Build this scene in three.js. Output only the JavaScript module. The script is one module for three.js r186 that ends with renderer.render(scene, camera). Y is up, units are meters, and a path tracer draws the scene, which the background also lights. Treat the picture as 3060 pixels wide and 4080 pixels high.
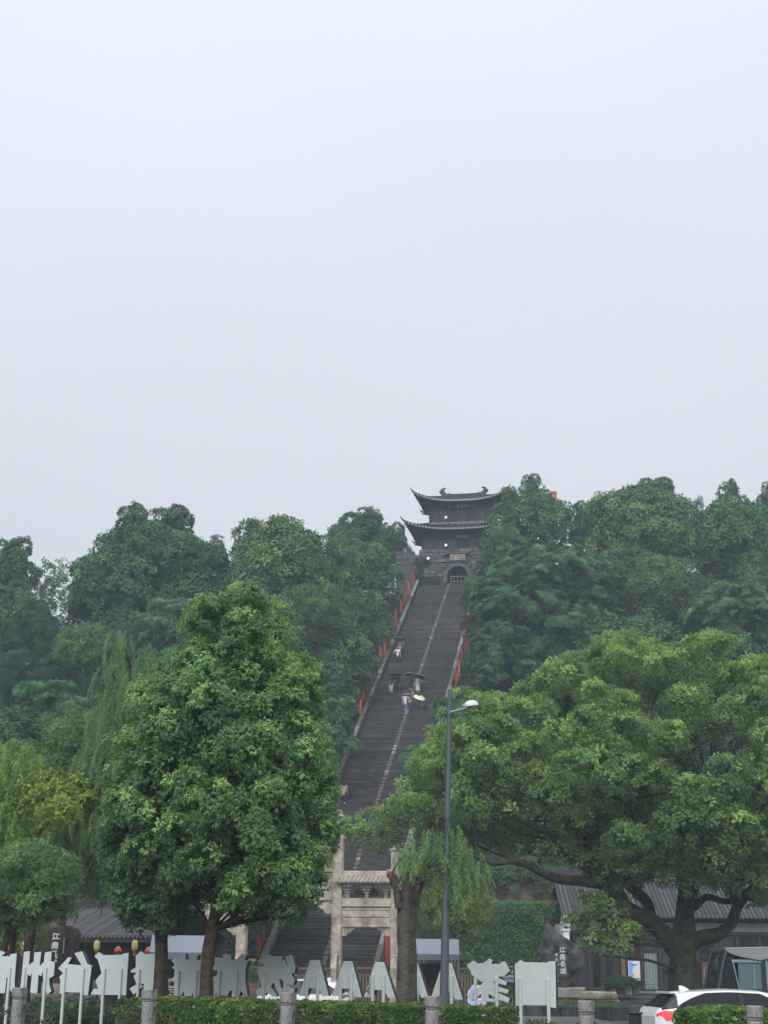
import * as THREE from 'three';
import { mergeGeometries } from 'three/addons/utils/BufferGeometryUtils.js';
import { RoundedBoxGeometry } from 'three/addons/geometries/RoundedBoxGeometry.js';

// ---------------------------------------------------------------- camera, sky, sun, exposure, haze
const scene = new THREE.Scene();
const EYE = 1.6, FPX = 5657, IMW = 3060, IMH = 4080;
const camera = new THREE.PerspectiveCamera(2 * Math.atan(IMH / 2 / FPX) * 180 / Math.PI, IMW / IMH, 0.1, 1500);
camera.rotation.order = 'YXZ';
camera.rotation.set(17.65 * Math.PI / 180, 0, 0.011);
camera.position.set(0, EYE, 0);
camera.updateMatrixWorld(true);

const renderer = new THREE.WebGLRenderer({ antialias: true });
renderer.toneMapping = THREE.LinearToneMapping;
renderer.toneMappingExposure = 1.7;
renderer.shadowMap.enabled = true;

{ // an overcast sky: paler overhead, a little duller and bluer towards the horizon
  const W = 64, H = 128, data = new Float32Array(W * H * 4);
  for (let y = 0; y < H; y++) {
    const el = ((y + 0.5) / H - 0.5) * Math.PI, s = Math.max(0, Math.sin(el));
    for (let x = 0; x < W; x++) {
      const az = (x + 0.5) / W * Math.PI * 2, o = (y * W + x) * 4;
      const cloud = 1 + 0.014 * Math.sin(az * 3 + el * 9) + 0.012 * Math.sin(az * 7 - el * 16 + 1.3) + 0.008 * Math.sin(az * 17 + el * 27);
      const L = (0.695 + 0.6 * Math.pow(s, 2.0)) * cloud / 1.7;
      data[o] = L * 0.955; data[o + 1] = L * 1.025; data[o + 2] = L * (1.105 + 0.045 * s); data[o + 3] = 1;
    }
  }
  const sky = new THREE.DataTexture(data, W, H, THREE.RGBAFormat, THREE.FloatType);
  sky.mapping = THREE.EquirectangularReflectionMapping; sky.magFilter = THREE.LinearFilter; sky.minFilter = THREE.LinearFilter;
  sky.wrapS = THREE.RepeatWrapping; sky.needsUpdate = true;
  scene.background = sky; scene.environment = sky;
}
const sun = new THREE.DirectionalLight(new THREE.Color().setRGB(1, 0.985, 0.94), 1.5);
sun.position.set(-18, 90, 42); sun.target.position.set(0, 0, -60);
sun.castShadow = true; sun.shadow.radius = 100; sun.shadow.mapSize.set(2048, 2048);
Object.assign(sun.shadow.camera, { left: -110, right: 110, top: 110, bottom: -110, near: 1, far: 320 });
scene.add(sun, sun.target);
scene.fog = new THREE.FogExp2(new THREE.Color().setRGB(0.70, 0.86, 1.0), 0.00095);

// ---------------------------------------------------------------- helpers
let _s = 12345;
function seed(n) { _s = (n * 2654435761) >>> 0; }
function rnd() { _s = (_s + 0x6d2b79f5) >>> 0; let t = Math.imul(_s ^ (_s >>> 15), 1 | _s); t = (t + Math.imul(t ^ (t >>> 7), 61 | t)) ^ t; return ((t ^ (t >>> 14)) >>> 0) / 4294967296; }
const rr = (a, b) => a + (b - a) * rnd();
const gauss = () => (rnd() + rnd() + rnd() - 1.5) * 1.15;
const V = (x, y, z) => new THREE.Vector3(x, y, z);
const clamp = THREE.MathUtils.clamp, lerp = THREE.MathUtils.lerp, sstep = THREE.MathUtils.smoothstep;
const D2R = Math.PI / 180;

// a pixel of the photograph (3060 x 4080) and a distance straight ahead, turned into a point of the place
function ray(px, py) { return V((px - IMW / 2) / FPX, (IMH / 2 - py) / FPX, -1).applyEuler(camera.rotation); }
function at(px, py, depth) { const d = ray(px, py); return d.multiplyScalar(depth / -d.z).add(camera.position); }
function onLevel(px, py, y) { const d = ray(px, py); return d.multiplyScalar((y - EYE) / d.y).add(camera.position); }
const ppm = (depth) => FPX / depth;              // roughly, photograph pixels per metre
function toPixel(p) { const v = p.clone().sub(camera.position).applyQuaternion(camera.quaternion.clone().invert()); return [IMW / 2 + v.x / -v.z * FPX, IMH / 2 - v.y / -v.z * FPX]; }

const used = new Map();
function numbered(name) { const n = used.get(name) ?? 0; used.set(name, n + 1); return n ? name + '_' + String(n).padStart(3, '0') : name; }
function tag(o, label, category, group) { o.userData.label = label; o.userData.category = category; if (group) o.userData.group = group; return o; }
function shade(o) { o.traverse((m) => { if (m.isMesh) { m.castShadow = true; m.receiveShadow = true; } }); return o; }
function thing(name, label, category, pos = [0, 0, 0], turn = 0, group) {
  const o = new THREE.Group(); o.name = numbered(name);
  o.position.set(...(pos.isVector3 ? pos.toArray() : pos)); o.rotation.y = turn; scene.add(o);
  return tag(o, label, category, group);
}
function mesh(name, geo, mat, parent = scene) {
  const g = Array.isArray(geo) ? (geo.length === 1 ? geo[0] : mergeGeometries(geo.map((x) => x.index ? x.toNonIndexed() : x))) : geo;
  const m = new THREE.Mesh(g, mat); m.name = parent === scene ? numbered(name) : name; m.castShadow = m.receiveShadow = true; parent.add(m); return m;
}
function struct(name, geo, mat) { const m = mesh(name, geo, mat); m.userData.kind = 'structure'; return m; }
const move = (g, x, y, z) => (g.translate(x, y, z), g);
function box(w, h, d, x = 0, y = 0, z = 0) { return move(new THREE.BoxGeometry(w, h, d), x, y, z); }
function rbox(w, h, d, r, x = 0, y = 0, z = 0) { return move(new RoundedBoxGeometry(w, h, d, 1, Math.min(r, w * 0.49, h * 0.49, d * 0.49)), x, y, z); }
// a bevelled box with few triangles (44)
function bbox(w, h, d, r, x = 0, y = 0, z = 0) {
  const a = w / 2, b = h / 2, c = d / 2, s = new THREE.Shape();
  s.moveTo(-a + r, -b + r); s.lineTo(a - r, -b + r); s.lineTo(a - r, b - r); s.lineTo(-a + r, b - r); s.closePath();
  const g = new THREE.ExtrudeGeometry(s, { depth: d - 2 * r, bevelEnabled: true, bevelThickness: r, bevelSize: r, bevelSegments: 1, steps: 1 });
  return move(g, x, y, z - c + r);
}
function bar(p, q, w, h = w) {  // a square bar between two points
  const d = q.clone().sub(p), L = d.length(), g = new THREE.BoxGeometry(w, h, L);
  g.lookAt(d.clone().normalize()); g.translate((p.x + q.x) / 2, (p.y + q.y) / 2, (p.z + q.z) / 2); return g;
}
function rod(p, q, r0, r1 = r0, seg = 8) {
  const d = q.clone().sub(p), L = d.length(), g = new THREE.CylinderGeometry(r1, r0, L, seg);
  g.applyQuaternion(new THREE.Quaternion().setFromUnitVectors(V(0, 1, 0), d.normalize()));
  return move(g, (p.x + q.x) / 2, (p.y + q.y) / 2, (p.z + q.z) / 2);
}
function limb(pts, radii, seg = 7) {  // a tapering bent tube through points
  const curve = new THREE.CatmullRomCurve3(pts), n = Math.max(4, (pts.length - 1) * 4), P = [], N = [], U = [], I = [], fr = curve.computeFrenetFrames(n, false);
  for (let i = 0; i <= n; i++) {
    const t = i / n, c = curve.getPoint(t), k = t * (radii.length - 1), a = Math.min(Math.floor(k), radii.length - 2), r = lerp(radii[a], radii[a + 1], k - a);
    for (let j = 0; j <= seg; j++) {
      const th = j / seg * Math.PI * 2, nx = fr.normals[i].clone().multiplyScalar(Math.cos(th)).addScaledVector(fr.binormals[i], Math.sin(th));
      const bump = 1 + 0.08 * Math.sin(j * 2.3 + i * 0.7);
      P.push(c.x + nx.x * r * bump, c.y + nx.y * r * bump, c.z + nx.z * r * bump); N.push(nx.x, nx.y, nx.z); U.push(j / seg * r * 6, t * curve.getLength());
    }
  }
  for (let i = 0; i < n; i++) for (let j = 0; j < seg; j++) { const a = i * (seg + 1) + j, b = a + seg + 1; I.push(a, a + 1, b, b, a + 1, b + 1); }
  const g = new THREE.BufferGeometry(); g.setAttribute('position', new THREE.Float32BufferAttribute(P, 3)); g.setAttribute('normal', new THREE.Float32BufferAttribute(N, 3)); g.setAttribute('uv', new THREE.Float32BufferAttribute(U, 2)); g.setIndex(I); return g;
}
function extrude(pts, depth, bevel = 0) {
  const s = new THREE.Shape(pts.map((p) => new THREE.Vector2(p[0], p[1])));
  return new THREE.ExtrudeGeometry(s, { depth, bevelEnabled: bevel > 0, bevelSize: bevel, bevelThickness: bevel, bevelSegments: 1, steps: 1 });
}
// value noise in three dimensions
function hash3(x, y, z) { let h = Math.imul(x, 374761393) ^ Math.imul(y, 668265263) ^ Math.imul(z, 2147483647 ^ 0x5bd1e995); h = Math.imul(h ^ (h >>> 13), 1274126177); return ((h ^ (h >>> 16)) >>> 0) / 4294967296; }
function noise3(x, y, z) {
  const X = Math.floor(x), Y = Math.floor(y), Z = Math.floor(z), f = (t) => t * t * (3 - 2 * t), u = f(x - X), v = f(y - Y), w = f(z - Z);
  const l = (i, j) => lerp(hash3(X, Y + i, Z + j), hash3(X + 1, Y + i, Z + j), u);
  return lerp(lerp(l(0, 0), l(1, 0), v), lerp(l(0, 1), l(1, 1), v), w);
}
const fbm = (x, y, z, o = 4) => { let s = 0, a = 0.5, t = 0; for (let i = 0; i < o; i++) { s += a * noise3(x, y, z); t += a; a *= 0.5; x = x * 2.03 + 7.1; y = y * 2.03 + 3.7; z = z * 2.03 + 1.9; } return s / t; };

// ---------------------------------------------------------------- computed textures
function tileNoise(n, freq, oct, sd) {  // tiling fractal noise, n x n
  const a = new Float32Array(n * n); let amp = 1, tot = 0;
  for (let o = 0; o < oct; o++) {
    const f = freq << o, g = new Float32Array(f * f); seed(sd + o * 17); for (let i = 0; i < g.length; i++) g[i] = rnd();
    for (let y = 0; y < n; y++) for (let x = 0; x < n; x++) {
      const u = x / n * f, v = y / n * f, X = Math.floor(u), Y = Math.floor(v), s = (t) => t * t * (3 - 2 * t), p = s(u - X), q = s(v - Y), X1 = (X + 1) % f, Y1 = (Y + 1) % f;
      a[y * n + x] += amp * lerp(lerp(g[Y * f + X], g[Y * f + X1], p), lerp(g[Y1 * f + X], g[Y1 * f + X1], p), q);
    }
    tot += amp; amp *= 0.55;
  }
  for (let i = 0; i < a.length; i++) a[i] /= tot; return a;
}
function texture(n, fn, srgb = true) {
  const d = new Uint8Array(n * n * 4);
  for (let i = 0; i < n * n; i++) { const c = fn(i % n, (i / n) | 0, i); for (let k = 0; k < 3; k++) d[i * 4 + k] = clamp(Math.round(c[k] * 255), 0, 255); d[i * 4 + 3] = 255; }
  const t = new THREE.DataTexture(d, n, n); t.wrapS = t.wrapT = THREE.RepeatWrapping; t.magFilter = THREE.LinearFilter; t.minFilter = THREE.LinearMipmapLinearFilter; t.generateMipmaps = true;
  if (srgb) t.colorSpace = THREE.SRGBColorSpace; t.needsUpdate = true; return t;
}
const nA = tileNoise(256, 4, 6, 11), nB = tileNoise(256, 16, 4, 23), nC = tileNoise(256, 8, 5, 41);
const toS = (x) => (x <= 0.0031308 ? 12.92 * x : 1.055 * Math.pow(x, 1 / 2.4) - 0.055);
// mottled tint: linear colours lo..hi mixed by noise, with specks
function mottled(lo, hi, speck = 0.1, contrast = 1.6) {
  return texture(256, (x, y, i) => { const t = clamp((nA[i] - 0.5) * contrast + 0.5, 0, 1), s = 1 + (nB[i] - 0.5) * speck * 4; return [0, 1, 2].map((k) => toS(clamp(lerp(lo[k], hi[k], t) * s, 0, 1))); });
}
const bumpMap = texture(256, (x, y, i) => { const v = 0.5 * nB[i] + 0.5 * nC[i]; return [v, v, v]; }, false);
function surf(lo, hi, o = {}) {
  const map = mottled(lo, hi, o.speck ?? 0.1, o.contrast ?? 1.6); const rep = o.rep ?? 1; map.repeat.set(rep, rep);
  const bm = bumpMap.clone(); bm.repeat.set(rep * 1.7, rep * 1.7); bm.needsUpdate = true;
  return new THREE.MeshStandardMaterial({ map, roughness: o.rough ?? 0.85, metalness: o.metal ?? 0, bumpMap: bm, bumpScale: o.bump ?? 0.01 });
}
function plain(r, g, b, rough = 0.7, metal = 0, extra = {}) { return new THREE.MeshStandardMaterial({ color: new THREE.Color().setRGB(r, g, b), roughness: rough, metalness: metal, ...extra }); }
// box-projected uv in metres
function uvBox(g) {
  const p = g.attributes.position, n = g.attributes.normal, u = new Float32Array(p.count * 2);
  for (let i = 0; i < p.count; i++) {
    const ax = Math.abs(n.getX(i)), ay = Math.abs(n.getY(i)), az = Math.abs(n.getZ(i));
    const [a, b] = ax > ay && ax > az ? [p.getZ(i), p.getY(i)] : ay > az ? [p.getX(i), p.getZ(i)] : [p.getX(i), p.getY(i)];
    u[i * 2] = a; u[i * 2 + 1] = b;
  }
  g.setAttribute('uv', new THREE.BufferAttribute(u, 2)); return g;
}
const M = {
  stone: surf([0.20, 0.185, 0.165], [0.40, 0.37, 0.33], { rep: 0.7, bump: 0.012 }),
  paleStone: surf([0.24, 0.20, 0.158], [0.50, 0.43, 0.355], { rep: 0.6, bump: 0.014, contrast: 2.3, speck: 0.16 }),
  divider: surf([0.058, 0.044, 0.037], [0.11, 0.087, 0.074], { rep: 0.8, bump: 0.012 }),
  coping: surf([0.11, 0.105, 0.10], [0.22, 0.205, 0.195], { rep: 0.8, bump: 0.012 }),
  granite: surf([0.12, 0.12, 0.116], [0.28, 0.275, 0.262], { rep: 2.2, speck: 0.25, bump: 0.006 }),
  steps: [0.55, 0.8, 1, 1.3, 1.75].map((k) => surf([0.0155 * k, 0.0130 * k, 0.0132 * k], [0.039 * k, 0.0325 * k, 0.0315 * k], { rep: 0.37, bump: 0.012, rough: 0.7, contrast: 3 })),
  wallStone: [0.7, 1, 1.3, 1.6].map((k) => surf([0.05 * k, 0.05 * k, 0.052 * k], [0.11 * k, 0.108 * k, 0.108 * k], { rep: 1.1, bump: 0.015 })),
  mortar: plain(0.085, 0.085, 0.08, 0.95),
  tile: [0.8, 1, 1.25].map((k) => surf([0.016 * k, 0.017 * k, 0.019 * k], [0.05 * k, 0.05 * k, 0.053 * k], { rep: 1.4, bump: 0.006, rough: 0.7 })),
  darkWood: surf([0.028, 0.018, 0.016], [0.06, 0.04, 0.034], { rep: 1.5, bump: 0.004, rough: 0.6 }),
  tileRow: [0.75, 1, 1.3].map((k) => surf([0.05 * k, 0.051 * k, 0.053 * k], [0.125 * k, 0.125 * k, 0.127 * k], { rep: 1.4, bump: 0.006, rough: 0.7 })),
  towerWood: surf([0.016, 0.014, 0.016], [0.034, 0.029, 0.031], { rep: 1.2, bump: 0.004, rough: 0.7 }),
  brownWood: surf([0.11, 0.07, 0.05], [0.20, 0.14, 0.10], { rep: 1.5, bump: 0.004, rough: 0.7 }),
  plaster: surf([0.36, 0.35, 0.33], [0.5, 0.48, 0.45], { rep: 0.4, bump: 0.004 }),
  white: plain(0.78, 0.78, 0.77, 0.6),
  signPaint: surf([0.50, 0.55, 0.54], [0.57, 0.62, 0.61], { contrast: 1.0, rep: 0.7, speck: 0.015, bump: 0.002, rough: 0.55 }),
  signDark: plain(0.03, 0.032, 0.034, 0.6),
  glassDark: new THREE.MeshPhysicalMaterial({ color: new THREE.Color().setRGB(0.014, 0.016, 0.018), roughness: 0.12, metalness: 0, specularIntensity: 0.55 }),
  red: surf([0.28, 0.038, 0.03], [0.44, 0.062, 0.042], { rep: 2, bump: 0.004, rough: 0.75 }),
  redOrange: surf([0.42, 0.075, 0.03], [0.56, 0.12, 0.05], { rep: 2, bump: 0.004, rough: 0.75 }),
  bark: surf([0.028, 0.022, 0.018], [0.085, 0.068, 0.055], { rep: 2.5, bump: 0.03, rough: 0.95, contrast: 2.2 }),
  barkBrown: surf([0.045, 0.026, 0.018], [0.12, 0.075, 0.05], { rep: 2.5, bump: 0.03, rough: 0.95, contrast: 2.2 }),
  barkMoss: surf([0.018, 0.02, 0.012], [0.06, 0.06, 0.036], { rep: 1.2, bump: 0.03, rough: 0.95, contrast: 2.2 }),
  barkPale: surf([0.045, 0.038, 0.032], [0.125, 0.108, 0.092], { rep: 2.2, bump: 0.035, rough: 0.95, contrast: 2.0 }),
  asphalt: surf([0.05, 0.05, 0.05], [0.085, 0.084, 0.082], { rep: 0.25, speck: 0.2, bump: 0.006, rough: 0.7 }),
  pave: surf([0.12, 0.115, 0.105], [0.2, 0.19, 0.175], { rep: 0.3, bump: 0.006 }),
  soil: surf([0.035, 0.028, 0.02], [0.075, 0.06, 0.045], { rep: 0.5, bump: 0.04 }),
  hillSoil: surf([0.014, 0.022, 0.012], [0.035, 0.042, 0.022], { rep: 0.2, bump: 0.08 }),
  lawn: surf([0.045, 0.085, 0.02], [0.085, 0.13, 0.035], { rep: 1, bump: 0.03 }),
  steel: plain(0.22, 0.235, 0.25, 0.45, 0.3),
  lampPost: plain(0.085, 0.098, 0.12, 0.5, 0.2),
  rust: surf([0.05, 0.035, 0.028], [0.11, 0.07, 0.05], { rep: 5, bump: 0.004 }),
  carWhite: new THREE.MeshPhysicalMaterial({ color: new THREE.Color().setRGB(0.74, 0.76, 0.78), roughness: 0.35, clearcoat: 1, clearcoatRoughness: 0.05 }),
  rubber: plain(0.02, 0.02, 0.021, 0.8),
  tent: plain(0.23, 0.26, 0.31, 0.8),
};
function plainGlass(r, g, b) { return new THREE.MeshPhysicalMaterial({ color: new THREE.Color().setRGB(r, g, b), roughness: 0.14, specularIntensity: 0.7 }); }

// ---------------------------------------------------------------- stairway axis and hill shape
const ROAD = -0.6;
const stairB = at(1236, 3985, 77), stairT = at(1785, 2332, 141);
const sDir = V(stairT.x - stairB.x, 0, stairT.z - stairB.z); const sRun = sDir.length(); sDir.normalize();
const sYaw = Math.atan2(-sDir.x, -sDir.z);                // rotation.y that turns -z to the uphill direction
const sSide = V(-sDir.z, 0, sDir.x);                      // to the right when looking uphill
const sRise = stairT.y - stairB.y, SW = 5.9, NSTEP = 198;
function onStairs(s, side, up = 0) { return stairB.clone().addScaledVector(sDir, s * sRun).addScaledVector(sSide, side).add(V(0, s * sRise + up, 0)); }
function stairLocal(x, z) { const dx = x - stairB.x, dz = z - stairB.z; return [(dx * sDir.x + dz * sDir.z) / sRun, dx * sSide.x + dz * sSide.z]; }
// where along the flight a point at that side shows at height py of the photograph
function stairAtPy(py, side, up = 0) { let a = -0.1, b = 1.05; for (let i = 0; i < 40; i++) { const m = (a + b) / 2; toPixel(onStairs(m, side, up))[1] > py ? a = m : b = m; } return (a + b) / 2; }
console.log('stairs', stairB.toArray().map((v) => v.toFixed(2)).join(), stairT.toArray().map((v) => v.toFixed(2)).join(), 'run', sRun.toFixed(1), 'rise', sRise.toFixed(1));

function hillH(x, z) {
  const [s, side] = stairLocal(x, z);
  const line = stairB.y + s * sRise;
  const top = side < -3 ? lerp(36, 25, sstep(-side, 12, 36)) : lerp(36.3, 38, sstep(side, 8, 40));
  let h = Math.min(line, top + 0.6 * noise3(x * 0.1, 3, z * 0.1));
  h = Math.max(h, ROAD);
  if (Math.abs(side) > SW / 2 + 0.7) h += (fbm(x * 0.13, 0.5, z * 0.13) - 0.5) * 2.2 * sstep(h, 0, 6) + 0.25 * sstep(Math.abs(side), 4, 9) * sstep(h, 0, 6); else h -= 0.7;
  if (side > SW / 2 + 1.2 && s < 0.35) {                  // the toe of the slope is cut away behind the shop on the right
    const cut = lerp(86.5, 93, sstep(x, 7, 11)), k = sstep(-z, cut, cut + 2.2 + 0.8 * noise3(x * 0.6, 1, 4));
    h = lerp(ROAD, h, k);
  }
  return h;
}
{
  const nx = 150, nz = 110, x0 = -115, x1 = 125, z0 = -74, z1 = -215, P = [], U = [], I = [];
  for (let j = 0; j <= nz; j++) for (let i = 0; i <= nx; i++) { const x = lerp(x0, x1, i / nx), z = lerp(z0, z1, j / nz); P.push(x, hillH(x, z) - 0.02 - (hillH(x, z) <= ROAD ? 0.05 : 0), z); U.push(x, z); }
  for (let j = 0; j < nz; j++) for (let i = 0; i < nx; i++) { const a = j * (nx + 1) + i, b = a + 1, c = a + nx + 1, d = c + 1; I.push(a, b, c, b, d, c); }
  const g = new THREE.BufferGeometry(); g.setAttribute('position', new THREE.Float32BufferAttribute(P, 3)); g.setAttribute('uv', new THREE.Float32BufferAttribute(U, 2)); g.setIndex(I); g.computeVertexNormals();
  struct('hill', g, M.hillSoil);
}
{ // the level ground between the street and the hill
  const g = new THREE.PlaneGeometry(420, 420); g.rotateX(-Math.PI / 2); g.translate(0, ROAD - 0.03, -60); uvBox(g); struct('ground', g, M.soil);
  const r = new THREE.PlaneGeometry(260, 48); r.rotateX(-Math.PI / 2); r.translate(0, ROAD - 0.005, -52); uvBox(r); struct('road', r, M.asphalt);
  const q = new THREE.PlaneGeometry(34, 12); q.rotateX(-Math.PI / 2); q.rotateY(sYaw); q.translate(-3, ROAD + 0.004, -73); uvBox(q); struct('forecourt_paving', q, M.pave);
}
// the verge with bollards, hedge, letters: a raised strip that runs obliquely, nearer on the right
const rowA = V(-6.7, 0, -26), rowDir = V(12, 0, 6).normalize(), rowBack = V(rowDir.z, 0, -rowDir.x), rowYaw = -Math.atan2(rowDir.z, rowDir.x);
function onRow(s, back, y = 0) { return rowA.clone().addScaledVector(rowDir, s).addScaledVector(rowBack, back).add(V(0, y, 0)); }
// the point of the row's vertical plane (moved back) that shows at a pixel
function rowAt(px, py, back) { const d = ray(px, py), o = onRow(0, back), k = o.clone().sub(camera.position).dot(rowBack) / d.dot(rowBack); return d.multiplyScalar(k).add(camera.position); }
{
  const prism = (b0, b1, y0, y1, s0, s1) => { const g = bbox(s1 - s0, y1 - y0, b1 - b0, 0.02); g.rotateY(rowYaw); const c = onRow((s0 + s1) / 2, (b0 + b1) / 2, (y0 + y1) / 2); g.translate(c.x, c.y, c.z); return uvBox(g); };
  struct('verge', prism(-0.25, 8.2, -0.9, -0.01, -34, 40), M.soil);
  const kerb = thing('street_kerb', 'grey granite kerb along the street side of the verge below the bollards', 'kerb');
  kerb.userData.kind = 'structure';
  for (let k = 0; k < 30; k++) mesh('kerb_stone', prism(-0.45, -0.255, -0.3, 0.01, -10 + k * 1.0, -10 + k * 1.0 + 0.985), M.granite, kerb);
  const f = new THREE.PlaneGeometry(90, 44); f.rotateX(-Math.PI / 2); f.rotateY(rowYaw); const c = onRow(6, -22.46); f.translate(c.x, -0.14, c.z); uvBox(f); struct('street', f, M.asphalt);
}

// ---------------------------------------------------------------- the long stone stairway
const stairs = thing('stone_stairway', 'long steep dark stone stairway climbing the wooded hill to the gate tower', 'stairway', stairB, sYaw);
stairs.userData.kind = 'structure';
{
  const run = sRun / NSTEP, rise = sRise / NSTEP, variants = [];
  seed(77);
  for (let v = 0; v < 6; v++) { const g = bbox(SW, rise + 0.12, run + 0.16, 0.018); uvBox(g); const p = g.attributes.position; for (let i = 0; i < p.count; i++) if (p.getY(i) > 0) p.setY(i, p.getY(i) + 0.012 * Math.sin(p.getX(i) * 3 + v)); const uv = g.attributes.uv; for (let i = 0; i < uv.count; i++) uv.setXY(i, uv.getX(i) + v * 3.7, uv.getY(i) + v * 1.3); variants.push(g); }
  for (let k = 0; k < NSTEP; k++) {
    const m = mesh('step', variants[(rnd() * 6) | 0], M.steps[[0, 1, 1, 2, 2, 2, 3, 3, 4][(rnd() * 9) | 0]], stairs);
    m.position.set(rr(-0.02, 0.02), (k + 1) * rise - (rise + 0.12) / 2 + rr(-0.012, 0.012), -(k + 0.5) * run - 0.06);
  }
  // pale divider stones down the middle
  const ds = [uvBox(bbox(0.24, 0.17, 0.46, 0.03)), uvBox(bbox(0.28, 0.18, 0.44, 0.04))];
  const nd = 132, slope = Math.atan2(sRise, sRun), L = Math.hypot(sRun, sRise);
  for (let k = 0; k < nd; k++) { const m = mesh('divider_stone', ds[k % 2], rnd() < 0.1 ? M.coping : M.divider, stairs), s = (k + 0.5) / nd; m.position.set(0.12 + rr(-0.015, 0.015), s * sRise + 0.10 + rr(-0.015, 0.015), -s * sRun); m.rotation.x = slope; m.rotation.y = rr(-0.05, 0.05); }
  // side walls: sloping coping slabs on upright stones
  for (const side of [-1, 1]) {
    const n = 36;
    for (let k = 0; k < n; k++) {
      const s = (k + 0.5) / n;
      const c = mesh('coping_stone', uvBox(bbox(0.3, 0.16, L / n - 0.02, 0.03)), rnd() < 0.6 ? M.coping : M.divider, stairs);
      c.position.set(side * (SW / 2 + 0.16), s * sRise + 0.62, -s * sRun); c.rotation.x = slope;
      const w = mesh('side_wall_stone', uvBox(bbox(0.2, 0.75, L / n - 0.015, 0.02)), M.divider, stairs);
      w.position.set(side * (SW / 2 + 0.16), s * sRise + 0.17, -s * sRun); w.rotation.x = slope;
    }
  }
}

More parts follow.
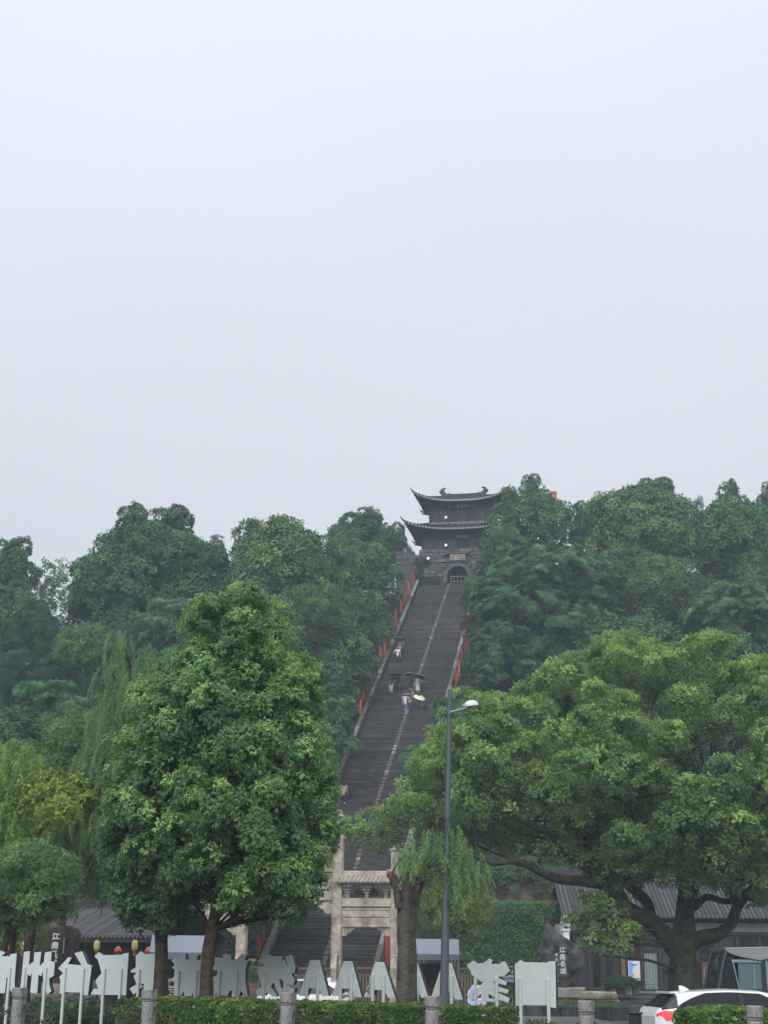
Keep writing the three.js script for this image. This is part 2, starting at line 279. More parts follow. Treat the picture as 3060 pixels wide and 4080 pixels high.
// ---------------------------------------------------------------- the gate tower at the head of the stairway
// local frame: origin at the foot of the gate wall in line with the arch, x to the right, z towards the stairs
const towerPos = onStairs(1.012, 0.92);
const tower = thing('gate_tower', 'two-storey dark gate tower with upswept tiled roofs on a stone wall above the stairs', 'tower', towerPos, sYaw);
{
  seed(501);
  const WW = 10.2, WH = 3.1, ar = 1.05, ah = 0.70;         // wall width and height, arch radius, springing height
  const wallX0 = -4.6;
  // core of the wall, with a real passage through it
  const core = new THREE.Shape(); core.moveTo(wallX0, -4); core.lineTo(wallX0 + WW, -4); core.lineTo(wallX0 + WW, WH - 0.2); core.lineTo(wallX0, WH - 0.2); core.closePath();
  const hole = new THREE.Path(); hole.moveTo(-ar, 0); hole.lineTo(ar, 0); hole.lineTo(ar, ah); hole.absarc(0, ah, ar, 0, Math.PI, false); hole.lineTo(-ar, 0); core.holes.push(hole);
  const cg = new THREE.ExtrudeGeometry(core, { depth: 6, bevelEnabled: false, curveSegments: 18 }); cg.translate(0, 0, -6.14); mesh('wall', cg, M.mortar, tower);
  const wall = tower.children[0];
  mesh('passage_end', box(2.6, 3, 0.2, 0, 1.4, -6.3), M.mortar, tower);
  // its facing stones, course by course
  let y = -0.55, n = 0;
  const stoneGeos = {};
  while (y < WH - 0.16) {
    const ch = [0.3, 0.34, 0.27][(rnd() * 3) | 0]; let x = wallX0 + rr(-0.25, 0);
    while (x < wallX0 + WW) {
      const w = rr(0.42, 0.82), cx = x + w / 2, cy = y + ch / 2, x1 = Math.min(x + w, wallX0 + WW); x = x1;
      const rad = ar + 0.40, inArch = (Math.abs(cx) - w * 0.45 < rad && cy < ah && cy > -0.1) || (cy >= ah && Math.hypot(Math.max(0, Math.abs(cx) - w * 0.4), cy - ah) < rad);
      const inPlaque = Math.abs(cx) < 1.15 && cy > 2.35 && cy < 3.05;
      if (inArch || inPlaque || n > 292 || w < 0.1) continue;
      const q = Math.round(w * 10) / 10, key = q + '_' + ch, g = stoneGeos[key] ?? (stoneGeos[key] = uvBox(bbox(q - 0.03, ch - 0.025, 0.2, 0.025)));
      const m = mesh('facing_stone', g, M.wallStone[(rnd() * 4) | 0], wall); m.position.set(cx, cy, -0.06 + rr(-0.03, 0.03)); m.rotation.z = rr(-0.012, 0.012); n++;
    }
    y += ch;
  }
  // voussoirs and jambs round the arch
  for (let k = 0; k < 15; k++) { const a = (k + 0.5) / 15 * Math.PI, m = mesh('arch_stone', uvBox(bbox(0.19, 0.38, 0.3, 0.02)), M.wallStone[2 + (k % 2)], wall); m.position.set(Math.cos(a) * (ar + 0.2), ah + Math.sin(a) * (ar + 0.2), -0.01); m.rotation.z = a - Math.PI / 2; }
  for (const sd of [-1, 1]) for (let k = 0; k < 2; k++) { const m = mesh('arch_stone', uvBox(bbox(0.38, 0.33, 0.3, 0.02)), M.wallStone[1 + (k % 3)], wall); m.position.set(sd * (ar + 0.2), 0.17 + k * 0.345, -0.01); }
  mesh('string_course', uvBox(bbox(WW + 0.2, 0.12, 0.34, 0.02, wallX0 + WW / 2, 2.22, 0.0)), M.wallStone[1], tower);
  mesh('string_course', uvBox(bbox(2.5, 0.11, 0.5, 0.02, 0, 3.12, 0.04)), M.wallStone[3], tower);
  // plaque with three characters
  const plaque = mesh('plaque', uvBox(bbox(1.55, 0.66, 0.12, 0.03, 0, 2.70, 0.10)), M.paleStone, tower);
  const strokes = [[[-0.5, [[0, .22, .3, 0], [-.13, .08, .05, .26], [.1, .06, .26, .05], [.1, -.06, .05, .26], [0, -.2, .3, 0], [-.1, -.1, .05, .18]]], [0, [[-.1, .1, .05, .4], [-.1, .15, .16, .04], [.1, .15, .14, .04], [.08, .02, .05, .3], [.1, -.06, .2, .04], [.05, -.18, .24, .04]]], [0.5, [[-.14, 0, .05, .4], [.14, 0, .05, .4], [0, .18, .26, .05], [-.02, .1, .14, .04], [.1, -.18, .1, .04]]]]][0];
  const ink = []; for (const [cx, list] of strokes) for (const [sx, sy, w, h] of list) ink.push(box(Math.max(w, 0.04), Math.max(h, 0.04), 0.02, (cx + sx) * 0.92, 2.70 + sy * 0.9, 0.167));
  mesh('lettering', ink, plain(0.10, 0.085, 0.06, 0.9), plaque);
  // parapet with gaps, higher block on the far left
  const par = [[-4.0, -2.0, 2.92, 0.72], [-1.9, -0.55, 2.92, 0.66], [-0.45, 1.55, 3.2, 0.42], [1.65, 5.5, 2.92, 0.72]];
  for (const [a, b, y0, h] of par) { const p = mesh('parapet', uvBox(bbox(b - a, h, 0.4, 0.02, (a + b) / 2, y0 + h / 2, -0.14)), M.wallStone[2], tower); for (let k = 0, nn = Math.round((b - a) / 0.6); k < nn; k++) { const m = mesh('facing_stone', uvBox(bbox((b - a) / nn - 0.03, 0.3, 0.06, 0.015)), M.wallStone[(rnd() * 4) | 0], p); m.position.set(a + (k + 0.5) * (b - a) / nn, y0 + h - 0.18, 0.075); } }
  mesh('terrace', box(WW, 0.2, 6, wallX0 + WW / 2, WH - 0.16, -3.2), M.mortar, tower);
  const bl = mesh('side_bastion', uvBox(bbox(1.9, 5, 3, 0.05, wallX0 - 0.95, 1.15, -1.9)), M.wallStone[1], tower);
  for (let r = 0; r < 4; r++) for (let k = 0; k < 3; k++) { const m = mesh('facing_stone', uvBox(bbox(0.56, 0.28, 0.1, 0.02)), M.wallStone[(rnd() * 4) | 0], bl); m.position.set(wallX0 - 1.55 + k * 0.6 + (r % 2) * 0.1, 2.4 + r * 0.32, -0.4); }
  // gate rail in the passage
  const rail = mesh('gate_rail', [box(1.55, 0.05, 0.05, 0.05, 0.62, 0.1), box(1.55, 0.04, 0.04, 0.05, 0.12, 0.1), ...[-0.7, -0.35, 0, 0.35, 0.8].map((x) => box(0.05, 0.7, 0.05, x, 0.35, 0.1))], plain(0.16, 0.17, 0.18, 0.5, 0.4), tower);

  // storeys
  const y1 = WH - 0.05, bx = 0.4;                         // deck level and middle of the timber building
  const depth = 4.4, zc = -2.9;
  function storey(y0, h, w, d, doors) {
    const b = mesh('storey_wall', uvBox(box(w, h, d, bx, y0 + h / 2, zc)), M.towerWood, tower);
    const n = 7;
    for (let k = 0; k <= n; k++) { const c = mesh('column', uvBox(new THREE.CylinderGeometry(0.13, 0.14, h, 10)), M.towerWood, tower); c.position.set(bx - w / 2 - 0.0 + k * w / n, y0 + h / 2, zc + d / 2 + 0.12); }
    for (let k = 0; k < n; k++) {
      const cx = bx - w / 2 + (k + 0.5) * w / n, open = doors.includes(k);
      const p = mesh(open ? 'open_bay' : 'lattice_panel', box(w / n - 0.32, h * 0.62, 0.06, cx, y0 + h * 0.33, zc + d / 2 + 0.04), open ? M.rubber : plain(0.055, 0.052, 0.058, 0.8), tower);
      if (!open) for (let q = -1; q <= 1; q++) mesh('slat', box(0.05, h * 0.6, 0.04, cx + q * (w / n - 0.32) / 3.2, y0 + h * 0.33, zc + d / 2 + 0.09), M.towerWood, p);
    }
    mesh('beam', uvBox(box(w + 0.5, 0.26, 0.2, bx, y0 + h - 0.2, zc + d / 2 + 0.16)), M.towerWood, tower);
    mesh('beam', uvBox(box(w + 0.3, 0.12, 0.16, bx, y0 + h * 0.68, zc + d / 2 + 0.14)), M.towerWood, tower);
    return b;
  }
  storey(y1, 2.95, 8.2, depth, [3]); storey(y1 + 3.62, 2.65, 6.8, depth - 1.0, [2, 4]);
  // roofs: a sheet that sweeps up towards its corners, underside boards, tile rows, eaves tiles
  function sweep(ew, ed, tw, td, ye, yt, lift) {            // eaves half sizes, top half sizes, eaves and top height, corner lift
    const f = (u, side) => (t) => {                         // side 0 front, 1 right, 2 back, 3 left; u -1..1 along, t 0 eaves..1 top
      const hw = side % 2 ? ed : ew, hd = side % 2 ? ew : ed, tw2 = side % 2 ? td : tw, td2 = side % 2 ? tw : td;
      const c = Math.pow(Math.abs(u), 3.2), e = Math.pow(1 - t, 1.5);
      const along = lerp(u * (hw + 0.55 * c), u * tw2, t), out = lerp(hd + 0.55 * c, td2, t), yy = lerp(ye, yt, Math.pow(t, 1.35)) + lift * c * e;
      const p = [[along, out], [out, -along], [-along, -out], [-out, along]][side];
      return V(bx + p[0], yy, zc + p[1]);
    };
    const P = [], I = [], U = [], nu = 36, nt = 8;
    for (let s = 0; s < 4; s++) { const b = P.length / 3; for (let i = 0; i <= nu; i++) for (let j = 0; j <= nt; j++) { const p = f(i / nu * 2 - 1, s)(j / nt); P.push(p.x, p.y, p.z); U.push(i * 0.3, j * 0.3); } for (let i = 0; i < nu; i++) for (let j = 0; j < nt; j++) { const a = b + i * (nt + 1) + j, c = a + nt + 1; I.push(a, c, a + 1, c, c + 1, a + 1); } }
    const mk = (dy) => { const g = new THREE.BufferGeometry(); g.setAttribute('position', new THREE.Float32BufferAttribute(P.map((v, i) => i % 3 === 1 ? v + dy : v), 3)); g.setAttribute('uv', new THREE.Float32BufferAttribute(U, 2)); g.setIndex(I); g.computeVertexNormals(); return g; };
    return { f, top: mk(0), under: mk(-0.16) };
  }
  function roof(ew, ed, tw, td, ye, yt, lift) {
    const s = sweep(ew, ed, tw, td, ye, yt, lift), R = mesh('roof', s.top, M.tile[0], tower);
    mesh('eaves_soffit', s.under, M.towerWood, R);
    const rows = [], ends = [], fasc = [];
    for (let side = 0; side < 4; side++) {
      const n = side % 2 ? 18 : 36;
      for (let k = 0; k <= n; k++) { const u = k / n * 2 - 1, fn = s.f(u, side), pts = [0, 0.3, 0.65, 1].map((t) => fn(t).add(V(0, 0.05, 0))); rows.push(limb(pts, [0.055, 0.05], 5)); const e = fn(0); const d = V(e.x - bx, 0, e.z - zc); const o = side % 2 ? V(Math.sign(d.x), 0, 0) : V(0, 0, Math.sign(d.z)); ends.push(rod(e.clone().addScaledVector(o, -0.02).add(V(0, 0.02, 0)), e.clone().addScaledVector(o, 0.07).add(V(0, 0.02, 0)), 0.1, 0.1, 8)); }
      const pts = []; for (let k = 0; k <= 16; k++) pts.push(s.f(k / 16 * 2 - 1, side)(0).add(V(0, -0.10, 0))); fasc.push(limb(pts, [0.07, 0.07], 5));
    }
    const tr = mesh('tile_rows', rows, M.tile[1], R); tr.userData.kind = 'stuff';
    const te = mesh('eaves_tiles', ends, plain(0.36, 0.36, 0.36, 0.8), R); te.userData.kind = 'stuff';
    mesh('fascia', fasc, M.towerWood, R);
    for (const [side, sg] of [[0, -1], [0, 1], [2, -1], [2, 1]]) {   // hip ridges that end in upturned horns
      const fn = s.f(sg, side), tip = fn(0), prev = fn(0.25), dir = tip.clone().sub(prev); dir.y = 0; dir.normalize();
      const pts = [fn(1), fn(0.6), fn(0.3), tip.clone(), tip.clone().addScaledVector(dir, 0.32).add(V(0, 0.18, 0)), tip.clone().addScaledVector(dir, 0.58).add(V(0, 0.45, 0))].map((p) => p.add(V(0, 0.1, 0)));
      mesh('hip_ridge', limb(pts, [0.14, 0.14, 0.13, 0.12, 0.08, 0.02], 7), M.tile[1], R);
    }
    return { R, s };
  }
  const lowEave = y1 + 2.6;
  const low = roof(5.25, 3.5, 3.55, 1.85, lowEave, lowEave + 1.0, 0.72).R;
  mesh('band_course', uvBox(bbox(7.3, 0.3, 3.9, 0.03, bx, lowEave + 1.08, zc)), M.coping, low);
  const upEave = y1 + 5.9;
  const { R: up } = roof(4.35, 2.8, 2.3, 0.18, upEave, upEave + 1.2, 0.75);
  // main ridge with end ornaments
  const rp = []; for (let k = 0; k <= 8; k++) { const u = k / 4 - 1; rp.push(V(bx + u * 2.3, upEave + 1.3 + 0.10 * u * u, zc)); }
  mesh('ridge', [uvBox(bbox(4.6, 0.4, 0.24, 0.04, bx, upEave + 1.3, zc)), limb(rp.map((p) => p.clone().add(V(0, 0.24, 0))), [0.12, 0.12], 7)].map((g) => { if (!g.attributes.uv) uvBox(g); return g; }), M.tile[1], up);
  mesh('ridge_trim', limb(rp.map((p) => p.clone().add(V(0, 0.05, 0.14))), [0.04, 0.04], 6), M.tile[2], up);
  for (const sg of [-1, 1]) {
    const X = bx + sg * 2.25, Y = upEave + 1.4;             // a fish-like ridge end: body, curled tail, fin
    mesh('ridge_ornament', [limb([V(X - sg * 0.3, Y - 0.1, zc), V(X - sg * 0.16, Y + 0.2, zc), V(X, Y + 0.42, zc), V(X + sg * 0.05, Y + 0.7, zc), V(X - sg * 0.08, Y + 0.92, zc)], [0.3, 0.3, 0.25, 0.2, 0.1], 8), limb([V(X + sg * 0.05, Y + 0.35, zc), V(X + sg * 0.3, Y + 0.5, zc), V(X + sg * 0.28, Y + 0.68, zc)], [0.16, 0.12, 0.04], 6), limb([V(X - sg * 0.3, Y + 0.05, zc), V(X - sg * 0.6, Y + 0.14, zc), V(X - sg * 0.66, Y + 0.38, zc)], [0.2, 0.15, 0.08], 7), limb([V(X - sg * 0.08, Y + 0.85, zc), V(X - sg * 0.26, Y + 0.9, zc), V(X - sg * 0.3, Y + 0.8, zc)], [0.12, 0.09, 0.03], 6)], M.divider, up);
    mesh('ridge_step', uvBox(bbox(0.5, 0.5, 0.3, 0.03, bx + sg * 2.25, upEave + 1.22, zc)), M.tile[1], up);
    mesh('lightning_rod', rod(V(X, Y + 0.7, zc), V(X + sg * 0.1, Y + 1.7, zc), 0.012, 0.006, 5), M.steel, up);
  }
  // name boards with gold strokes
  for (const [yy, zz, w] of [[y1 + 2.0, zc + depth / 2 + 0.4, 1.5], [y1 + 3.62 + 1.9, zc + (depth - 1) / 2 + 0.45, 1.4]]) {
    const b = mesh('name_board', bbox(w, 0.46, 0.08, 0.02, bx, yy, zz), plain(0.03, 0.028, 0.03, 0.6), tower), g = [];
    for (let c = -1; c <= 1; c++) for (const [sx, sy, sw, sh] of [[0, 0.1, 0.22, 0.035], [-0.07, 0, 0.035, 0.24], [0.06, -0.02, 0.035, 0.2], [0, -0.1, 0.2, 0.035], [0, 0, 0.16, 0.03]]) g.push(box(sw, sh, 0.02, bx + c * 0.42 + sx, yy + sy, zz + 0.05));
    mesh('lettering', g, plain(0.26, 0.21, 0.09, 0.5), b);
  }
}
// creepers hang on the gate wall left of the arch
// floodlights fixed to the tower front, pale lenses turned down the stairs
{
  const spots = [[1777, 2063, 'pale green-tinted floodlight on the upper storey of the gate tower, left one', 1], [1912, 2058, 'pale green-tinted floodlight on the upper storey of the gate tower, right one beside the leaves', 1], [1777, 2173, 'white floodlight on the lower storey of the gate tower above the plaque, left one', 0], [1913, 2167, 'white floodlight on the lower storey of the gate tower beside the tree, right one', 0], [1707, 2226, 'small white floodlight on the stone gate wall left of the plaque', 0]];
  const lensW = plain(0.9, 0.92, 0.95, 0.3), lensG = plain(0.55, 0.8, 0.76, 0.3);
  for (const [px, py, label, green] of spots) {
    const d = green ? 1.2 : 0.6, base = towerPos.clone().addScaledVector(sDir, py > 2200 ? -0.1 : d - 0.2);
    const p = at(px, py, -base.z);
    const f = thing('floodlight', label, 'floodlight', p, sYaw, undefined);
    const hs = mesh('housing', move(new THREE.CylinderGeometry(0.17, 0.11, 0.26, 12).rotateX(Math.PI / 2 - 0.25), 0, 0, 0), M.steel, f);
    mesh('lens', new THREE.SphereGeometry(0.16, 14, 8, 0, Math.PI * 2, 0, Math.PI / 2).scale(1, 0.4, 1).rotateX(Math.PI / 2 - 0.25).translate(0, -0.03, 0.13), green ? lensG : lensW, f);
    mesh('bracket', [box(0.04, 0.04, 0.5, 0, -0.05, -0.3)], M.steel, f);
  }
}

// ---------------------------------------------------------------- foliage: leaf tufts, crowns, trees
function leafGeo(list) {  // list of [px,py,pz, dir, side, length, width]; each leaf is two triangles folded along its midrib
  const P = [], N = [], I = [];
  for (const [o, d, w, L, W, fold] of list) {
    const n = d.clone().cross(w).normalize(), b = P.length / 3, mid = o.clone().addScaledVector(d, L * 0.45);
    const l = mid.clone().addScaledVector(w, W / 2).addScaledVector(n, fold * W), r = mid.clone().addScaledVector(w, -W / 2).addScaledVector(n, fold * W), t = o.clone().addScaledVector(d, L).addScaledVector(n, -fold * W * 0.6);
    for (const p of [o, l, t, r]) { P.push(p.x, p.y, p.z); N.push(n.x, n.y, n.z); }
    I.push(b, b + 2, b + 1, b, b + 3, b + 2);
  }
  const g = new THREE.BufferGeometry(); g.setAttribute('position', new THREE.Float32BufferAttribute(P, 3)); g.setAttribute('normal', new THREE.Float32BufferAttribute(N, 3)); g.setIndex(I); return g;
}
function anySide(d) { const a = Math.abs(d.y) < 0.9 ? V(0, 1, 0) : V(1, 0, 0); return a.cross(d).normalize(); }
// a tuft about one unit in radius: leaves radiate from short twigs that spread upwards and outwards (+y is outwards)
function tuft(n, L, W, droop, spread, sd, flat = 1) {
  seed(sd); const list = [], twigs = [];
  for (let k = 0; k < 7; k++) { const a = k * 2.4 + rr(-0.3, 0.3), t = Math.sqrt((k + 0.5) / 7) * spread; twigs.push(V(Math.sin(t) * Math.cos(a), Math.cos(t) * flat, Math.sin(t) * Math.sin(a)).normalize()); }
  for (let i = 0; i < n; i++) {
    const tw = twigs[i % 7], u = 0.25 + 0.75 * Math.sqrt(rnd()), o = tw.clone().multiplyScalar(u * 0.72).add(V(gauss() * 0.07, gauss() * 0.07 * flat, gauss() * 0.07));
    const d = tw.clone().multiplyScalar(0.55).add(V(gauss(), gauss() * 0.7, gauss()).multiplyScalar(0.75)).add(V(0, -droop, 0)).normalize();
    const s = anySide(d).applyAxisAngle(d, rr(-0.7, 0.7)); list.push([o, d, s, L * rr(0.7, 1.2), W * rr(0.75, 1.2), rr(0.1, 0.35)]);
  }
  return leafGeo(list);
}
// a feathery spray: twigs with opposite narrow leaflets, spread nearly flat
function spray(nt, per, L, W, sd, sag = 0.25) {
  seed(sd); const list = [];
  for (let k = 0; k < nt; k++) {
    const a = k / nt * Math.PI * 2 + rr(-0.4, 0.4), up = rr(0.05, 0.75), dir = V(Math.cos(a), up, Math.sin(a)).normalize();
    for (let i = 1; i <= per; i++) { const t = i / per, o = dir.clone().multiplyScalar(t * 0.85).add(V(0, -sag * t * t, 0)), side = dir.clone().cross(V(0, 1, 0)).normalize();
      for (const sg of [-1, 1]) { const d = side.clone().multiplyScalar(sg).addScaledVector(dir, 0.5).add(V(0, -0.25 + gauss() * 0.2, 0)).normalize(), w = dir.clone().addScaledVector(d, -dir.dot(d)).normalize().applyAxisAngle(d, rr(-0.5, 0.5)); list.push([o, d, w, L * rr(0.8, 1.15), W, rr(0, 0.2)]); } }
  }
  return leafGeo(list);
}
// a hanging strand of narrow willow leaves, one unit long, hanging along -y
function strand(n, L, W, sd) {
  seed(sd); const list = [], ph = rr(0, 6);
  for (let i = 0; i < n; i++) { const t = i / n, o = V(0.10 * Math.sin(t * 3 + ph) * t + gauss() * 0.012, -t, 0.10 * Math.cos(t * 2.6 + ph) * t + gauss() * 0.012), a = i * 2.4 + rr(-0.5, 0.5), d = V(Math.cos(a) * 0.55, -0.85, Math.sin(a) * 0.55).normalize(), s = anySide(d).applyAxisAngle(d, rr(-1, 1)); list.push([o, d, s, L * rr(0.7, 1.2), W, 0.1]); }
  return leafGeo(list);
}
const G = {
  camphor: [1, 2, 3].map((k) => tuft(46, 0.46, 0.24, 0.45, 1.35, 900 + k)),
  camphorSmall: [1, 2, 3].map((k) => tuft(72, 0.29, 0.155, 0.4, 1.3, 910 + k)),
  camphorMid: [1, 2, 3].map((k) => tuft(56, 0.40, 0.20, 0.45, 1.35, 915 + k)),
  broad: [1, 2].map((k) => tuft(38, 0.42, 0.25, 0.2, 1.5, 920 + k)),
  fine: [1, 2].map((k) => tuft(64, 0.26, 0.14, 0.2, 1.5, 940 + k)),
  spray: [1, 2].map((k) => spray(9, 7, 0.26, 0.09, 960 + k)),
  needle: [1, 2].map((k) => spray(11, 8, 0.2, 0.05, 980 + k, 0.6)),
  bamboo: [1, 2].map((k) => tuft(44, 0.5, 0.10, 0.55, 1.4, 1000 + k)),
  strand: [1, 2, 3].map((k) => strand(84, 0.105, 0.019, 1020 + k)),
  hedge: [1, 2].map((k) => tuft(30, 0.55, 0.32, -0.1, 1.4, 1040 + k)),
};
const leafMats = new Map();
function leafMat(gloss = 0.94, through = 0.45) { const k = gloss + '_' + through; if (!leafMats.has(k)) leafMats.set(k, new THREE.MeshPhysicalMaterial({ color: 0xffffff, roughness: gloss, transmission: through, thickness: 0, side: THREE.DoubleSide, specularIntensity: 0.6 })); return leafMats.get(k); }
const _m = new THREE.Matrix4(), _q = new THREE.Quaternion(), _q2 = new THREE.Quaternion(), _Y = V(0, 1, 0), _c = new THREE.Color();
// places = [position, outward direction, scale, colour]; one InstancedMesh per tuft shape
function leaves(name, shapes, places, mat, parent) {
  const per = shapes.map(() => []); for (const p of places) per[(rnd() * shapes.length) | 0].push(p);
  per.forEach((list, k) => {
    if (!list.length) return;
    const im = new THREE.InstancedMesh(shapes[k], mat, list.length); im.name = parent === scene ? numbered(name) : name;
    list.forEach(([p, d, s, c], i) => {
      _q.setFromUnitVectors(_Y, d).multiply(_q2.setFromAxisAngle(_Y, rnd() * 6.283));
      _m.compose(p, _q, Array.isArray(s) ? V(s[0], s[1], s[2]) : V(s, s, s)); im.setMatrixAt(i, _m); im.setColorAt(i, _c.setRGB(c[0], c[1], c[2]));
    });
    im.castShadow = im.receiveShadow = true; im.userData.kind = 'stuff'; parent.add(im);
  });
}
const LEAF = 1.85;
const tint = (base, v, warm = 0) => ((v *= LEAF), [base[0] * v * (1 + warm), base[1] * v * (1 + warm * 0.45), base[2] * v * (1 - warm * 0.5)]);

/* lobes: [centre, radii]. Tufts sit in each lobe's outer shell; those buried inside another lobe are mostly dropped. */
function lobeTufts(lobes, o) {
  const out = [];
  lobes.forEach(([c, r], li) => {
    const area = 4 * Math.PI * Math.pow((Math.pow(r.x * r.y, 1.6) + Math.pow(r.y * r.z, 1.6) + Math.pow(r.x * r.z, 1.6)) / 3, 1 / 1.6);
    const n = Math.round(area / (o.size * o.size) * o.density), vr = o.vary ?? 0.15, lv = rr(1 - vr, 1 + vr), lw = rr(-0.12, 0.14);
    for (let i = 0; i < n; i++) {
      const y = 1 - 2 * (i + rnd()) / n, a = rnd() * 6.2832, q = Math.sqrt(Math.max(0, 1 - y * y)), d = V(q * Math.cos(a), y, q * Math.sin(a));
      if (d.y < -0.35 && rnd() < (o.open ?? 0.6)) continue;
      const rg = o.rag ?? 1, wf = o.wob ?? 1.9, wob = 0.78 + 0.42 * rg * (fbm((c.x + d.x * r.x) * wf, (c.y + d.y * r.y) * wf, (c.z + d.z * r.z) * wf, 3) - 0.5 + 0.5 / rg) - 0.26 * Math.pow(rnd(), 2) + (rnd() < 0.12 * (rg - 1) ? rr(0.1, 0.28) : 0);
      const p = V(c.x + d.x * r.x * wob, c.y + d.y * r.y * wob, c.z + d.z * r.z * wob);
      let buried = false;
      for (let k = 0; k < lobes.length && !buried; k++) if (k !== li) { const [c2, r2] = lobes[k], e = ((p.x - c2.x) / r2.x) ** 2 + ((p.y - c2.y) / r2.y) ** 2 + ((p.z - c2.z) / r2.z) ** 2; if (e < 0.4) buried = true; }
      if (buried && rnd() < 0.85) continue;
      if (o.hide && o.hide(p)) continue;
      const nrm = V(d.x / r.x, d.y / r.y, d.z / r.z).normalize().add(V(gauss() * 0.3, (o.up ?? 0.45), gauss() * 0.3)).normalize();
      const fresh = rnd() < (o.fresh ?? 0) * clamp(0.35 + d.y * 0.9, 0, 1.2);   // pale new growth at the shoot ends
      const v = lv * rr(0.78, 1.22); out.push([p, nrm, o.size * rr(0.75, 1.3), fresh ? tint(o.newLeaf ?? o.color, v, lw) : tint(o.color, v, lw + (o.warm ?? 0))]);
    }
  });
  return out;
}
/* A tree. envelope(d) turns a unit direction into the crown's reach; lobes are spread over it. */
function makeTree(name, label, foot, crown, o) {
  seed(o.seed);
  const t = thing(name, label, o.category ?? 'tree', foot, 0, o.group);
  const c = crown.c.clone().sub(foot), r = crown.r, lobes = [], nl = o.lobes ?? 16;
  for (let i = 0; i < nl; i++) {
    const y = 1 - 1.85 * (i + 0.5) / nl, a = i * 2.39996 + rr(-0.35, 0.35), q = Math.sqrt(Math.max(0, 1 - y * y)), f = rr(0.62, 0.86);
    const wide = o.profile ? o.profile(y) : 1, ls = rr(0.30, 0.46) * (o.lobeSize ?? 1);
    lobes.push([V(c.x + q * Math.cos(a) * r.x * f * wide, c.y + y * r.y * 0.78, c.z + q * Math.sin(a) * r.z * f * wide), V(r.x * ls * rr(0.85, 1.2) * Math.max(0.6, wide), r.y * ls * rr(0.7, 0.95) * (o.lobeFlat ?? 1), r.z * ls * rr(0.85, 1.2) * Math.max(0.6, wide))]);
  }
  lobes.push([c.clone(), V(r.x * 0.5, r.y * 0.55, r.z * 0.5)]);
  for (const e of o.extra ?? []) lobes.push([e.c.clone().sub(foot), e.r]);
  // trunk and limbs
  const bark = o.bark ?? M.bark, tr = o.trunk ?? r.x * 0.06, top = c.y + r.y * 0.35, wood = [];
  const lean = V(rr(-0.1, 0.1) * r.x, 0, rr(-0.1, 0.1) * r.x);
  const path = o.path ? o.path.map((p) => p.clone().sub(foot)) : [V(0, -0.3, 0), V(0, 0, 0), lerpV(V(0, 0, 0), c, 0.35).add(lean), lerpV(V(0, 0, 0), c, 0.75).add(lean.clone().multiplyScalar(0.5)), V(c.x, top, c.z)];
  wood.push(limb(path, o.radii ?? [tr * 1.35, tr * 1.1, tr * 0.9, tr * 0.6, tr * 0.15], 8));
  mesh('trunk', wood, bark, t);
  const limbs = [];
  const from = (p) => { let best = path[2], bd = 1e9; for (let k = 0; k <= 10; k++) { const q = lerpV(lerpV(V(0, 0, 0), c, 0.3).add(lean), V(c.x, top, c.z), k / 10), d = q.distanceTo(V(p.x, p.y - Math.hypot(p.x - q.x, p.z - q.z) * 0.6, p.z)); if (d < bd) { bd = d; best = q; } } return best; };
  if (!o.noLimbs) for (const [p, lr] of lobes.slice(0, nl)) { const f = from(p), m = lerpV(f, p, 0.55).add(V(gauss() * 0.1 * r.x, -0.06 * r.y + gauss() * 0.04 * r.y, gauss() * 0.1 * r.x)); limbs.push(limb([f, m, p, p.clone().add(V(gauss() * lr.x * 0.5, lr.y * 0.5, gauss() * lr.z * 0.5))], [tr * 0.42, tr * 0.3, tr * 0.2, tr * 0.06], 5)); }
  if (limbs.length) { const lm = mesh('limbs', limbs, bark, t); }
  const spots = lobeTufts(lobes, { size: o.size, density: o.density ?? 1.0, vary: o.vary ?? 0.14, color: o.color, newLeaf: o.newLeaf, fresh: o.fresh, warm: o.warm, up: o.up, open: o.open, rag: o.rag ?? 2, wob: o.wob ?? 0.8 });
  leaves('crown', o.shapes ?? G.broad, spots, leafMat(o.gloss ?? 0.94, o.through ?? 0.45), t);
  return t;
}
function lerpV(a, b, t) { return a.clone().lerp(b, t); }
let tuftTotal = 0;

// ---------------------------------------------------------------- near trees, traced crown by crown
const DS = 3060 / 1659;                                   // my tracing scale: 1659 pixels across
const T = (x, y, depth) => at(x * DS, y * DS, depth);
function inPoly(x, y, p) { let c = false; for (let i = 0, j = p.length - 1; i < p.length; j = i++) if ((p[i][1] > y) !== (p[j][1] > y) && x < (p[j][0] - p[i][0]) * (y - p[i][1]) / (p[j][1] - p[i][1]) + p[i][0]) c = !c; return c; }
function edgeDist(x, y, p) { let m = 1e9; for (let i = 0, j = p.length - 1; i < p.length; j = i++) { const ax = p[j][0], ay = p[j][1], bx = p[i][0], by = p[i][1], t = clamp(((x - ax) * (bx - ax) + (y - ay) * (by - ay)) / ((bx - ax) ** 2 + (by - ay) ** 2 || 1), 0, 1); m = Math.min(m, Math.hypot(x - ax - t * (bx - ax), y - ay - t * (by - ay))); } return m; }
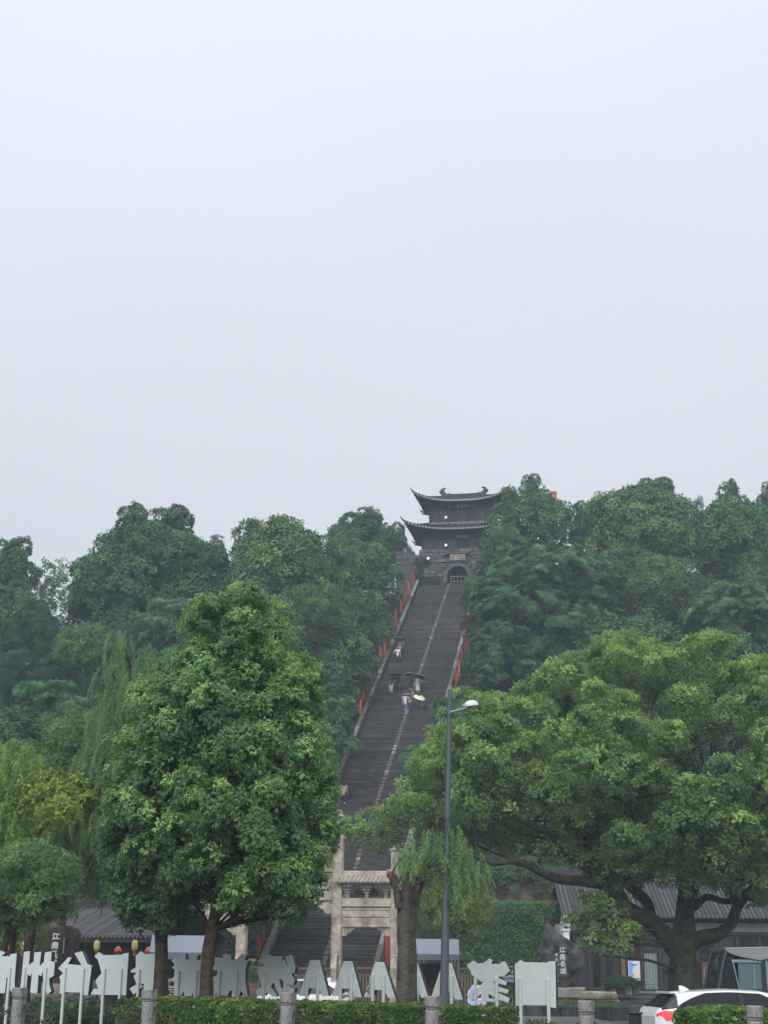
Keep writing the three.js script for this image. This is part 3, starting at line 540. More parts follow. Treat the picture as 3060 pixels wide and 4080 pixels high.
/* lobes through the volume of a crown whose outline is poly: each gets its own place in depth, the crown being as deep as it is wide */
function crownLobes(poly, depth, thick, lobePx, o = {}) {
  const xs = poly.map((p) => p[0]), ys = poly.map((p) => p[1]), x0 = Math.min(...xs), x1 = Math.max(...xs), y0 = Math.min(...ys), y1 = Math.max(...ys), pts = [];
  const k = DS / FPX * depth;                             // metres per traced pixel
  for (let tries = 0; tries < 6000 && pts.length < (o.max ?? 400); tries++) {
    const x = rr(x0, x1), y = rr(y0, y1); if (!inPoly(x, y, poly)) continue;
    const e = edgeDist(x, y, poly), R = lobePx * rr(0.75, 1.3), rad = Math.min(R, Math.max(e * 1.08, lobePx * 0.42));
    if (e < rad * 0.78 && rnd() < 0.8) continue;
    const th = thick * Math.sqrt(clamp(e / (o.edge ?? lobePx * 3), 0, 1)), dz = (rnd() < 0.5 ? -1 : 1) * th * Math.sqrt(rnd());
    if (pts.some((q) => Math.hypot(q[0] - x, q[1] - y, (q[2] - dz) / k * 0.9) < lobePx * (o.gap ?? 0.85))) continue;
    pts.push([x, y, dz, rad]);
  }
  return pts.map(([x, y, dz, rad]) => [T(x, y, depth + dz), V(rad * k, rad * k * (o.flat ?? 0.8), rad * k)]);
}
function tracedTree(name, label, foot, lobes, o) {
  seed(o.seed + 5);
  const t = thing(name, label, o.category ?? 'tree', foot, 0, o.group);
  const wood = (o.trunks ?? []).map(([pts, radii]) => limb(pts.map((p) => p.clone().sub(foot)), radii, 10)); if (wood.length) mesh('trunk', wood, o.bark, t);
  const main = (o.limbs ?? []).map(([pts, radii]) => limb(pts.map((p) => p.clone().sub(foot)), radii, 8));
  const nodes = [...(o.trunks ?? []), ...(o.limbs ?? [])].flatMap(([pts, radii]) => { const c = new THREE.CatmullRomCurve3(pts); return Array.from({ length: 9 }, (_, i) => [c.getPoint(i / 8), lerp(radii[0], radii[radii.length - 1], i / 8)]); });
  for (const [c, r] of lobes) {                           // a branch from the nearest lower wood to each lobe
    let best, bd = 1e9; for (const [p, rad] of nodes) { const d = p.distanceTo(c) + Math.max(0, p.y - c.y) * 2.5; if (d < bd) { bd = d; best = [p, rad]; } }
    if (!best) continue; const [p, rad] = best, m = lerpV(p, c, 0.5).add(V(gauss() * 0.08, 0.03, gauss() * 0.08).multiplyScalar(bd)), r0 = Math.min(rad * 0.6, o.twig ?? 0.06);
    main.push(limb([p, m, c, c.clone().add(V(gauss() * r.x * 0.5, r.y * 0.6, gauss() * r.z * 0.5))].map((v) => v.clone().sub(foot)), [r0, r0 * 0.75, r0 * 0.45, r0 * 0.15], 5));
  }
  if (main.length) mesh('limbs', main, o.bark, t);
  const spots = lobeTufts(lobes.map(([c, r]) => [c.clone().sub(foot), r]), o); tuftTotal += spots.length;
  leaves('crown', o.shapes, spots, leafMat(o.gloss ?? 0.94, o.through ?? 0.45), t);
  return t;
}

// the large camphor on the right, many-stemmed, spreading low to the left
{
  seed(3001);
  const D = 52, P3 = (x, y, dz = 0) => at(1960 + x * 0.663, 3300 + y * 0.663, D + dz);
  const poly = [[748, 1800], [775, 1765], [812, 1740], [855, 1715], [880, 1650], [935, 1600], [905, 1570], [960, 1530], [985, 1475], [1040, 1500], [1075, 1445], [1140, 1475], [1175, 1415], [1240, 1405], [1300, 1385], [1335, 1350], [1400, 1372], [1455, 1392], [1500, 1350], [1555, 1350], [1585, 1385], [1640, 1410], [1720, 1390], [1820, 1460], [1880, 1600], [1860, 1800], [1780, 1910], [1680, 1962], [1600, 1955], [1530, 1950], [1450, 1915], [1400, 1945], [1330, 1935], [1260, 1900], [1180, 1855], [1080, 1845], [1000, 1835], [930, 1825], [880, 1850], [800, 1850]];
  const lobes = crownLobes(poly, D, 4.6, 40, { edge: 190, gap: 0.98, flat: 0.66, max: 300 });
  lobes.push(...[[1275, 1950, 28], [1315, 1960, 24], [1255, 1990, 22], [1300, 2000, 26], [1345, 2010, 20], [1280, 2035, 18], [1325, 2045, 20], [1370, 2025, 15], [1300, 2062, 12]].map(([x, y, r]) => [T(x, y, D - 2 + (x % 5) * 0.3), V(r * 1.2 * DS / FPX * D, r * 0.55 * DS / FPX * D, r * DS / FPX * D)]));
  const foot = P3(1150, 1010); foot.y = ROAD;
  const B = (pts, r) => [pts.map((p) => P3(...p)), r];
  const base = P3(1150, 1010); base.y = ROAD - 0.2;
  tracedTree('camphor_tree', 'large spreading camphor tree with many thick stems in front of the tiled house', foot, lobes, {
    seed: 3002, bark: M.barkMoss, twig: 0.065,
    trunks: [[[base, P3(1150, 900), P3(1147, 780), P3(1146, 690), ...[[1153, 600], [1162, 500], [1165, 400], [1140, 300], [1090, 190], [1040, 60], [1020, -120]].map((q) => P3(...q))], [0.64, 0.5, 0.46, 0.47, 0.40, 0.34, 0.27, 0.22, 0.18, 0.14, 0.07]], B([[1150, 830, 0.05], [1105, 730, -0.15], [1040, 645, -0.3], [960, 560, -0.4], [840, 500, -0.6], [740, 420, -0.8], [670, 330, -1], [600, 250, -1.2], [490, 170, -1.4], [380, 90, -1.6]], [0.30, 0.34, 0.32, 0.30, 0.27, 0.25, 0.23, 0.21, 0.17, 0.12])],
    limbs: [B([[800, 470, -0.6], [740, 360, -0.9], [560, 322, -1.2], [430, 308, -1.6], [300, 268, -2], [205, 215, -2.3], [130, 198, -2.6], [0, 212, -3], [-90, 180, -3.2]], [0.22, 0.20, 0.19, 0.17, 0.15, 0.13, 0.11, 0.09, 0.05]),
      B([[960, 560, 0.2], [930, 440, 0.8], [820, 340, 1.4], [640, 170, 2], [600, 60, 2.4]], [0.22, 0.20, 0.17, 0.13, 0.08]), B([[630, 290, -1], [625, 200, -0.4], [590, 110, 0.2], [500, -40, 0.5], [430, -180, 1]], [0.2, 0.17, 0.14, 0.1, 0.05]),
      B([[1160, 560], [1190, 430, 0.5], [1235, 300, 1], [1285, 190, 1.4], [1295, 40, 1.8], [1330, -120, 2]], [0.24, 0.2, 0.17, 0.14, 0.1, 0.05]),
      B([[1150, 790, 0.05], [1190, 715, 0.1], [1260, 655, 0.1], [1360, 635], [1430, 580], [1475, 470, -0.3], [1560, 375, -0.6], [1659, 290, -0.8], [1790, 190, -1]], [0.26, 0.29, 0.27, 0.25, 0.22, 0.19, 0.17, 0.14, 0.07]), B([[1478, 470, -0.3], [1448, 340, -0.8], [1475, 160, -1.2], [1490, 0, -1.5]], [0.18, 0.15, 0.11, 0.06]), B([[1210, 480, 0.3], [1290, 415, 0.1], [1400, 440], [1490, 415, -0.2]], [0.14, 0.12, 0.11, 0.12]),
      B([[1090, 190], [960, 60, -1.6], [820, -120, -2.2], [760, -300, -2.6]], [0.15, 0.12, 0.09, 0.04]), B([[1040, 60], [1080, -120, -1], [1040, -380, -2], [900, -560, -2.6]], [0.14, 0.11, 0.08, 0.03]), B([[490, 170, -1.4], [330, 30, -2.4], [150, -60, -3], [-40, -180, -3.4]], [0.13, 0.1, 0.07, 0.03])],
    shapes: G.camphorSmall, size: 0.30, density: 0.95, vary: 0.16, rag: 1.9, wob: 1.1, color: [0.090, 0.162, 0.046], newLeaf: [0.182, 0.272, 0.075], fresh: 0.55, up: 0.6, open: 0.55,
  });
}
// the dense egg-shaped camphor on the left and the smaller one joined to it
{
  seed(3101);
  const D = 27.2;
  const poly = [[492, 1205], [520, 1240], [575, 1300], [620, 1310], [640, 1350], [645, 1400], [685, 1440], [705, 1500], [704, 1570], [712, 1640], [722, 1700], [724, 1780], [722, 1850], [700, 1910], [685, 1955], [650, 1985], [590, 2005], [540, 1990], [470, 1960], [420, 1985], [370, 1960], [330, 1930], [280, 1890], [240, 1800], [232, 1720], [245, 1640], [245, 1580], [270, 1510], [300, 1460], [340, 1420], [390, 1385], [396, 1345], [410, 1318], [462, 1268]];
  const lobes = crownLobes(poly, D, 1.9, 31, { edge: 170, gap: 0.88, flat: 0.78, max: 330 });
  const foot = T(447, 2152, D); foot.y = -0.02;
  tracedTree('camphor_tree', 'tall egg-shaped camphor tree with a slender reddish trunk rising behind the hedge at left', foot, lobes, {
    seed: 3102, bark: M.barkBrown, twig: 0.035,
    trunks: [[[T(445, 2190, D), T(446, 2130, D), T(447, 2080, D), T(458, 2010, D), T(470, 1940, D), T(480, 1800, D), T(492, 1600, D), T(498, 1400, D), T(500, 1290, D)], [0.135, 0.122, 0.118, 0.11, 0.10, 0.085, 0.06, 0.04, 0.012]]],
    limbs: [[[T(470, 1940, D), T(560, 1830, D - 0.4), T(640, 1720, D - 0.8)], [0.06, 0.045, 0.02]], [[T(475, 1860, D), T(400, 1740, D + 0.3), T(330, 1640, D + 0.4)], [0.06, 0.045, 0.02]], [[T(484, 1740, D), T(560, 1600, D + 0.3), T(620, 1480, D + 0.3)], [0.05, 0.04, 0.015]], [[T(488, 1650, D), T(420, 1540, D - 0.4), T(370, 1450, D - 0.5)], [0.05, 0.04, 0.015]]],
    shapes: G.camphorMid, size: 0.2, density: 0.92, vary: 0.16, rag: 1.8, wob: 2.2, color: [0.077, 0.158, 0.053], newLeaf: [0.165, 0.265, 0.085], fresh: 0.52, up: 0.55, open: 0.55,
  });
  seed(3151);
  const D2 = 27.8, poly2 = [[250, 1700], [300, 1640], [350, 1660], [400, 1690], [430, 1760], [430, 1850], [420, 1950], [390, 2000], [340, 2025], [290, 2000], [250, 1950], [225, 1880], [225, 1780]];
  const foot2 = T(347, 2150, D2); foot2.y = -0.02;
  tracedTree('camphor_tree', 'smaller dark-trunked camphor tree joined to the left side of the tall egg-shaped one', foot2, crownLobes(poly2, D2, 1.1, 34, { edge: 110, gap: 0.8, max: 120 }), {
    seed: 3152, bark: M.bark, twig: 0.035, trunks: [[[T(346, 2190, D2), T(347, 2120, D2), T(349, 2040, D2), T(347, 1960, D2), T(342, 1850, D2), T(338, 1720, D2)], [0.15, 0.135, 0.125, 0.115, 0.08, 0.02]]],
    shapes: G.camphorMid, size: 0.2, density: 0.92, vary: 0.16, rag: 1.8, wob: 2.2, color: [0.050, 0.106, 0.036], newLeaf: [0.09, 0.17, 0.05], fresh: 0.3, up: 0.5, open: 0.55,
  });
}
// hanging foliage: strands on lobes
function willow(name, label, foot, lobes, o) {
  seed(o.seed);
  const t = thing(name, label, o.category ?? 'tree', foot, 0);
  mesh('trunk', (o.trunks ?? []).map(([pts, r]) => limb(pts.map((p) => p.clone().sub(foot)), r, 10)), o.bark, t);
  const nodes = o.trunks.flatMap(([pts, radii]) => { const c = new THREE.CatmullRomCurve3(pts); return [0.5, 0.7, 0.85, 1].map((k) => [c.getPoint(k), radii[radii.length - 1]]); });
  const br = []; for (const [c] of lobes) { let best = nodes[0][0], bd = 1e9; for (const [p] of nodes) { const d = p.distanceTo(c) + Math.max(0, p.y - c.y) * 2; if (d < bd) { bd = d; best = p; } } br.push(limb([best, lerpV(best, c, 0.5).add(V(0, 0.12 * bd, 0)), c].map((v) => v.clone().sub(foot)), [o.twig ?? 0.05, (o.twig ?? 0.05) * 0.6, 0.008], 5)); }
  mesh('limbs', br, o.bark, t);
  const out = [];
  lobes.forEach(([c, r]) => { const n = Math.round(r.x * r.y * 60 * (o.density ?? 1) / (o.len * o.len)), lv = rr(0.85, 1.15); for (let i = 0; i < n; i++) { const d = V(gauss(), gauss(), gauss()).normalize(), p = V(c.x + d.x * r.x * rr(0.4, 1) - foot.x, c.y + d.y * r.y * rr(0.4, 1) - foot.y + o.len * 0.35, c.z + d.z * r.z * rr(0.4, 1) - foot.z), L = o.len * rr(0.6, 1.35); out.push([p, V(-d.x * 0.22 + gauss() * 0.06, 1, -d.z * 0.22 + gauss() * 0.06).normalize(), [L * (o.fat ?? 1), L, L * (o.fat ?? 1)], tint(rnd() < (o.fresh ?? 0.2) ? o.newLeaf : o.color, lv * rr(0.75, 1.2), rr(-0.1, 0.12))]); } });
  tuftTotal += out.length;
  leaves('crown', G.strand, out, leafMat(0.94, 0.45), t);
  return t;
}
{
  seed(3201);
  const D = 37, poly = [[210, 1440], [255, 1375], [310, 1385], [360, 1420], [420, 1500], [420, 1700], [400, 1870], [330, 1925], [250, 1915], [190, 1920], [130, 1925], [95, 1880], [105, 1800], [135, 1700], [170, 1600], [190, 1520]];
  const foot = T(119 / DS, 2110, D); foot.x = at(119, 3800, D).x; foot.y = ROAD;
  willow('willow_tree', 'broad drooping grey-green willow filling the left behind the egg-shaped camphor', foot, crownLobes(poly, D, 2.6, 42, { edge: 130, gap: 0.7, max: 160 }), {
    seed: 3202, bark: M.bark, trunks: [[[foot.clone(), at(121, 3720, D), T(100, 1900, D), T(180, 1720, D), T(255, 1560, D), T(285, 1440, D)], [0.13, 0.12, 0.12, 0.1, 0.07, 0.03]], [[T(90, 1930, D), T(130, 1800, D), T(140, 1720, D)], [0.09, 0.07, 0.03]]],
    len: 0.7, fat: 1.35, density: 0.85, color: [0.078, 0.140, 0.054], newLeaf: [0.125, 0.19, 0.078], fresh: 0.28,
  });
  seed(3251);
  const D3 = 40, poly3 = [[-90, 1650], [-40, 1600], [40, 1605], [85, 1640], [110, 1690], [95, 1760], [120, 1850], [110, 1950], [60, 2005], [0, 2010], [-60, 1990], [-110, 1800]];
  const foot3 = T(-45, 2110, D3); foot3.y = ROAD;
  willow('willow_tree', 'yellow-green willow at the left edge of the photograph', foot3, crownLobes(poly3, D3, 2, 36, { edge: 90, gap: 0.72, max: 90 }), {
    seed: 3252, bark: M.bark, trunks: [[[foot3.clone(), T(-30, 1950, D3), T(5, 1780, D3), T(15, 1650, D3)], [0.16, 0.13, 0.1, 0.03]]], len: 1.0, fat: 1.7, density: 1.25, color: [0.105, 0.185, 0.045], newLeaf: [0.15, 0.235, 0.055], fresh: 0.4,
  });
  seed(3301);
  const D4 = 35.2, lobes4 = [[60, 1745, 26], [95, 1730, 26], [130, 1715, 26], [160, 1700, 20], [110, 1690, 24], [180, 1730, 18], [75, 1700, 22], [140, 1750, 22], [100, 1770, 22]].map(([x, y, r]) => [T(x, y, D4 - 2 + (x % 7) * 0.4), V(r * 1.1, r * 0.7, r).multiplyScalar(DS / FPX * D4)]);
  const foot4 = T(30, 2100, D4); foot4.y = ROAD;
  tracedTree('young_tree', 'bright lime-green young tree between the two willows at left', foot4, lobes4, { seed: 3302, bark: M.bark, twig: 0.04, trunks: [[[foot4.clone(), T(45, 1900, D4), T(105, 1760, D4)], [0.07, 0.055, 0.03]]], shapes: G.broad, size: 0.26, density: 1.2, color: [0.115, 0.17, 0.026], newLeaf: [0.17, 0.23, 0.032], fresh: 0.4, up: 0.6, open: 0.5 });
  seed(3351);
  const D5 = 33.5, poly5 = [[-60, 1900], [0, 1840], [70, 1810], [115, 1835], [185, 1880], [150, 1925], [175, 1965], [125, 1990], [70, 2000], [0, 2005], [-60, 2000]];
  const foot5 = T(10, 2100, D5); foot5.y = ROAD;
  tracedTree('leafy_tree', 'mid-green leafy tree low at left in front of the long tiled roof', foot5, crownLobes(poly5, D5, 1.2, 26, { edge: 60, gap: 0.85, max: 80 }), { seed: 3352, bark: M.bark, twig: 0.05, trunks: [[[foot5.clone(), T(20, 2000, D5), T(95, 1880, D5)], [0.08, 0.07, 0.04]]], shapes: G.bamboo, size: 0.24, density: 0.85, color: [0.075, 0.145, 0.045], newLeaf: [0.12, 0.20, 0.06], rag: 2.4, wob: 2.0, fresh: 0.3, up: 0.5, open: 0.6 });
}
{
  seed(3371);
  const D6 = 47, poly6 = [[30, 1640], [90, 1560], [170, 1540], [230, 1570], [250, 1700], [230, 1850], [150, 1900], [60, 1880], [20, 1760]], foot6 = T(135, 2090, D6); foot6.y = ROAD;
  tracedTree('leafy_tree', 'fluffy mid-green tree filling the gap between the two willows at left', foot6, crownLobes(poly6, D6, 2.2, 38, { edge: 80, gap: 0.85, max: 80 }), { seed: 3372, bark: M.bark, twig: 0.05, trunks: [[[foot6.clone(), T(136, 1950, D6), T(140, 1750, D6)], [0.13, 0.11, 0.04]]], shapes: G.fine, size: 0.3, density: 0.9, color: [0.058, 0.115, 0.04], newLeaf: [0.10, 0.17, 0.055], fresh: 0.3, up: 0.5, open: 0.6, rag: 1.8, wob: 1.1 });
}
// the pollarded willow beside the lamp post
{
  seed(3401);
  const D = 24.9, lobes = [[862, 1852, 16], [1012, 1848, 24], [1040, 1905, 18], [905, 1830, 26], [940, 1815, 28], [975, 1830, 28], [890, 1870, 26], [925, 1870, 28], [960, 1875, 30], [1000, 1870, 30], [1030, 1890, 26], [1035, 1920, 20], [990, 1910, 24], [900, 1910, 22], [880, 1845, 18], [945, 1920, 24], [870, 1885, 14]].map(([x, y, r]) => [T(x, y, D + ((x * 7) % 11) * 0.09 - 0.5), V(r, r, r).multiplyScalar(DS / FPX * D)]);
  const foot = T(880, 2160, D); foot.y = -0.02;
  willow('pollarded_willow', 'pollarded willow with thick ridged trunk and a tuft of hanging twigs beside the lamp post', foot, lobes, {
    seed: 3402, bark: M.barkPale, twig: 0.016, trunks: [[[T(879, 2200, D), T(879, 2130, D), T(879, 2050, D), T(879, 1980, D), T(881, 1925, D), T(884, 1893, D)], [0.19, 0.17, 0.165, 0.165, 0.16, 0.15]], [[T(866, 1960, D - 0.05), T(858, 1915, D - 0.1), T(845, 1890, D - 0.12)], [0.10, 0.085, 0.07]], [[T(893, 1940, D), T(908, 1900, D), T(915, 1880, D + 0.05)], [0.09, 0.08, 0.06]]],
    len: 0.6, fat: 1.5, density: 1.0, color: [0.092, 0.165, 0.056], newLeaf: [0.135, 0.215, 0.075], fresh: 0.3,
  });
  const w = scene.children.find((c) => c.name === 'pollarded_willow');
  mesh('cut_stub', rod(T(846, 1893, D - 0.12).sub(foot), T(842, 1884, D - 0.13).sub(foot), 0.072, 0.068, 12), surf([0.16, 0.06, 0.03], [0.26, 0.11, 0.06], { rep: 3 }), w);
  const tw = []; for (let k = 0; k < 26; k++) { const p = T(rr(866, 900), rr(1900, 1960), D - rr(-0.2, 0.25)), q = p.clone().add(V(gauss() * 0.22, -rr(0.15, 0.5), gauss() * 0.15 + 0.1)); tw.push(limb([p, lerpV(p, q, 0.4).add(V(gauss() * 0.08, 0.03, 0.05)), q].map((v) => v.sub(foot)), [0.006, 0.004, 0.002], 4)); }
  mesh('bare_twigs', tw, M.bark, w);
}

// ---------------------------------------------------------------- trees on the hill, each by its outline's place and size
function hillDepth(px, py) { const d = ray(px, py); for (let z = 60; z < 240; z += 0.5) { const p = d.clone().multiplyScalar(z / -d.z).add(camera.position); if (p.y < hillH(p.x, p.z) + 0.8) return z; } return 150; }
const KIND = {
  dark: { shapes: G.camphor, color: [0.030, 0.072, 0.030], newLeaf: [0.055, 0.11, 0.04], fresh: 0.25, bark: M.bark },
  mid: { shapes: G.broad, color: [0.042, 0.092, 0.032], newLeaf: [0.075, 0.14, 0.045], fresh: 0.3, bark: M.bark },
  olive: { shapes: G.fine, color: [0.060, 0.098, 0.036], newLeaf: [0.10, 0.15, 0.05], fresh: 0.35, bark: M.bark },
  yellow: { shapes: G.broad, color: [0.056, 0.105, 0.034], newLeaf: [0.125, 0.165, 0.05], fresh: 0.35, bark: M.bark },
  feather: { shapes: G.spray, color: [0.034, 0.078, 0.034], newLeaf: [0.058, 0.115, 0.045], fresh: 0.3, bark: M.bark, up: 0.9, lobeFlat: 0.62 },
  pale: { shapes: G.spray, color: [0.044, 0.090, 0.040], newLeaf: [0.075, 0.13, 0.055], fresh: 0.35, bark: M.bark, up: 0.8, lobeFlat: 0.7 },
  cedar: { shapes: G.needle, color: [0.022, 0.048, 0.030], newLeaf: [0.03, 0.065, 0.036], fresh: 0.2, bark: M.bark, up: 0.1 },
  bamboo: { shapes: G.bamboo, color: [0.056, 0.105, 0.036], newLeaf: [0.08, 0.135, 0.046], fresh: 0.3, bark: M.bark, up: 0.7 },
  red: { shapes: G.spray, color: [0.11, 0.032, 0.024], newLeaf: [0.16, 0.05, 0.03], fresh: 0.3, bark: M.bark, up: 0.7 },
};
let hillSeed = 6000;
function hillTree(name, label, x, top, bot, hw, kind, o = {}) {
  const px = x * DS, depth = o.depth ?? hillDepth(px, bot * DS);
  const a = at(px, top * DS, depth), b = at(px, bot * DS, depth), l = at((x - hw) * DS, (top + bot) / 2 * DS, depth), r = at((x + hw) * DS, (top + bot) / 2 * DS, depth);
  const c = a.clone().add(b).multiplyScalar(0.5), R = V(r.distanceTo(l) / 2 * 0.95, (a.y - b.y) / 2 * 0.93, 0); R.z = Math.min(R.x * 0.95, R.x * 0.6 + 1.6); if (o.deep) R.z = o.deep;
  const foot = V(c.x + rr(-0.1, 0.1) * R.x, 0, c.z); foot.y = hillH(foot.x, foot.z) - 0.1;
  const size = clamp(R.x * 0.16, 0.28, 0.56) * (o.size ?? 1), k = { ...KIND[kind] }; for (const q of ['color', 'newLeaf']) k[q] = [k[q][0] * 1.08, k[q][1] * 1.16, k[q][2] * 1.14];
  hillSeed += 13;
  const t = makeTree(name, label, foot, { c, r: R }, { ...k, seed: hillSeed, size, lobes: Math.round(clamp(R.x * R.y * 1.35, 10, 38)), density: 0.95, trunk: clamp(R.x * 0.05, 0.08, 0.3), vary: 0.16, through: 0.12, ...o, size });
  return t;
}
// left of the stairs, skyline first
hillTree('hill_tree', 'dark leafy tree on the skyline at the far left edge', 18, 1158, 1330, 62, 'dark', { depth: 118 });
hillTree('hill_tree', 'dark tree filling the slope under the far-left skyline tree', 25, 1272, 1440, 84, 'dark', { depth: 112 });
hillTree('hill_tree', 'dark tree between the airy pale tree and the cedar at left', 150, 1372, 1520, 70, 'dark', { depth: 106 });
hillTree('hill_tree', 'airy pale tree with sky showing through, between the far-left tree and the big twin-domed one', 112, 1198, 1400, 56, 'yellow', { depth: 122, density: 0.4, open: 0.9, lobeSize: 0.75 });
hillTree('hill_tree', 'thin tree below the airy pale tree, sky gaps between its stems', 130, 1330, 1470, 70, 'dark', { depth: 126, density: 0.45, open: 0.9, lobeSize: 0.8 });
hillTree('hill_tree', 'big dark twin-domed tree on the left skyline', 335, 1145, 1420, 160, 'dark', { depth: 116, lobes: 42, extra: [] });
hillTree('hill_tree', 'left dome of foliage standing on top of the twin-domed tree', 285, 1089, 1190, 36, 'dark', { depth: 117 });
hillTree('hill_tree', 'right dome of foliage standing on top of the twin-domed tree', 366, 1092, 1210, 54, 'dark', { depth: 117 });
hillTree('hill_tree', 'round dark tree filling the right shoulder of the twin-domed tree', 450, 1168, 1330, 46, 'dark', { depth: 117 });
hillTree('hill_tree', 'dark tree at the left shoulder of the twin-domed tree', 205, 1200, 1370, 52, 'dark', { depth: 119 });
hillTree('hill_tree', 'tree with yellow-tipped leaves on the skyline above the egg-shaped camphor', 600, 1126, 1340, 96, 'yellow', { depth: 113, lobes: 34 });
hillTree('hill_tree', 'dark tree on the skyline between the yellow-tipped tree and the gate tower', 778, 1103, 1225, 66, 'dark', { depth: 139 });
hillTree('hill_tree', 'dark tree touching the left roof corner of the gate tower', 846, 1130, 1250, 40, 'dark', { depth: 148 });
hillTree('hill_tree', 'mid-green tree right of the yellow-tipped tree', 715, 1150, 1300, 60, 'mid', { depth: 124 });
hillTree('hill_tree', 'broad mid-green tree just left of the head of the stairs', 782, 1165, 1330, 76, 'mid', { depth: 131 });
hillTree('hill_tree', 'pale rounded tree below the yellow-tipped tree', 690, 1262, 1370, 62, 'olive', { depth: 108 });
hillTree('hill_tree', 'leafy tree whose boughs reach the upper left flags of the stairs', 792, 1275, 1405, 60, 'mid', { depth: 123 });
hillTree('hill_tree', 'round dark tree halfway up, left of the people on the stairs', 722, 1352, 1500, 86, 'mid', { depth: 111 });
hillTree('hill_tree', 'small bright tree by the left wall where the stairs are half climbed', 774, 1378, 1470, 40, 'pale', { depth: 115 });
hillTree('hill_tree', 'feathery pale tree leaning over the lower left wall of the stairs', 736, 1495, 1660, 42, 'pale', { depth: 96 });
hillTree('hill_tree', 'shrubby tree by the left stair wall above the woman in pink', 708, 1620, 1745, 28, 'mid', { depth: 90 });
hillTree('hill_tree', 'dark tree squeezed between the egg-shaped camphor and the stairs', 715, 1420, 1590, 58, 'dark', { depth: 100 });
hillTree('hill_tree', 'leafy slope tree whose top shows above the camphor, left of the rounded pale tree', 560, 1290, 1460, 90, 'mid', { depth: 106 });
hillTree('cedar_tree', 'dark drooping cedar at the left edge halfway up the hill', 70, 1290, 1590, 96, 'cedar', { depth: 92, lobes: 34, profile: (y) => clamp(0.95 - y * 0.5, 0.4, 1.2) });
hillTree('cedar_tree', 'dark cedar behind the light bamboo', 235, 1340, 1540, 80, 'cedar', { depth: 100 });
hillTree('bamboo_clump', 'light green bamboo clump on the left slope', 190, 1352, 1450, 74, 'bamboo', { depth: 88, lobes: 20 });
hillTree('hill_tree', 'pale tree between the twin-domed tree and the top of the camphor', 365, 1283, 1410, 76, 'pale', { depth: 104 });
hillTree('hill_tree', 'shadowed tree under the twin-domed tree', 440, 1350, 1500, 90, 'dark', { depth: 104 });
hillTree('hill_tree', 'mid-green tree on the low slope at left above the yellow-green willow', 95, 1455, 1640, 108, 'feather', { depth: 74 });
hillTree('hill_tree', 'leafy tree left of the drooping willow top', 190, 1490, 1680, 80, 'pale', { depth: 66 });
hillTree('hill_tree', 'dark tree low at the far left edge behind the yellow-green willow', 5, 1530, 1720, 70, 'dark', { depth: 72 });
hillTree('hill_tree', 'small blue-green tree peeping over the left shoulder of the camphor', 400, 1392, 1480, 42, 'pale', { depth: 80 });
hillTree('hill_tree', 'dense tree behind the trunks of the camphors, above the white canopy', 520, 1800, 1990, 150, 'dark', { depth: 79 });
hillTree('hill_tree', 'dense tree on the low slope behind the drooping willow', 260, 1650, 1960, 130, 'dark', { depth: 76 });
// right of the stairs
hillTree('hill_tree', 'sparse tall tree with ragged twigs on the skyline right of the gate tower', 1150, 1062, 1215, 96, 'mid', { depth: 136, density: 0.6, open: 0.85, lobeSize: 0.72, lobes: 34 });
hillTree('hill_tree', 'topmost ragged shoot of the sparse tree beside the gate tower', 1150, 1023, 1110, 24, 'mid', { depth: 136, density: 0.8, lobeSize: 0.9, lobes: 12 });
hillTree('hill_tree', 'slim ragged shoot hiding the right roof corner of the gate tower', 1102, 1048, 1160, 18, 'mid', { depth: 134, density: 0.85, lobes: 12 });
hillTree('hill_tree', 'tree that covers the right half of the gate tower', 1096, 1136, 1250, 46, 'mid', { depth: 133, density: 0.9 });
hillTree('hill_tree', 'biggest feathery dark tree right of the stairs', 1190, 1165, 1490, 172, 'feather', { depth: 114, lobes: 52, density: 1.05, deep: 6 });
hillTree('hill_tree', 'low feathery boughs beside the right wall of the stairs', 1098, 1335, 1480, 80, 'feather', { depth: 111, lobes: 26 });
hillTree('hill_tree', 'bright shrub beside the gate arch', 1024, 1238, 1320, 24, 'mid', { depth: 134, color: [0.065, 0.13, 0.035], size: 0.8 });
hillTree('hill_tree', 'tree with yellowing crown on the right skyline', 1385, 1052, 1260, 118, 'yellow', { depth: 128, lobes: 38, fresh: 0.25 });
hillTree('hill_tree', 'small dark treetop behind the yellowing crown', 1418, 1034, 1120, 44, 'dark', { depth: 138 });
hillTree('hill_tree', 'small dark tree left of the yellowing crown on the skyline', 1268, 1078, 1200, 44, 'dark', { depth: 136 });
hillTree('cypress_tree', 'thin dark cypress on the right skyline left of the taller pointed one', 1508, 1072, 1180, 18, 'cedar', { depth: 136, lobes: 10 });
hillTree('hill_tree', 'pointed dark treetop on the right skyline', 1582, 1032, 1160, 40, 'dark', { depth: 137, density: 0.7, lobes: 16, profile: (y) => clamp(0.8 - y * 0.5, 0.25, 1.2) });
hillTree('hill_tree', 'pointed dark treetop cut by the right edge of the photograph', 1662, 1044, 1180, 36, 'dark', { depth: 136, density: 0.75, lobes: 14, profile: (y) => clamp(0.8 - y * 0.5, 0.25, 1.2) });
hillTree('hill_tree', 'wide mid-green tree under the pointed treetops at right', 1590, 1092, 1270, 100, 'mid', { depth: 126, lobes: 34 });
hillTree('hill_tree', 'round olive tree right of the biggest feathery tree', 1432, 1208, 1370, 78, 'olive', { depth: 112, lobes: 30 });
hillTree('hill_tree', 'dark tree in the gap between the olive tree and the pale feathery one', 1510, 1240, 1400, 60, 'dark', { depth: 114 });
hillTree('hill_tree', 'pale feathery tree at the right edge above the large camphor', 1585, 1252, 1410, 92, 'pale', { depth: 100, lobes: 30 });
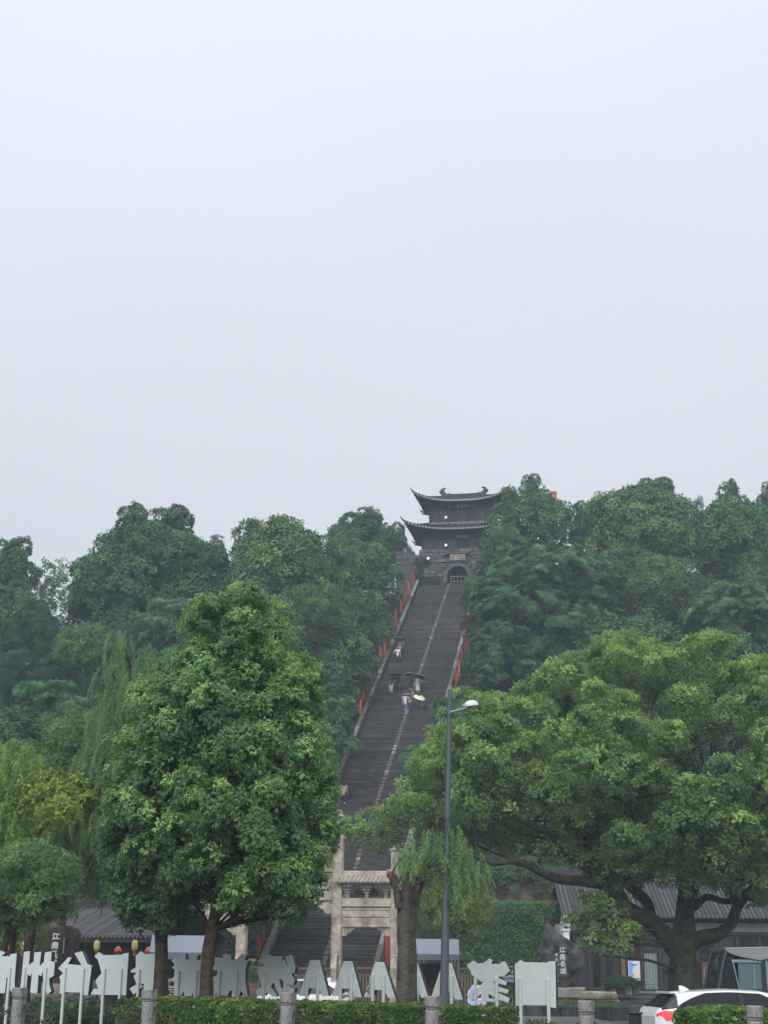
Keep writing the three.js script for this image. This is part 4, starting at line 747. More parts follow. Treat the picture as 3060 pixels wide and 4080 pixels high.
hillTree('hill_tree', 'dark tree behind the pale feathery one at the right edge', 1650, 1180, 1330, 56, 'mid', { depth: 116 });
hillTree('hill_tree', 'mid-green tree low in the middle of the right skyline group', 1345, 1180, 1320, 70, 'mid', { depth: 120 });
hillTree('hill_tree', 'shadowed tree behind the top of the large camphor', 1360, 1340, 1510, 110, 'dark', { depth: 100, lobes: 30 });
hillTree('hill_tree', 'shadowed tree behind the right top of the large camphor', 1560, 1380, 1550, 120, 'dark', { depth: 92, lobes: 30 });
hillTree('maple_tree', 'small red-brown maple leaning over the right wall of the stairs', 1018, 1325, 1392, 24, 'red', { depth: 117, density: 0.7, size: 0.8 });
hillTree('hill_tree', 'green shrub beside the lowest right-hand flags', 1056, 1400, 1490, 38, 'feather', { depth: 108 });
hillTree('bamboo_clump', 'bushy green clump on the right edge of the stairs behind the camphor tips', 912, 1595, 1690, 44, 'pale', { depth: 94 });
hillTree('hill_tree', 'dark shrub on the right edge of the stairs just left of the lamp post', 952, 1505, 1560, 20, 'dark', { depth: 102 });
hillTree('hill_tree', 'mid-green tree behind the lamp post lower half', 1010, 1640, 1840, 80, 'mid', { depth: 90 });
hillTree('hill_tree', 'dense green tree above the earth bank behind the camphor limbs', 1180, 1760, 1900, 130, 'mid', { depth: 93 });
hillTree('hill_tree', 'dark tree behind the tiled house roof', 1400, 1780, 1930, 130, 'dark', { depth: 97 });
hillTree('hill_tree', 'dark tree behind the right end of the tiled house roof', 1620, 1760, 1930, 120, 'dark', { depth: 97 });
hillTree('bamboo_clump', 'yellow-green bamboo clump behind the lamp post and the willow', 985, 1900, 2040, 72, 'bamboo', { depth: 74, lobes: 26, color: [0.10, 0.135, 0.03], newLeaf: [0.13, 0.16, 0.035] });
// low growth over the whole slope
{
  seed(7001);
  const pl = []; for (let i = 0; i < 13000; i++) { const x = rr(-70, 75), z = rr(-78, -165), [s, side] = stairLocal(x, z); if (Math.abs(side) < SW / 2 + 1.0 && s < 1.2 && s > -0.15) continue; if (s >= 1 && Math.abs(side) < 8) continue; const y = hillH(x, z); if (y < ROAD + 0.3) continue; if (x > 2.5 && z > -94) continue; pl.push([V(x, y + 0.15, z), V(gauss() * 0.3, 1, gauss() * 0.3 + 0.35).normalize(), rr(0.6, 1.3), tint([0.030, 0.066, 0.028], rr(0.6, 1.4), rr(-0.1, 0.2))]); }
  const u = new THREE.Group(); u.name = 'undergrowth'; u.userData.kind = 'stuff'; tag(u, 'dark green undergrowth covering the hillside between the trees', 'undergrowth'); scene.add(u);
  leaves('foliage', [...G.broad, ...G.spray], pl, leafMat(), u);
  // ivy wall and earth bank at the foot of the slope, right of the stairs
  const a = at(1790, 3700, 85.6), b = at(2275, 3700, 85.6), top = at(2030, 3632, 85.6).y, w = b.x - a.x;
  const iv = thing('ivy_wall', 'retaining wall covered with hanging green ivy left of the tiled house', 'wall', [(a.x + b.x) / 2, ROAD, -85.9]);
  mesh('wall', uvBox(box(w, top - ROAD, 0.6, 0, (top - ROAD) / 2, 0)), M.stone, iv);
  const iy = []; for (let i = 0; i < 2600; i++) { const y = rnd() * (top - ROAD + 0.2); iy.push([V(rr(-w / 2, w / 2), y + 0.1 * gauss(), 0.34 + rnd() * 0.3 * (0.5 + y / 5)), V(gauss() * 0.3, 0.25, 1).normalize(), rr(0.2, 0.4), tint(rnd() < 0.3 ? [0.075, 0.15, 0.045] : [0.036, 0.095, 0.032], rr(0.7, 1.25))]); }
  for (let i = 0; i < 700; i++) iy.push([V(rr(-w / 2, w / 2), top - ROAD + rr(0, 0.3), rr(-0.4, 0.5)), V(gauss() * 0.4, 1, 0.4).normalize(), rr(0.25, 0.45), tint([0.06, 0.135, 0.04], rr(0.7, 1.25))]);
  leaves('ivy', G.broad, iy, leafMat(), iv);
  const nb = [], nu = 60, nv = 14, U = [], I = []; for (let i = 0; i <= nu; i++) for (let j = 0; j <= nv; j++) { const x = lerp(a.x - 0.5, b.x + 2, i / nu), y = lerp(top - 0.6, 8.2, j / nv), z = -87.0 - j * 0.16 + (fbm(x * 0.8, y * 0.9, 3) - 0.5) * 1.3; nb.push(x, y, z); U.push(x, y); }
  for (let i = 0; i < nu; i++) for (let j = 0; j < nv; j++) { const p = i * (nv + 1) + j, q = p + nv + 1; I.push(p, q, p + 1, q, q + 1, p + 1); }
  const eg = new THREE.BufferGeometry(); eg.setAttribute('position', new THREE.Float32BufferAttribute(nb, 3)); eg.setAttribute('uv', new THREE.Float32BufferAttribute(U, 2)); eg.setIndex(I); eg.computeVertexNormals();
  struct('earth_bank', eg, surf([0.045, 0.035, 0.028], [0.15, 0.11, 0.085], { rep: 0.45, bump: 0.12, contrast: 2.2 }));
  const bs = []; for (let i = 0; i < 420; i++) { const x = rr(a.x, b.x + 2), y = lerp(top, 8.4, Math.sqrt(rnd())); if (y < 6.6 && rnd() < 0.75) continue; bs.push([V(x, y, -86.9 - (y - top) * 0.3), V(gauss() * 0.3, 0.8, 0.8).normalize(), rr(0.25, 0.55), tint([0.045, 0.10, 0.034], rr(0.6, 1.3))]); }
  const bg = new THREE.Group(); bg.name = 'bank_plants'; bg.userData.kind = 'stuff'; tag(bg, 'scattered green plants on the brown earth bank above the ivy wall', 'plants'); scene.add(bg); leaves('foliage', [...G.spray, ...G.broad], bs, leafMat(), bg);
  // lattice fence on top of the bank
  const f0 = at(2040, 3436, 90), f1 = at(2185, 3436, 90), fh = 28 / FPX * 90, fe = thing('lattice_fence', 'weathered crossed-lath fence on top of the earth bank under the camphor limb', 'fence', f0), len = f1.x - f0.x;
  const lath = M.barkPale; mesh('rail', box(len, 0.07, 0.05, len / 2, 0.03, 0), lath, fe); mesh('rail', box(len, 0.07, 0.05, len / 2, fh, 0), lath, fe);
  for (let k = 0; k < 12; k++) for (const sg of [-1, 1]) mesh('lath', bar(V(len * (k + 0.5) / 12 - sg * 0.16, 0, sg * 0.03), V(len * (k + 0.5) / 12 + sg * 0.16, fh, sg * 0.03), 0.05, 0.03), lath, fe);
}

{ // creepers on the gate wall left of the arch
  seed(7101); const cr = []; for (let i = 0; i < 420; i++) { const x = rr(-4.4, -1.5), y = rr(-0.2, 2.7); if (fbm(x * 0.9, y * 0.8, 5, 3) < 0.47) continue; cr.push([V(x, y, 0.12 + rnd() * 0.1), V(gauss() * 0.4, 0.2, 1).normalize(), rr(0.14, 0.26), tint([0.024, 0.052, 0.026], rr(0.7, 1.3))]); }
  leaves('creeper', G.broad, cr, leafMat(), tower);
}

// ---------------------------------------------------------------- the stone memorial arch at the foot of the stairs
{
  seed(801);
  const D = 72, mid = at(1150, 3800, D); const org = V(mid.x, ROAD, mid.z);
  const arch = thing('memorial_arch', 'pale carved stone memorial arch of four pillars standing at the foot of the stairway', 'arch', org, sYaw);
  const k = FPX / D, Y = (py) => (3835 - py) / k * 0.945 + EYE - ROAD;      // height above the road of a row of the photograph
  const P = [-5.25, -2.36, 2.36, 5.25], tops = [Y(3398), Y(3265), Y(3265), Y(3398)];
  P.forEach((x, i) => {
    const p = mesh('pillar', uvBox(bbox(0.5, tops[i], 0.5, 0.05, x, tops[i] / 2, 0)), M.paleStone, arch);
    mesh('cloud_plate', uvBox(bbox(0.95, 0.16, 0.34, 0.05, x, tops[i] - 0.95, 0)), M.stone, p);
    mesh('pillar_cap', [uvBox(bbox(0.62, 0.14, 0.62, 0.04, x, tops[i] + 0.05, 0)), uvBox(new THREE.CylinderGeometry(0.12, 0.2, 0.3, 12).translate(x, tops[i] + 0.24, 0))], M.paleStone, p);
    mesh('plinth', uvBox(bbox(0.8, 0.5, 0.9, 0.05, x, 0.25, 0)), M.paleStone, p);
    for (const s of [-1, 1]) { const sh = [[0, 0], [0.62, 0], [0.62, 0.7], [0.5, 1.0], [0.56, 1.5], [0.42, 1.85], [0.3, 2.05], [0, 2.1]]; const g = extrude(sh, 0.26, 0.02); g.rotateY(s > 0 ? -Math.PI / 2 : Math.PI / 2); g.translate(x + (s > 0 ? 0.13 : -0.13), 0.5, s * 0.25); mesh('drum_stone', uvBox(g), M.paleStone, p); }
  });
  function bay(x0, x1, yTop, yRoof, yB1t, yB1b, yB2t, yB2b, wide) {
    yTop -= 0.15; const w = x1 - x0 - 0.5, c = (x0 + x1) / 2;
    mesh('beam', uvBox(bbox(w, yB1t - yB1b, 0.42, 0.03, c, (yB1t + yB1b) / 2, 0)), M.paleStone, arch);
    const pan = mesh('panel', uvBox(bbox(w, yB1b - yB2t, 0.2, 0.01, c, (yB1b + yB2t) / 2, 0)), M.paleStone, arch);
    mesh('panel_border', [uvBox(bbox(w - 0.1, 0.07, 0.05, 0.01, c, yB1b - 0.10, 0.12)), uvBox(bbox(w - 0.1, 0.07, 0.05, 0.01, c, yB2t + 0.10, 0.12))], M.paleStone, pan);
    mesh('beam', uvBox(bbox(w, yB2t - yB2b, 0.42, 0.03, c, (yB2t + yB2b) / 2, 0)), M.paleStone, arch);
    for (const s of [-1, 1]) { const sh = [[0, 0], [0.62, 0], [0.62, -0.1], [0.48, -0.12], [0.42, -0.22], [0.26, -0.26], [0.22, -0.38], [0, -0.4]].map(([x, y]) => [x * wide, y * wide]); const g = extrude(s > 0 ? sh.map(([x, y]) => [-x, y]).reverse() : sh, 0.2, 0.015); g.translate(s > 0 ? x1 - 0.25 : x0 + 0.25, yB2b, -0.1); mesh('corner_bracket', uvBox(g), M.paleStone, arch); }
    // bracket sets that carry the small roof
    for (let q = 0; q < 3; q++) { const bx = c + (q - 1) * (w / 2 - 0.25), yb = yB1t, yt = yRoof, h = yt - yb, parts = []; parts.push(uvBox(bbox(0.16, h * 0.4, 0.16, 0.02, bx, yb + h * 0.2, 0))); for (let r = 0; r < 3; r++) parts.push(uvBox(bbox(0.26 + r * 0.16, 0.09, 0.26 + r * 0.2, 0.02, bx, yb + h * (0.42 + r * 0.2), 0))); mesh('bracket_set', parts, M.stone, arch); }
    // little tiled roof: sheet, tile rows, ridge
    const ro = mesh('roof', [uvBox(bar(V(c, yRoof + 0.06, 0.62), V(c, yTop - 0.18, 0.0), w + 0.5, 0.07)), uvBox(bar(V(c, yRoof + 0.06, -0.62), V(c, yTop - 0.18, 0.0), w + 0.5, 0.07))], M.stone, arch);
    const n = Math.round((w + 0.4) / 0.2), tg = uvBox(rod(V(0, yRoof + 0.10, 0.68), V(0, yTop - 0.13, 0.02), 0.055, 0.05, 8));
    for (let q = 0; q < n; q++) { const t = mesh('tile_row', tg, M.paleStone, ro); t.position.x = c - (w + 0.36) / 2 + (w + 0.36) * q / (n - 1); }
    mesh('ridge', uvBox(bbox(w + 0.1, 0.26, 0.2, 0.03, c, yTop - 0.07, 0)), M.paleStone, ro);
  }
  for (const s of [-1, 1]) bay(s > 0 ? P[2] : P[0], s > 0 ? P[3] : P[1], Y(3469), Y(3530), Y(3584), Y(3618), Y(3662), Y(3697), 1);
  bay(P[1], P[2], Y(3330), Y(3392), Y(3446), Y(3482), Y(3556), Y(3594), 1.55);
  // pair of red cloth bows tied behind the bracket sets
  const cl = thing('red_cloth_bow', 'dark red cloth hanging behind the brackets of the right bay of the memorial arch', 'cloth', at(1462, 3553, D - 0.1), sYaw);
  for (const [x, r] of [[-0.42, 0.2], [0.3, 0.31]]) mesh('fold', new THREE.LatheGeometry([[0.01, 0.62], [0.35, 0.45], [0.85, 0.1], [1, -0.3], [0.92, -0.6], [0.3, -0.66]].map(([a, b]) => new THREE.Vector2(a * r, b * r)), 14).scale(1, 1, 0.5).translate(x, 0, 0), plain(0.23, 0.035, 0.05, 0.85), cl); mesh('tie', bar(V(-0.5, -0.12, 0), V(0.5, -0.14, 0), 0.07), plain(0.2, 0.03, 0.04, 0.85), cl);

  // wooden barrier between the pillars: lattice above pickets
  function barrier(px0, px1, d, label) {
    const a = at(px0, 3852, d), b = at(px1, 3852, d), w = b.x - a.x, top = a.y - ROAD, t = thing('wooden_barrier', label, 'fence', V(a.x, ROAD, a.z), 0, undefined);
    const wd = M.brownWood; for (const y of [top, top - 0.32, 0.15]) mesh('rail', uvBox(box(w, 0.07, 0.06, w / 2, y - 0.04, 0)), wd, t);
    const n = Math.max(3, Math.round(w / 0.14)), pk = uvBox(box(0.07, top - 0.35, 0.03, 0, (top - 0.35) / 2, 0)); for (let q = 0; q <= n; q++) { const p = mesh('picket', pk, wd, t); p.position.x = q * w / n; }
    const m = Math.max(2, Math.round(w / 0.22)); for (let q = 0; q < m; q++) for (const s of [-1, 1]) mesh('lath', bar(V(w * (q + 0.5) / m - s * 0.12, top - 0.32, s * 0.02), V(w * (q + 0.5) / m + s * 0.12, top - 0.07, s * 0.02), 0.025, 0.02), wd, t);
  }
  barrier(1010, 1318, 70.8, 'brown wooden barrier of lattice and pickets across the middle bay of the memorial arch');
  barrier(1375, 1545, 70.5, 'brown wooden barrier of lattice and pickets across the right bay of the memorial arch');
  barrier(1650, 1900, 69.5, 'brown wooden barrier of pickets behind the grey canopy at right of the arch');
}
// ---------------------------------------------------------------- flags up both sides of the stairway
{
  seed(851);
  const spots = [];
  const L = -(SW / 2 + 0.55), R = SW / 2 + 0.55;
  const left = [[3745, 'lowest'], [3640, ''], [3560, '']];
  for (const py of [3770, 3725, 3650, 3590, 3105, 2800, 2765, 2738, 2700, 2668, 2640, 2604, 2575, 2532, 2496, 2455, 2415, 2380, 2340, 2300]) spots.push([L, py]);
  for (const py of [3780, 3725, 2700, 2655, 2600, 2550, 2500, 2440, 2410, 2380]) spots.push([R, py]);
  const ORD = 'first second third fourth fifth sixth seventh eighth ninth tenth eleventh twelfth thirteenth fourteenth fifteenth sixteenth seventeenth eighteenth nineteenth twentieth'.split(' ');
  spots.forEach(([side, py], i) => {
    const h = rr(2.0, 2.4), s = stairAtPy(py, side, h - 0.75), p = onStairs(s, side, -0.1), lf = side < 0;
    const t = thing('flag', `limp red pennant on a thin pole, ${ORD[lf ? i : i - 20]} from the bottom along the ${lf ? 'left' : 'right'} stair wall`, 'flag', p, sYaw + rr(-0.5, 0.5), lf ? 'red pennants along the left wall of the stairway' : 'red pennants along the right wall of the stairway');
    mesh('pole', rod(V(0, 0, 0), V(0, h, 0), 0.025, 0.016, 6), M.brownWood, t);
    const len = rr(1.15, 1.55), w0 = rr(0.20, 0.30), ph = rr(0, 6), nu = 5, nv = 12, Pp = [], U = [], I = [];   // cloth hanging in folds from the top of the pole
    for (let a = 0; a <= nv; a++) for (let b = 0; b <= nu; b++) { const v = a / nv, u = b / nu, w = w0 * (0.12 + 0.88 * Math.pow(Math.sin(Math.PI * (0.08 + v * 0.72)), 0.8)); Pp.push(0.02 + u * w + 0.03 * Math.sin(v * 5 + ph), h - 0.03 - v * len + 0.05 * u, 0.07 * Math.sin(u * 7 + v * 2 + ph) * (0.4 + v)); U.push(u * 0.5, v); }
    for (let a = 0; a < nv; a++) for (let b = 0; b < nu; b++) { const q = a * (nu + 1) + b; I.push(q, q + nu + 1, q + 1, q + 1, q + nu + 1, q + nu + 2); }
    const g = new THREE.BufferGeometry(); g.setAttribute('position', new THREE.Float32BufferAttribute(Pp, 3)); g.setAttribute('uv', new THREE.Float32BufferAttribute(U, 2)); g.setIndex(I); g.computeVertexNormals();
    mesh('cloth', g, i % 5 === 3 ? M.redOrange : M.red, t);
  });
  // banner seen over the trees right of the tower
  const b = thing('banner', 'red and yellow vertical banner rising above the trees right of the gate tower', 'banner', at(2192, 2128, 138), 0);
  mesh('pole', rod(V(-0.02, -6, 0), V(-0.02, 4.7, 0), 0.05, 0.03, 6), M.brownWood, b);
  mesh('cloth', bbox(0.75, 4.2, 0.03, 0.01, 0.4, 2.5, 0), plain(0.40, 0.06, 0.05, 0.8), b); mesh('yellow_field', bbox(0.42, 3.6, 0.02, 0.005, 0.32, 2.4, 0.025), plain(0.45, 0.36, 0.10, 0.8), b.children[1]);
}

// ---------------------------------------------------------------- people: smooth bodies meshed from tapered bones
// naive surface nets over a distance field
function netMesh(f, lo, hi, cell) {
  const nx = Math.ceil((hi.x - lo.x) / cell) + 1, ny = Math.ceil((hi.y - lo.y) / cell) + 1, nz = Math.ceil((hi.z - lo.z) / cell) + 1, val = new Float32Array(nx * ny * nz), id = (x, y, z) => x + nx * (y + ny * z);
  for (let z = 0; z < nz; z++) for (let y = 0; y < ny; y++) for (let x = 0; x < nx; x++) val[id(x, y, z)] = f(lo.x + x * cell, lo.y + y * cell, lo.z + z * cell);
  const vid = new Int32Array(nx * ny * nz).fill(-1), P = [], I = [];
  for (let z = 0; z < nz - 1; z++) for (let y = 0; y < ny - 1; y++) for (let x = 0; x < nx - 1; x++) {
    let n = 0, sx = 0, sy = 0, sz = 0; const c = []; for (let k = 0; k < 8; k++) c.push(val[id(x + (k & 1), y + ((k >> 1) & 1), z + (k >> 2))]);
    for (let a = 0; a < 8; a++) for (const b of [1, 2, 4]) if (!(a & b)) { const p = c[a], q = c[a | b]; if ((p < 0) !== (q < 0)) { const t = p / (p - q); sx += (a & 1) + (b === 1 ? t : 0); sy += ((a >> 1) & 1) + (b === 2 ? t : 0); sz += (a >> 2) + (b === 4 ? t : 0); n++; } }
    if (n) { vid[id(x, y, z)] = P.length / 3; P.push(lo.x + (x + sx / n) * cell, lo.y + (y + sy / n) * cell, lo.z + (z + sz / n) * cell); }
  }
  const quad = (a, b, c, d, flip) => { if (a < 0 || b < 0 || c < 0 || d < 0) return; flip ? I.push(a, c, b, a, d, c) : I.push(a, b, c, a, c, d); };
  for (let z = 1; z < nz - 1; z++) for (let y = 1; y < ny - 1; y++) for (let x = 1; x < nx - 1; x++) {
    const v = val[id(x, y, z)] < 0;
    if (v !== val[id(x + 1, y, z)] < 0) quad(vid[id(x, y - 1, z - 1)], vid[id(x, y, z - 1)], vid[id(x, y, z)], vid[id(x, y - 1, z)], !v);
    if (v !== val[id(x, y + 1, z)] < 0) quad(vid[id(x - 1, y, z - 1)], vid[id(x - 1, y, z)], vid[id(x, y, z)], vid[id(x, y, z - 1)], !v);
    if (v !== val[id(x, y, z + 1)] < 0) quad(vid[id(x - 1, y - 1, z)], vid[id(x, y - 1, z)], vid[id(x, y, z)], vid[id(x - 1, y, z)], !v);
  }
  const g = new THREE.BufferGeometry(); g.setAttribute('position', new THREE.Float32BufferAttribute(P, 3)); g.setIndex(I); g.computeVertexNormals(); return uvBox(g);
}
function boneField(bones, k = 0.03) {  // bones: [a, b, ra, rb, squash z]
  return (x, y, z) => {
    let d = 1e3;
    for (const [a, b, ra, rb, sq = 1] of bones) {
      const bx = b.x - a.x, by = b.y - a.y, bz = b.z - a.z, px = x - a.x, py = y - a.y, pz = z - a.z, t = clamp((px * bx + py * by + pz * bz) / (bx * bx + by * by + bz * bz + 1e-9), 0, 1);
      const qx = px - bx * t, qy = py - by * t, qz = (pz - bz * t) / sq, e = Math.sqrt(qx * qx + qy * qy + qz * qz) - (ra + (rb - ra) * t), h = clamp(0.5 + 0.5 * (d - e) / k, 0, 1);
      d = d * (1 - h) + e * h - k * h * (1 - h);
    }
    return d;
  };
}
/* pose: height h, stride (m, foot fore and aft), hands as points relative to the shoulders, knees bend by themselves. The person faces +z. */
function personParts(o) {
  const H = o.h, hd = H / 7.5, hipY = H * 0.5, shY = H * 0.81, w = H * (o.slim ? 0.105 : 0.118), st = o.stride ?? 0.08, lift = o.lift ?? 0;
  const J = { pelvis: V(0, hipY, 0), chest: V(0, H * 0.72, o.lean ?? 0), neck: V(0, H * 0.84, (o.lean ?? 0)), head: V(0, H - hd * 0.55, (o.lean ?? 0) + 0.015) };
  const leg = (s) => { const fz = s > 0 ? st : -st, fy = s > 0 ? 0 : lift, hip = V(s * H * 0.052, hipY - 0.02, 0), ankle = V(s * H * (o.stance ?? 0.055), 0.08 + fy, fz), knee = hip.clone().lerp(ankle, 0.5).add(V(s * 0.01, 0, 0.04 + Math.abs(fz) * 0.35)); return { hip, knee, ankle, toe: ankle.clone().add(V(s * 0.02, -0.045, 0.15)), heel: ankle.clone().add(V(0, -0.04, -0.03)) }; };
  const arm = (s, hand) => { const sh = V(s * w, shY, (o.lean ?? 0)), hnd = hand ?? V(s * (w + 0.07), H * 0.46, 0.06), mid = sh.clone().lerp(hnd, 0.5), reach = sh.distanceTo(hnd), full = H * 0.33, out = Math.sqrt(Math.max(0, full * full - reach * reach)) / 2; return { sh, el: mid.add(V(s * out * 0.75, -out * 0.6, -out * 0.35)), wr: hnd }; };
  return { J, legs: [leg(-1), leg(1)], arms: [arm(-1, o.handL), arm(1, o.handR)], H, hd, w };
}
function makePerson(label, pos, turn, o) {
  const { J, legs, arms, H, hd, w } = personParts(o), t = thing('person', label, 'person', pos, turn), cell = o.cell ?? 0.024;
  const bnd = (bones) => { const lo = V(1e3, 1e3, 1e3), hi = V(-1e3, -1e3, -1e3); for (const [a, b, ra, rb] of bones) { const r = Math.max(ra, rb) + 0.06; for (const p of [a, b]) { lo.min(p.clone().subScalar(r)); hi.max(p.clone().addScalar(r)); } } return [lo, hi]; };
  const put = (name, bones, mat, k = 0.03, c = cell) => { const [lo, hi] = bnd(bones); return mesh(name, netMesh(boneField(bones, k), lo, hi, c), mat, t); };
  const sk = o.skin ?? plain(0.42, 0.26, 0.19, 0.6);
  const f = H / 1.7;
  // one continuous body: head with nose and ears, neck, trunk, limbs and hands
  const body = [[J.pelvis.clone().add(V(0, 0.02, 0)), J.chest, 0.125 * f, 0.13 * f, 0.72], [V(-w * 0.72, H * 0.795, J.chest.z), V(w * 0.72, H * 0.795, J.chest.z), 0.058 * f, 0.058 * f], [J.neck.clone().add(V(0, -0.04, 0)), J.head, 0.052 * f, 0.05 * f], [J.head.clone().add(V(0, -hd * 0.18, 0.015)), J.head.clone().add(V(0, hd * 0.16, -0.01)), hd * 0.32, hd * 0.40], [J.head.clone().add(V(0, -0.005, hd * 0.36)), J.head.clone().add(V(0, -0.03, hd * 0.43)), 0.012, 0.018], [J.head.clone().add(V(-hd * 0.38, -0.01, -0.01)), J.head.clone().add(V(-hd * 0.39, 0.02, -0.01)), 0.02, 0.02], [J.head.clone().add(V(hd * 0.38, -0.01, -0.01)), J.head.clone().add(V(hd * 0.39, 0.02, -0.01)), 0.02, 0.02]];
  for (const l of legs) body.push([l.hip, l.knee, 0.078 * f, 0.052 * f], [l.knee, l.ankle, 0.052 * f, 0.035 * f], [l.ankle, l.toe, 0.036 * f, 0.03 * f]);
  for (const a of arms) body.push([a.sh, a.el, 0.046 * f, 0.038 * f], [a.el, a.wr, 0.037 * f, 0.026 * f]);
  put('body', body, sk, 0.028);
  for (const a of arms) {                                  // a palm, four fingers and a thumb that close round what is held
    const d = a.wr.clone().sub(a.el).normalize(), sd = anySide(d), nrm = d.clone().cross(sd), G2 = [rod(a.wr.clone(), a.wr.clone().addScaledVector(d, 0.085), 0.028, 0.036, 8)];
    for (let q = 0; q < 4; q++) { const b0 = a.wr.clone().addScaledVector(d, 0.08).addScaledVector(sd, (q - 1.5) * 0.02), m = b0.clone().addScaledVector(d, [0.032, 0.038, 0.035, 0.027][q]).addScaledVector(nrm, 0.014), e = m.clone().addScaledVector(d, 0.014).addScaledVector(nrm, [0.026, 0.03, 0.028, 0.022][q]); G2.push(rod(b0, m, 0.009, 0.0085, 6), rod(m, e, 0.0085, 0.007, 6)); }
    const tb = a.wr.clone().addScaledVector(d, 0.03).addScaledVector(sd, 0.03), tm = tb.clone().addScaledVector(sd, 0.02).addScaledVector(d, 0.035), te = tm.clone().addScaledVector(nrm, 0.02).addScaledVector(d, 0.02); G2.push(rod(tb, tm, 0.011, 0.01, 6), rod(tm, te, 0.01, 0.008, 6));
    mesh('hand', G2.map((g) => g), sk, t);
  }
  // clothing follows the body, a little larger
  const e = 0.014;
  if (o.dress) put('dress', [[V(0, H * 0.30, 0.01), V(0, H * 0.5, 0), 0.21 * f, 0.145 * f, 0.8], [V(0, H * 0.5, 0), J.chest, 0.14 * f, 0.142 * f, 0.74], [V(-w * 0.78, H * 0.795, J.chest.z), V(w * 0.78, H * 0.795, J.chest.z), 0.066 * f, 0.066 * f]], o.dress, 0.04);
  else {
    const sleeve = o.sleeve ?? 0.6, top = [[V(0, H * 0.47, 0), J.chest, 0.145 * f, 0.146 * f, 0.76], [V(-w * 0.8, H * 0.795, J.chest.z), V(w * 0.8, H * 0.795, J.chest.z), 0.068 * f, 0.068 * f]];
    for (const a of arms) { top.push([a.sh, a.sh.clone().lerp(a.el, Math.min(1, sleeve)), 0.062 * f, 0.056 * f]); if (sleeve > 1) top.push([a.el, a.el.clone().lerp(a.wr, Math.min(0.95, sleeve - 1)), 0.052 * f, 0.04 * f]); }
    put('top', top, o.top, 0.03);
    const pl = o.pantLen ?? 1, pants = [[V(0, H * 0.47, 0), V(0, H * 0.53, 0), 0.135 * f, 0.135 * f, 0.78]];
    for (const l of legs) { pants.push([l.hip, l.hip.clone().lerp(l.knee, Math.min(1, pl * 2)), 0.095 * f, 0.07 * f]); if (pl > 0.5) pants.push([l.knee, l.knee.clone().lerp(l.ankle, (pl - 0.5) * 2 * 0.96), 0.07 * f, 0.055 * f]); }
    put('trousers', pants, o.pants, 0.025);
  }
  for (const l of legs) put('shoe', [[l.heel, l.toe, 0.046 * f, 0.042 * f, 1], [l.ankle.clone().add(V(0, -0.02, 0)), l.heel, 0.044 * f, 0.046 * f]], o.shoes ?? M.white, 0.02, 0.018);
  const hr = o.hair ?? plain(0.015, 0.012, 0.012, 0.7), hb = [[J.head.clone().add(V(0, hd * 0.16, -0.03)), J.head.clone().add(V(0, hd * 0.2, -0.015)), hd * 0.42, hd * 0.4]];
  if (o.longHair) hb.push([J.head.clone().add(V(0, 0, -hd * 0.25)), J.head.clone().add(V(0, -hd * 1.0, -hd * 0.3)), hd * 0.34, hd * 0.26]); else hb.push([J.head.clone().add(V(0, 0.02, -hd * 0.14)), J.head.clone().add(V(0, -hd * 0.22, -hd * 0.16)), hd * 0.36, hd * 0.28]);
  put('hair', hb, hr, 0.02, 0.018);
  for (const s of [-1, 1]) mesh('eye', new THREE.SphereGeometry(0.011, 8, 6).translate(J.head.x + s * hd * 0.15, J.head.y + 0.005, J.head.z + hd * 0.365), M.rubber, t);
  mesh('mouth', box(0.045, 0.01, 0.012, J.head.x, J.head.y - hd * 0.25, J.head.z + hd * 0.33), plain(0.3, 0.1, 0.09, 0.6), t);
  return { t, arms, H };
}
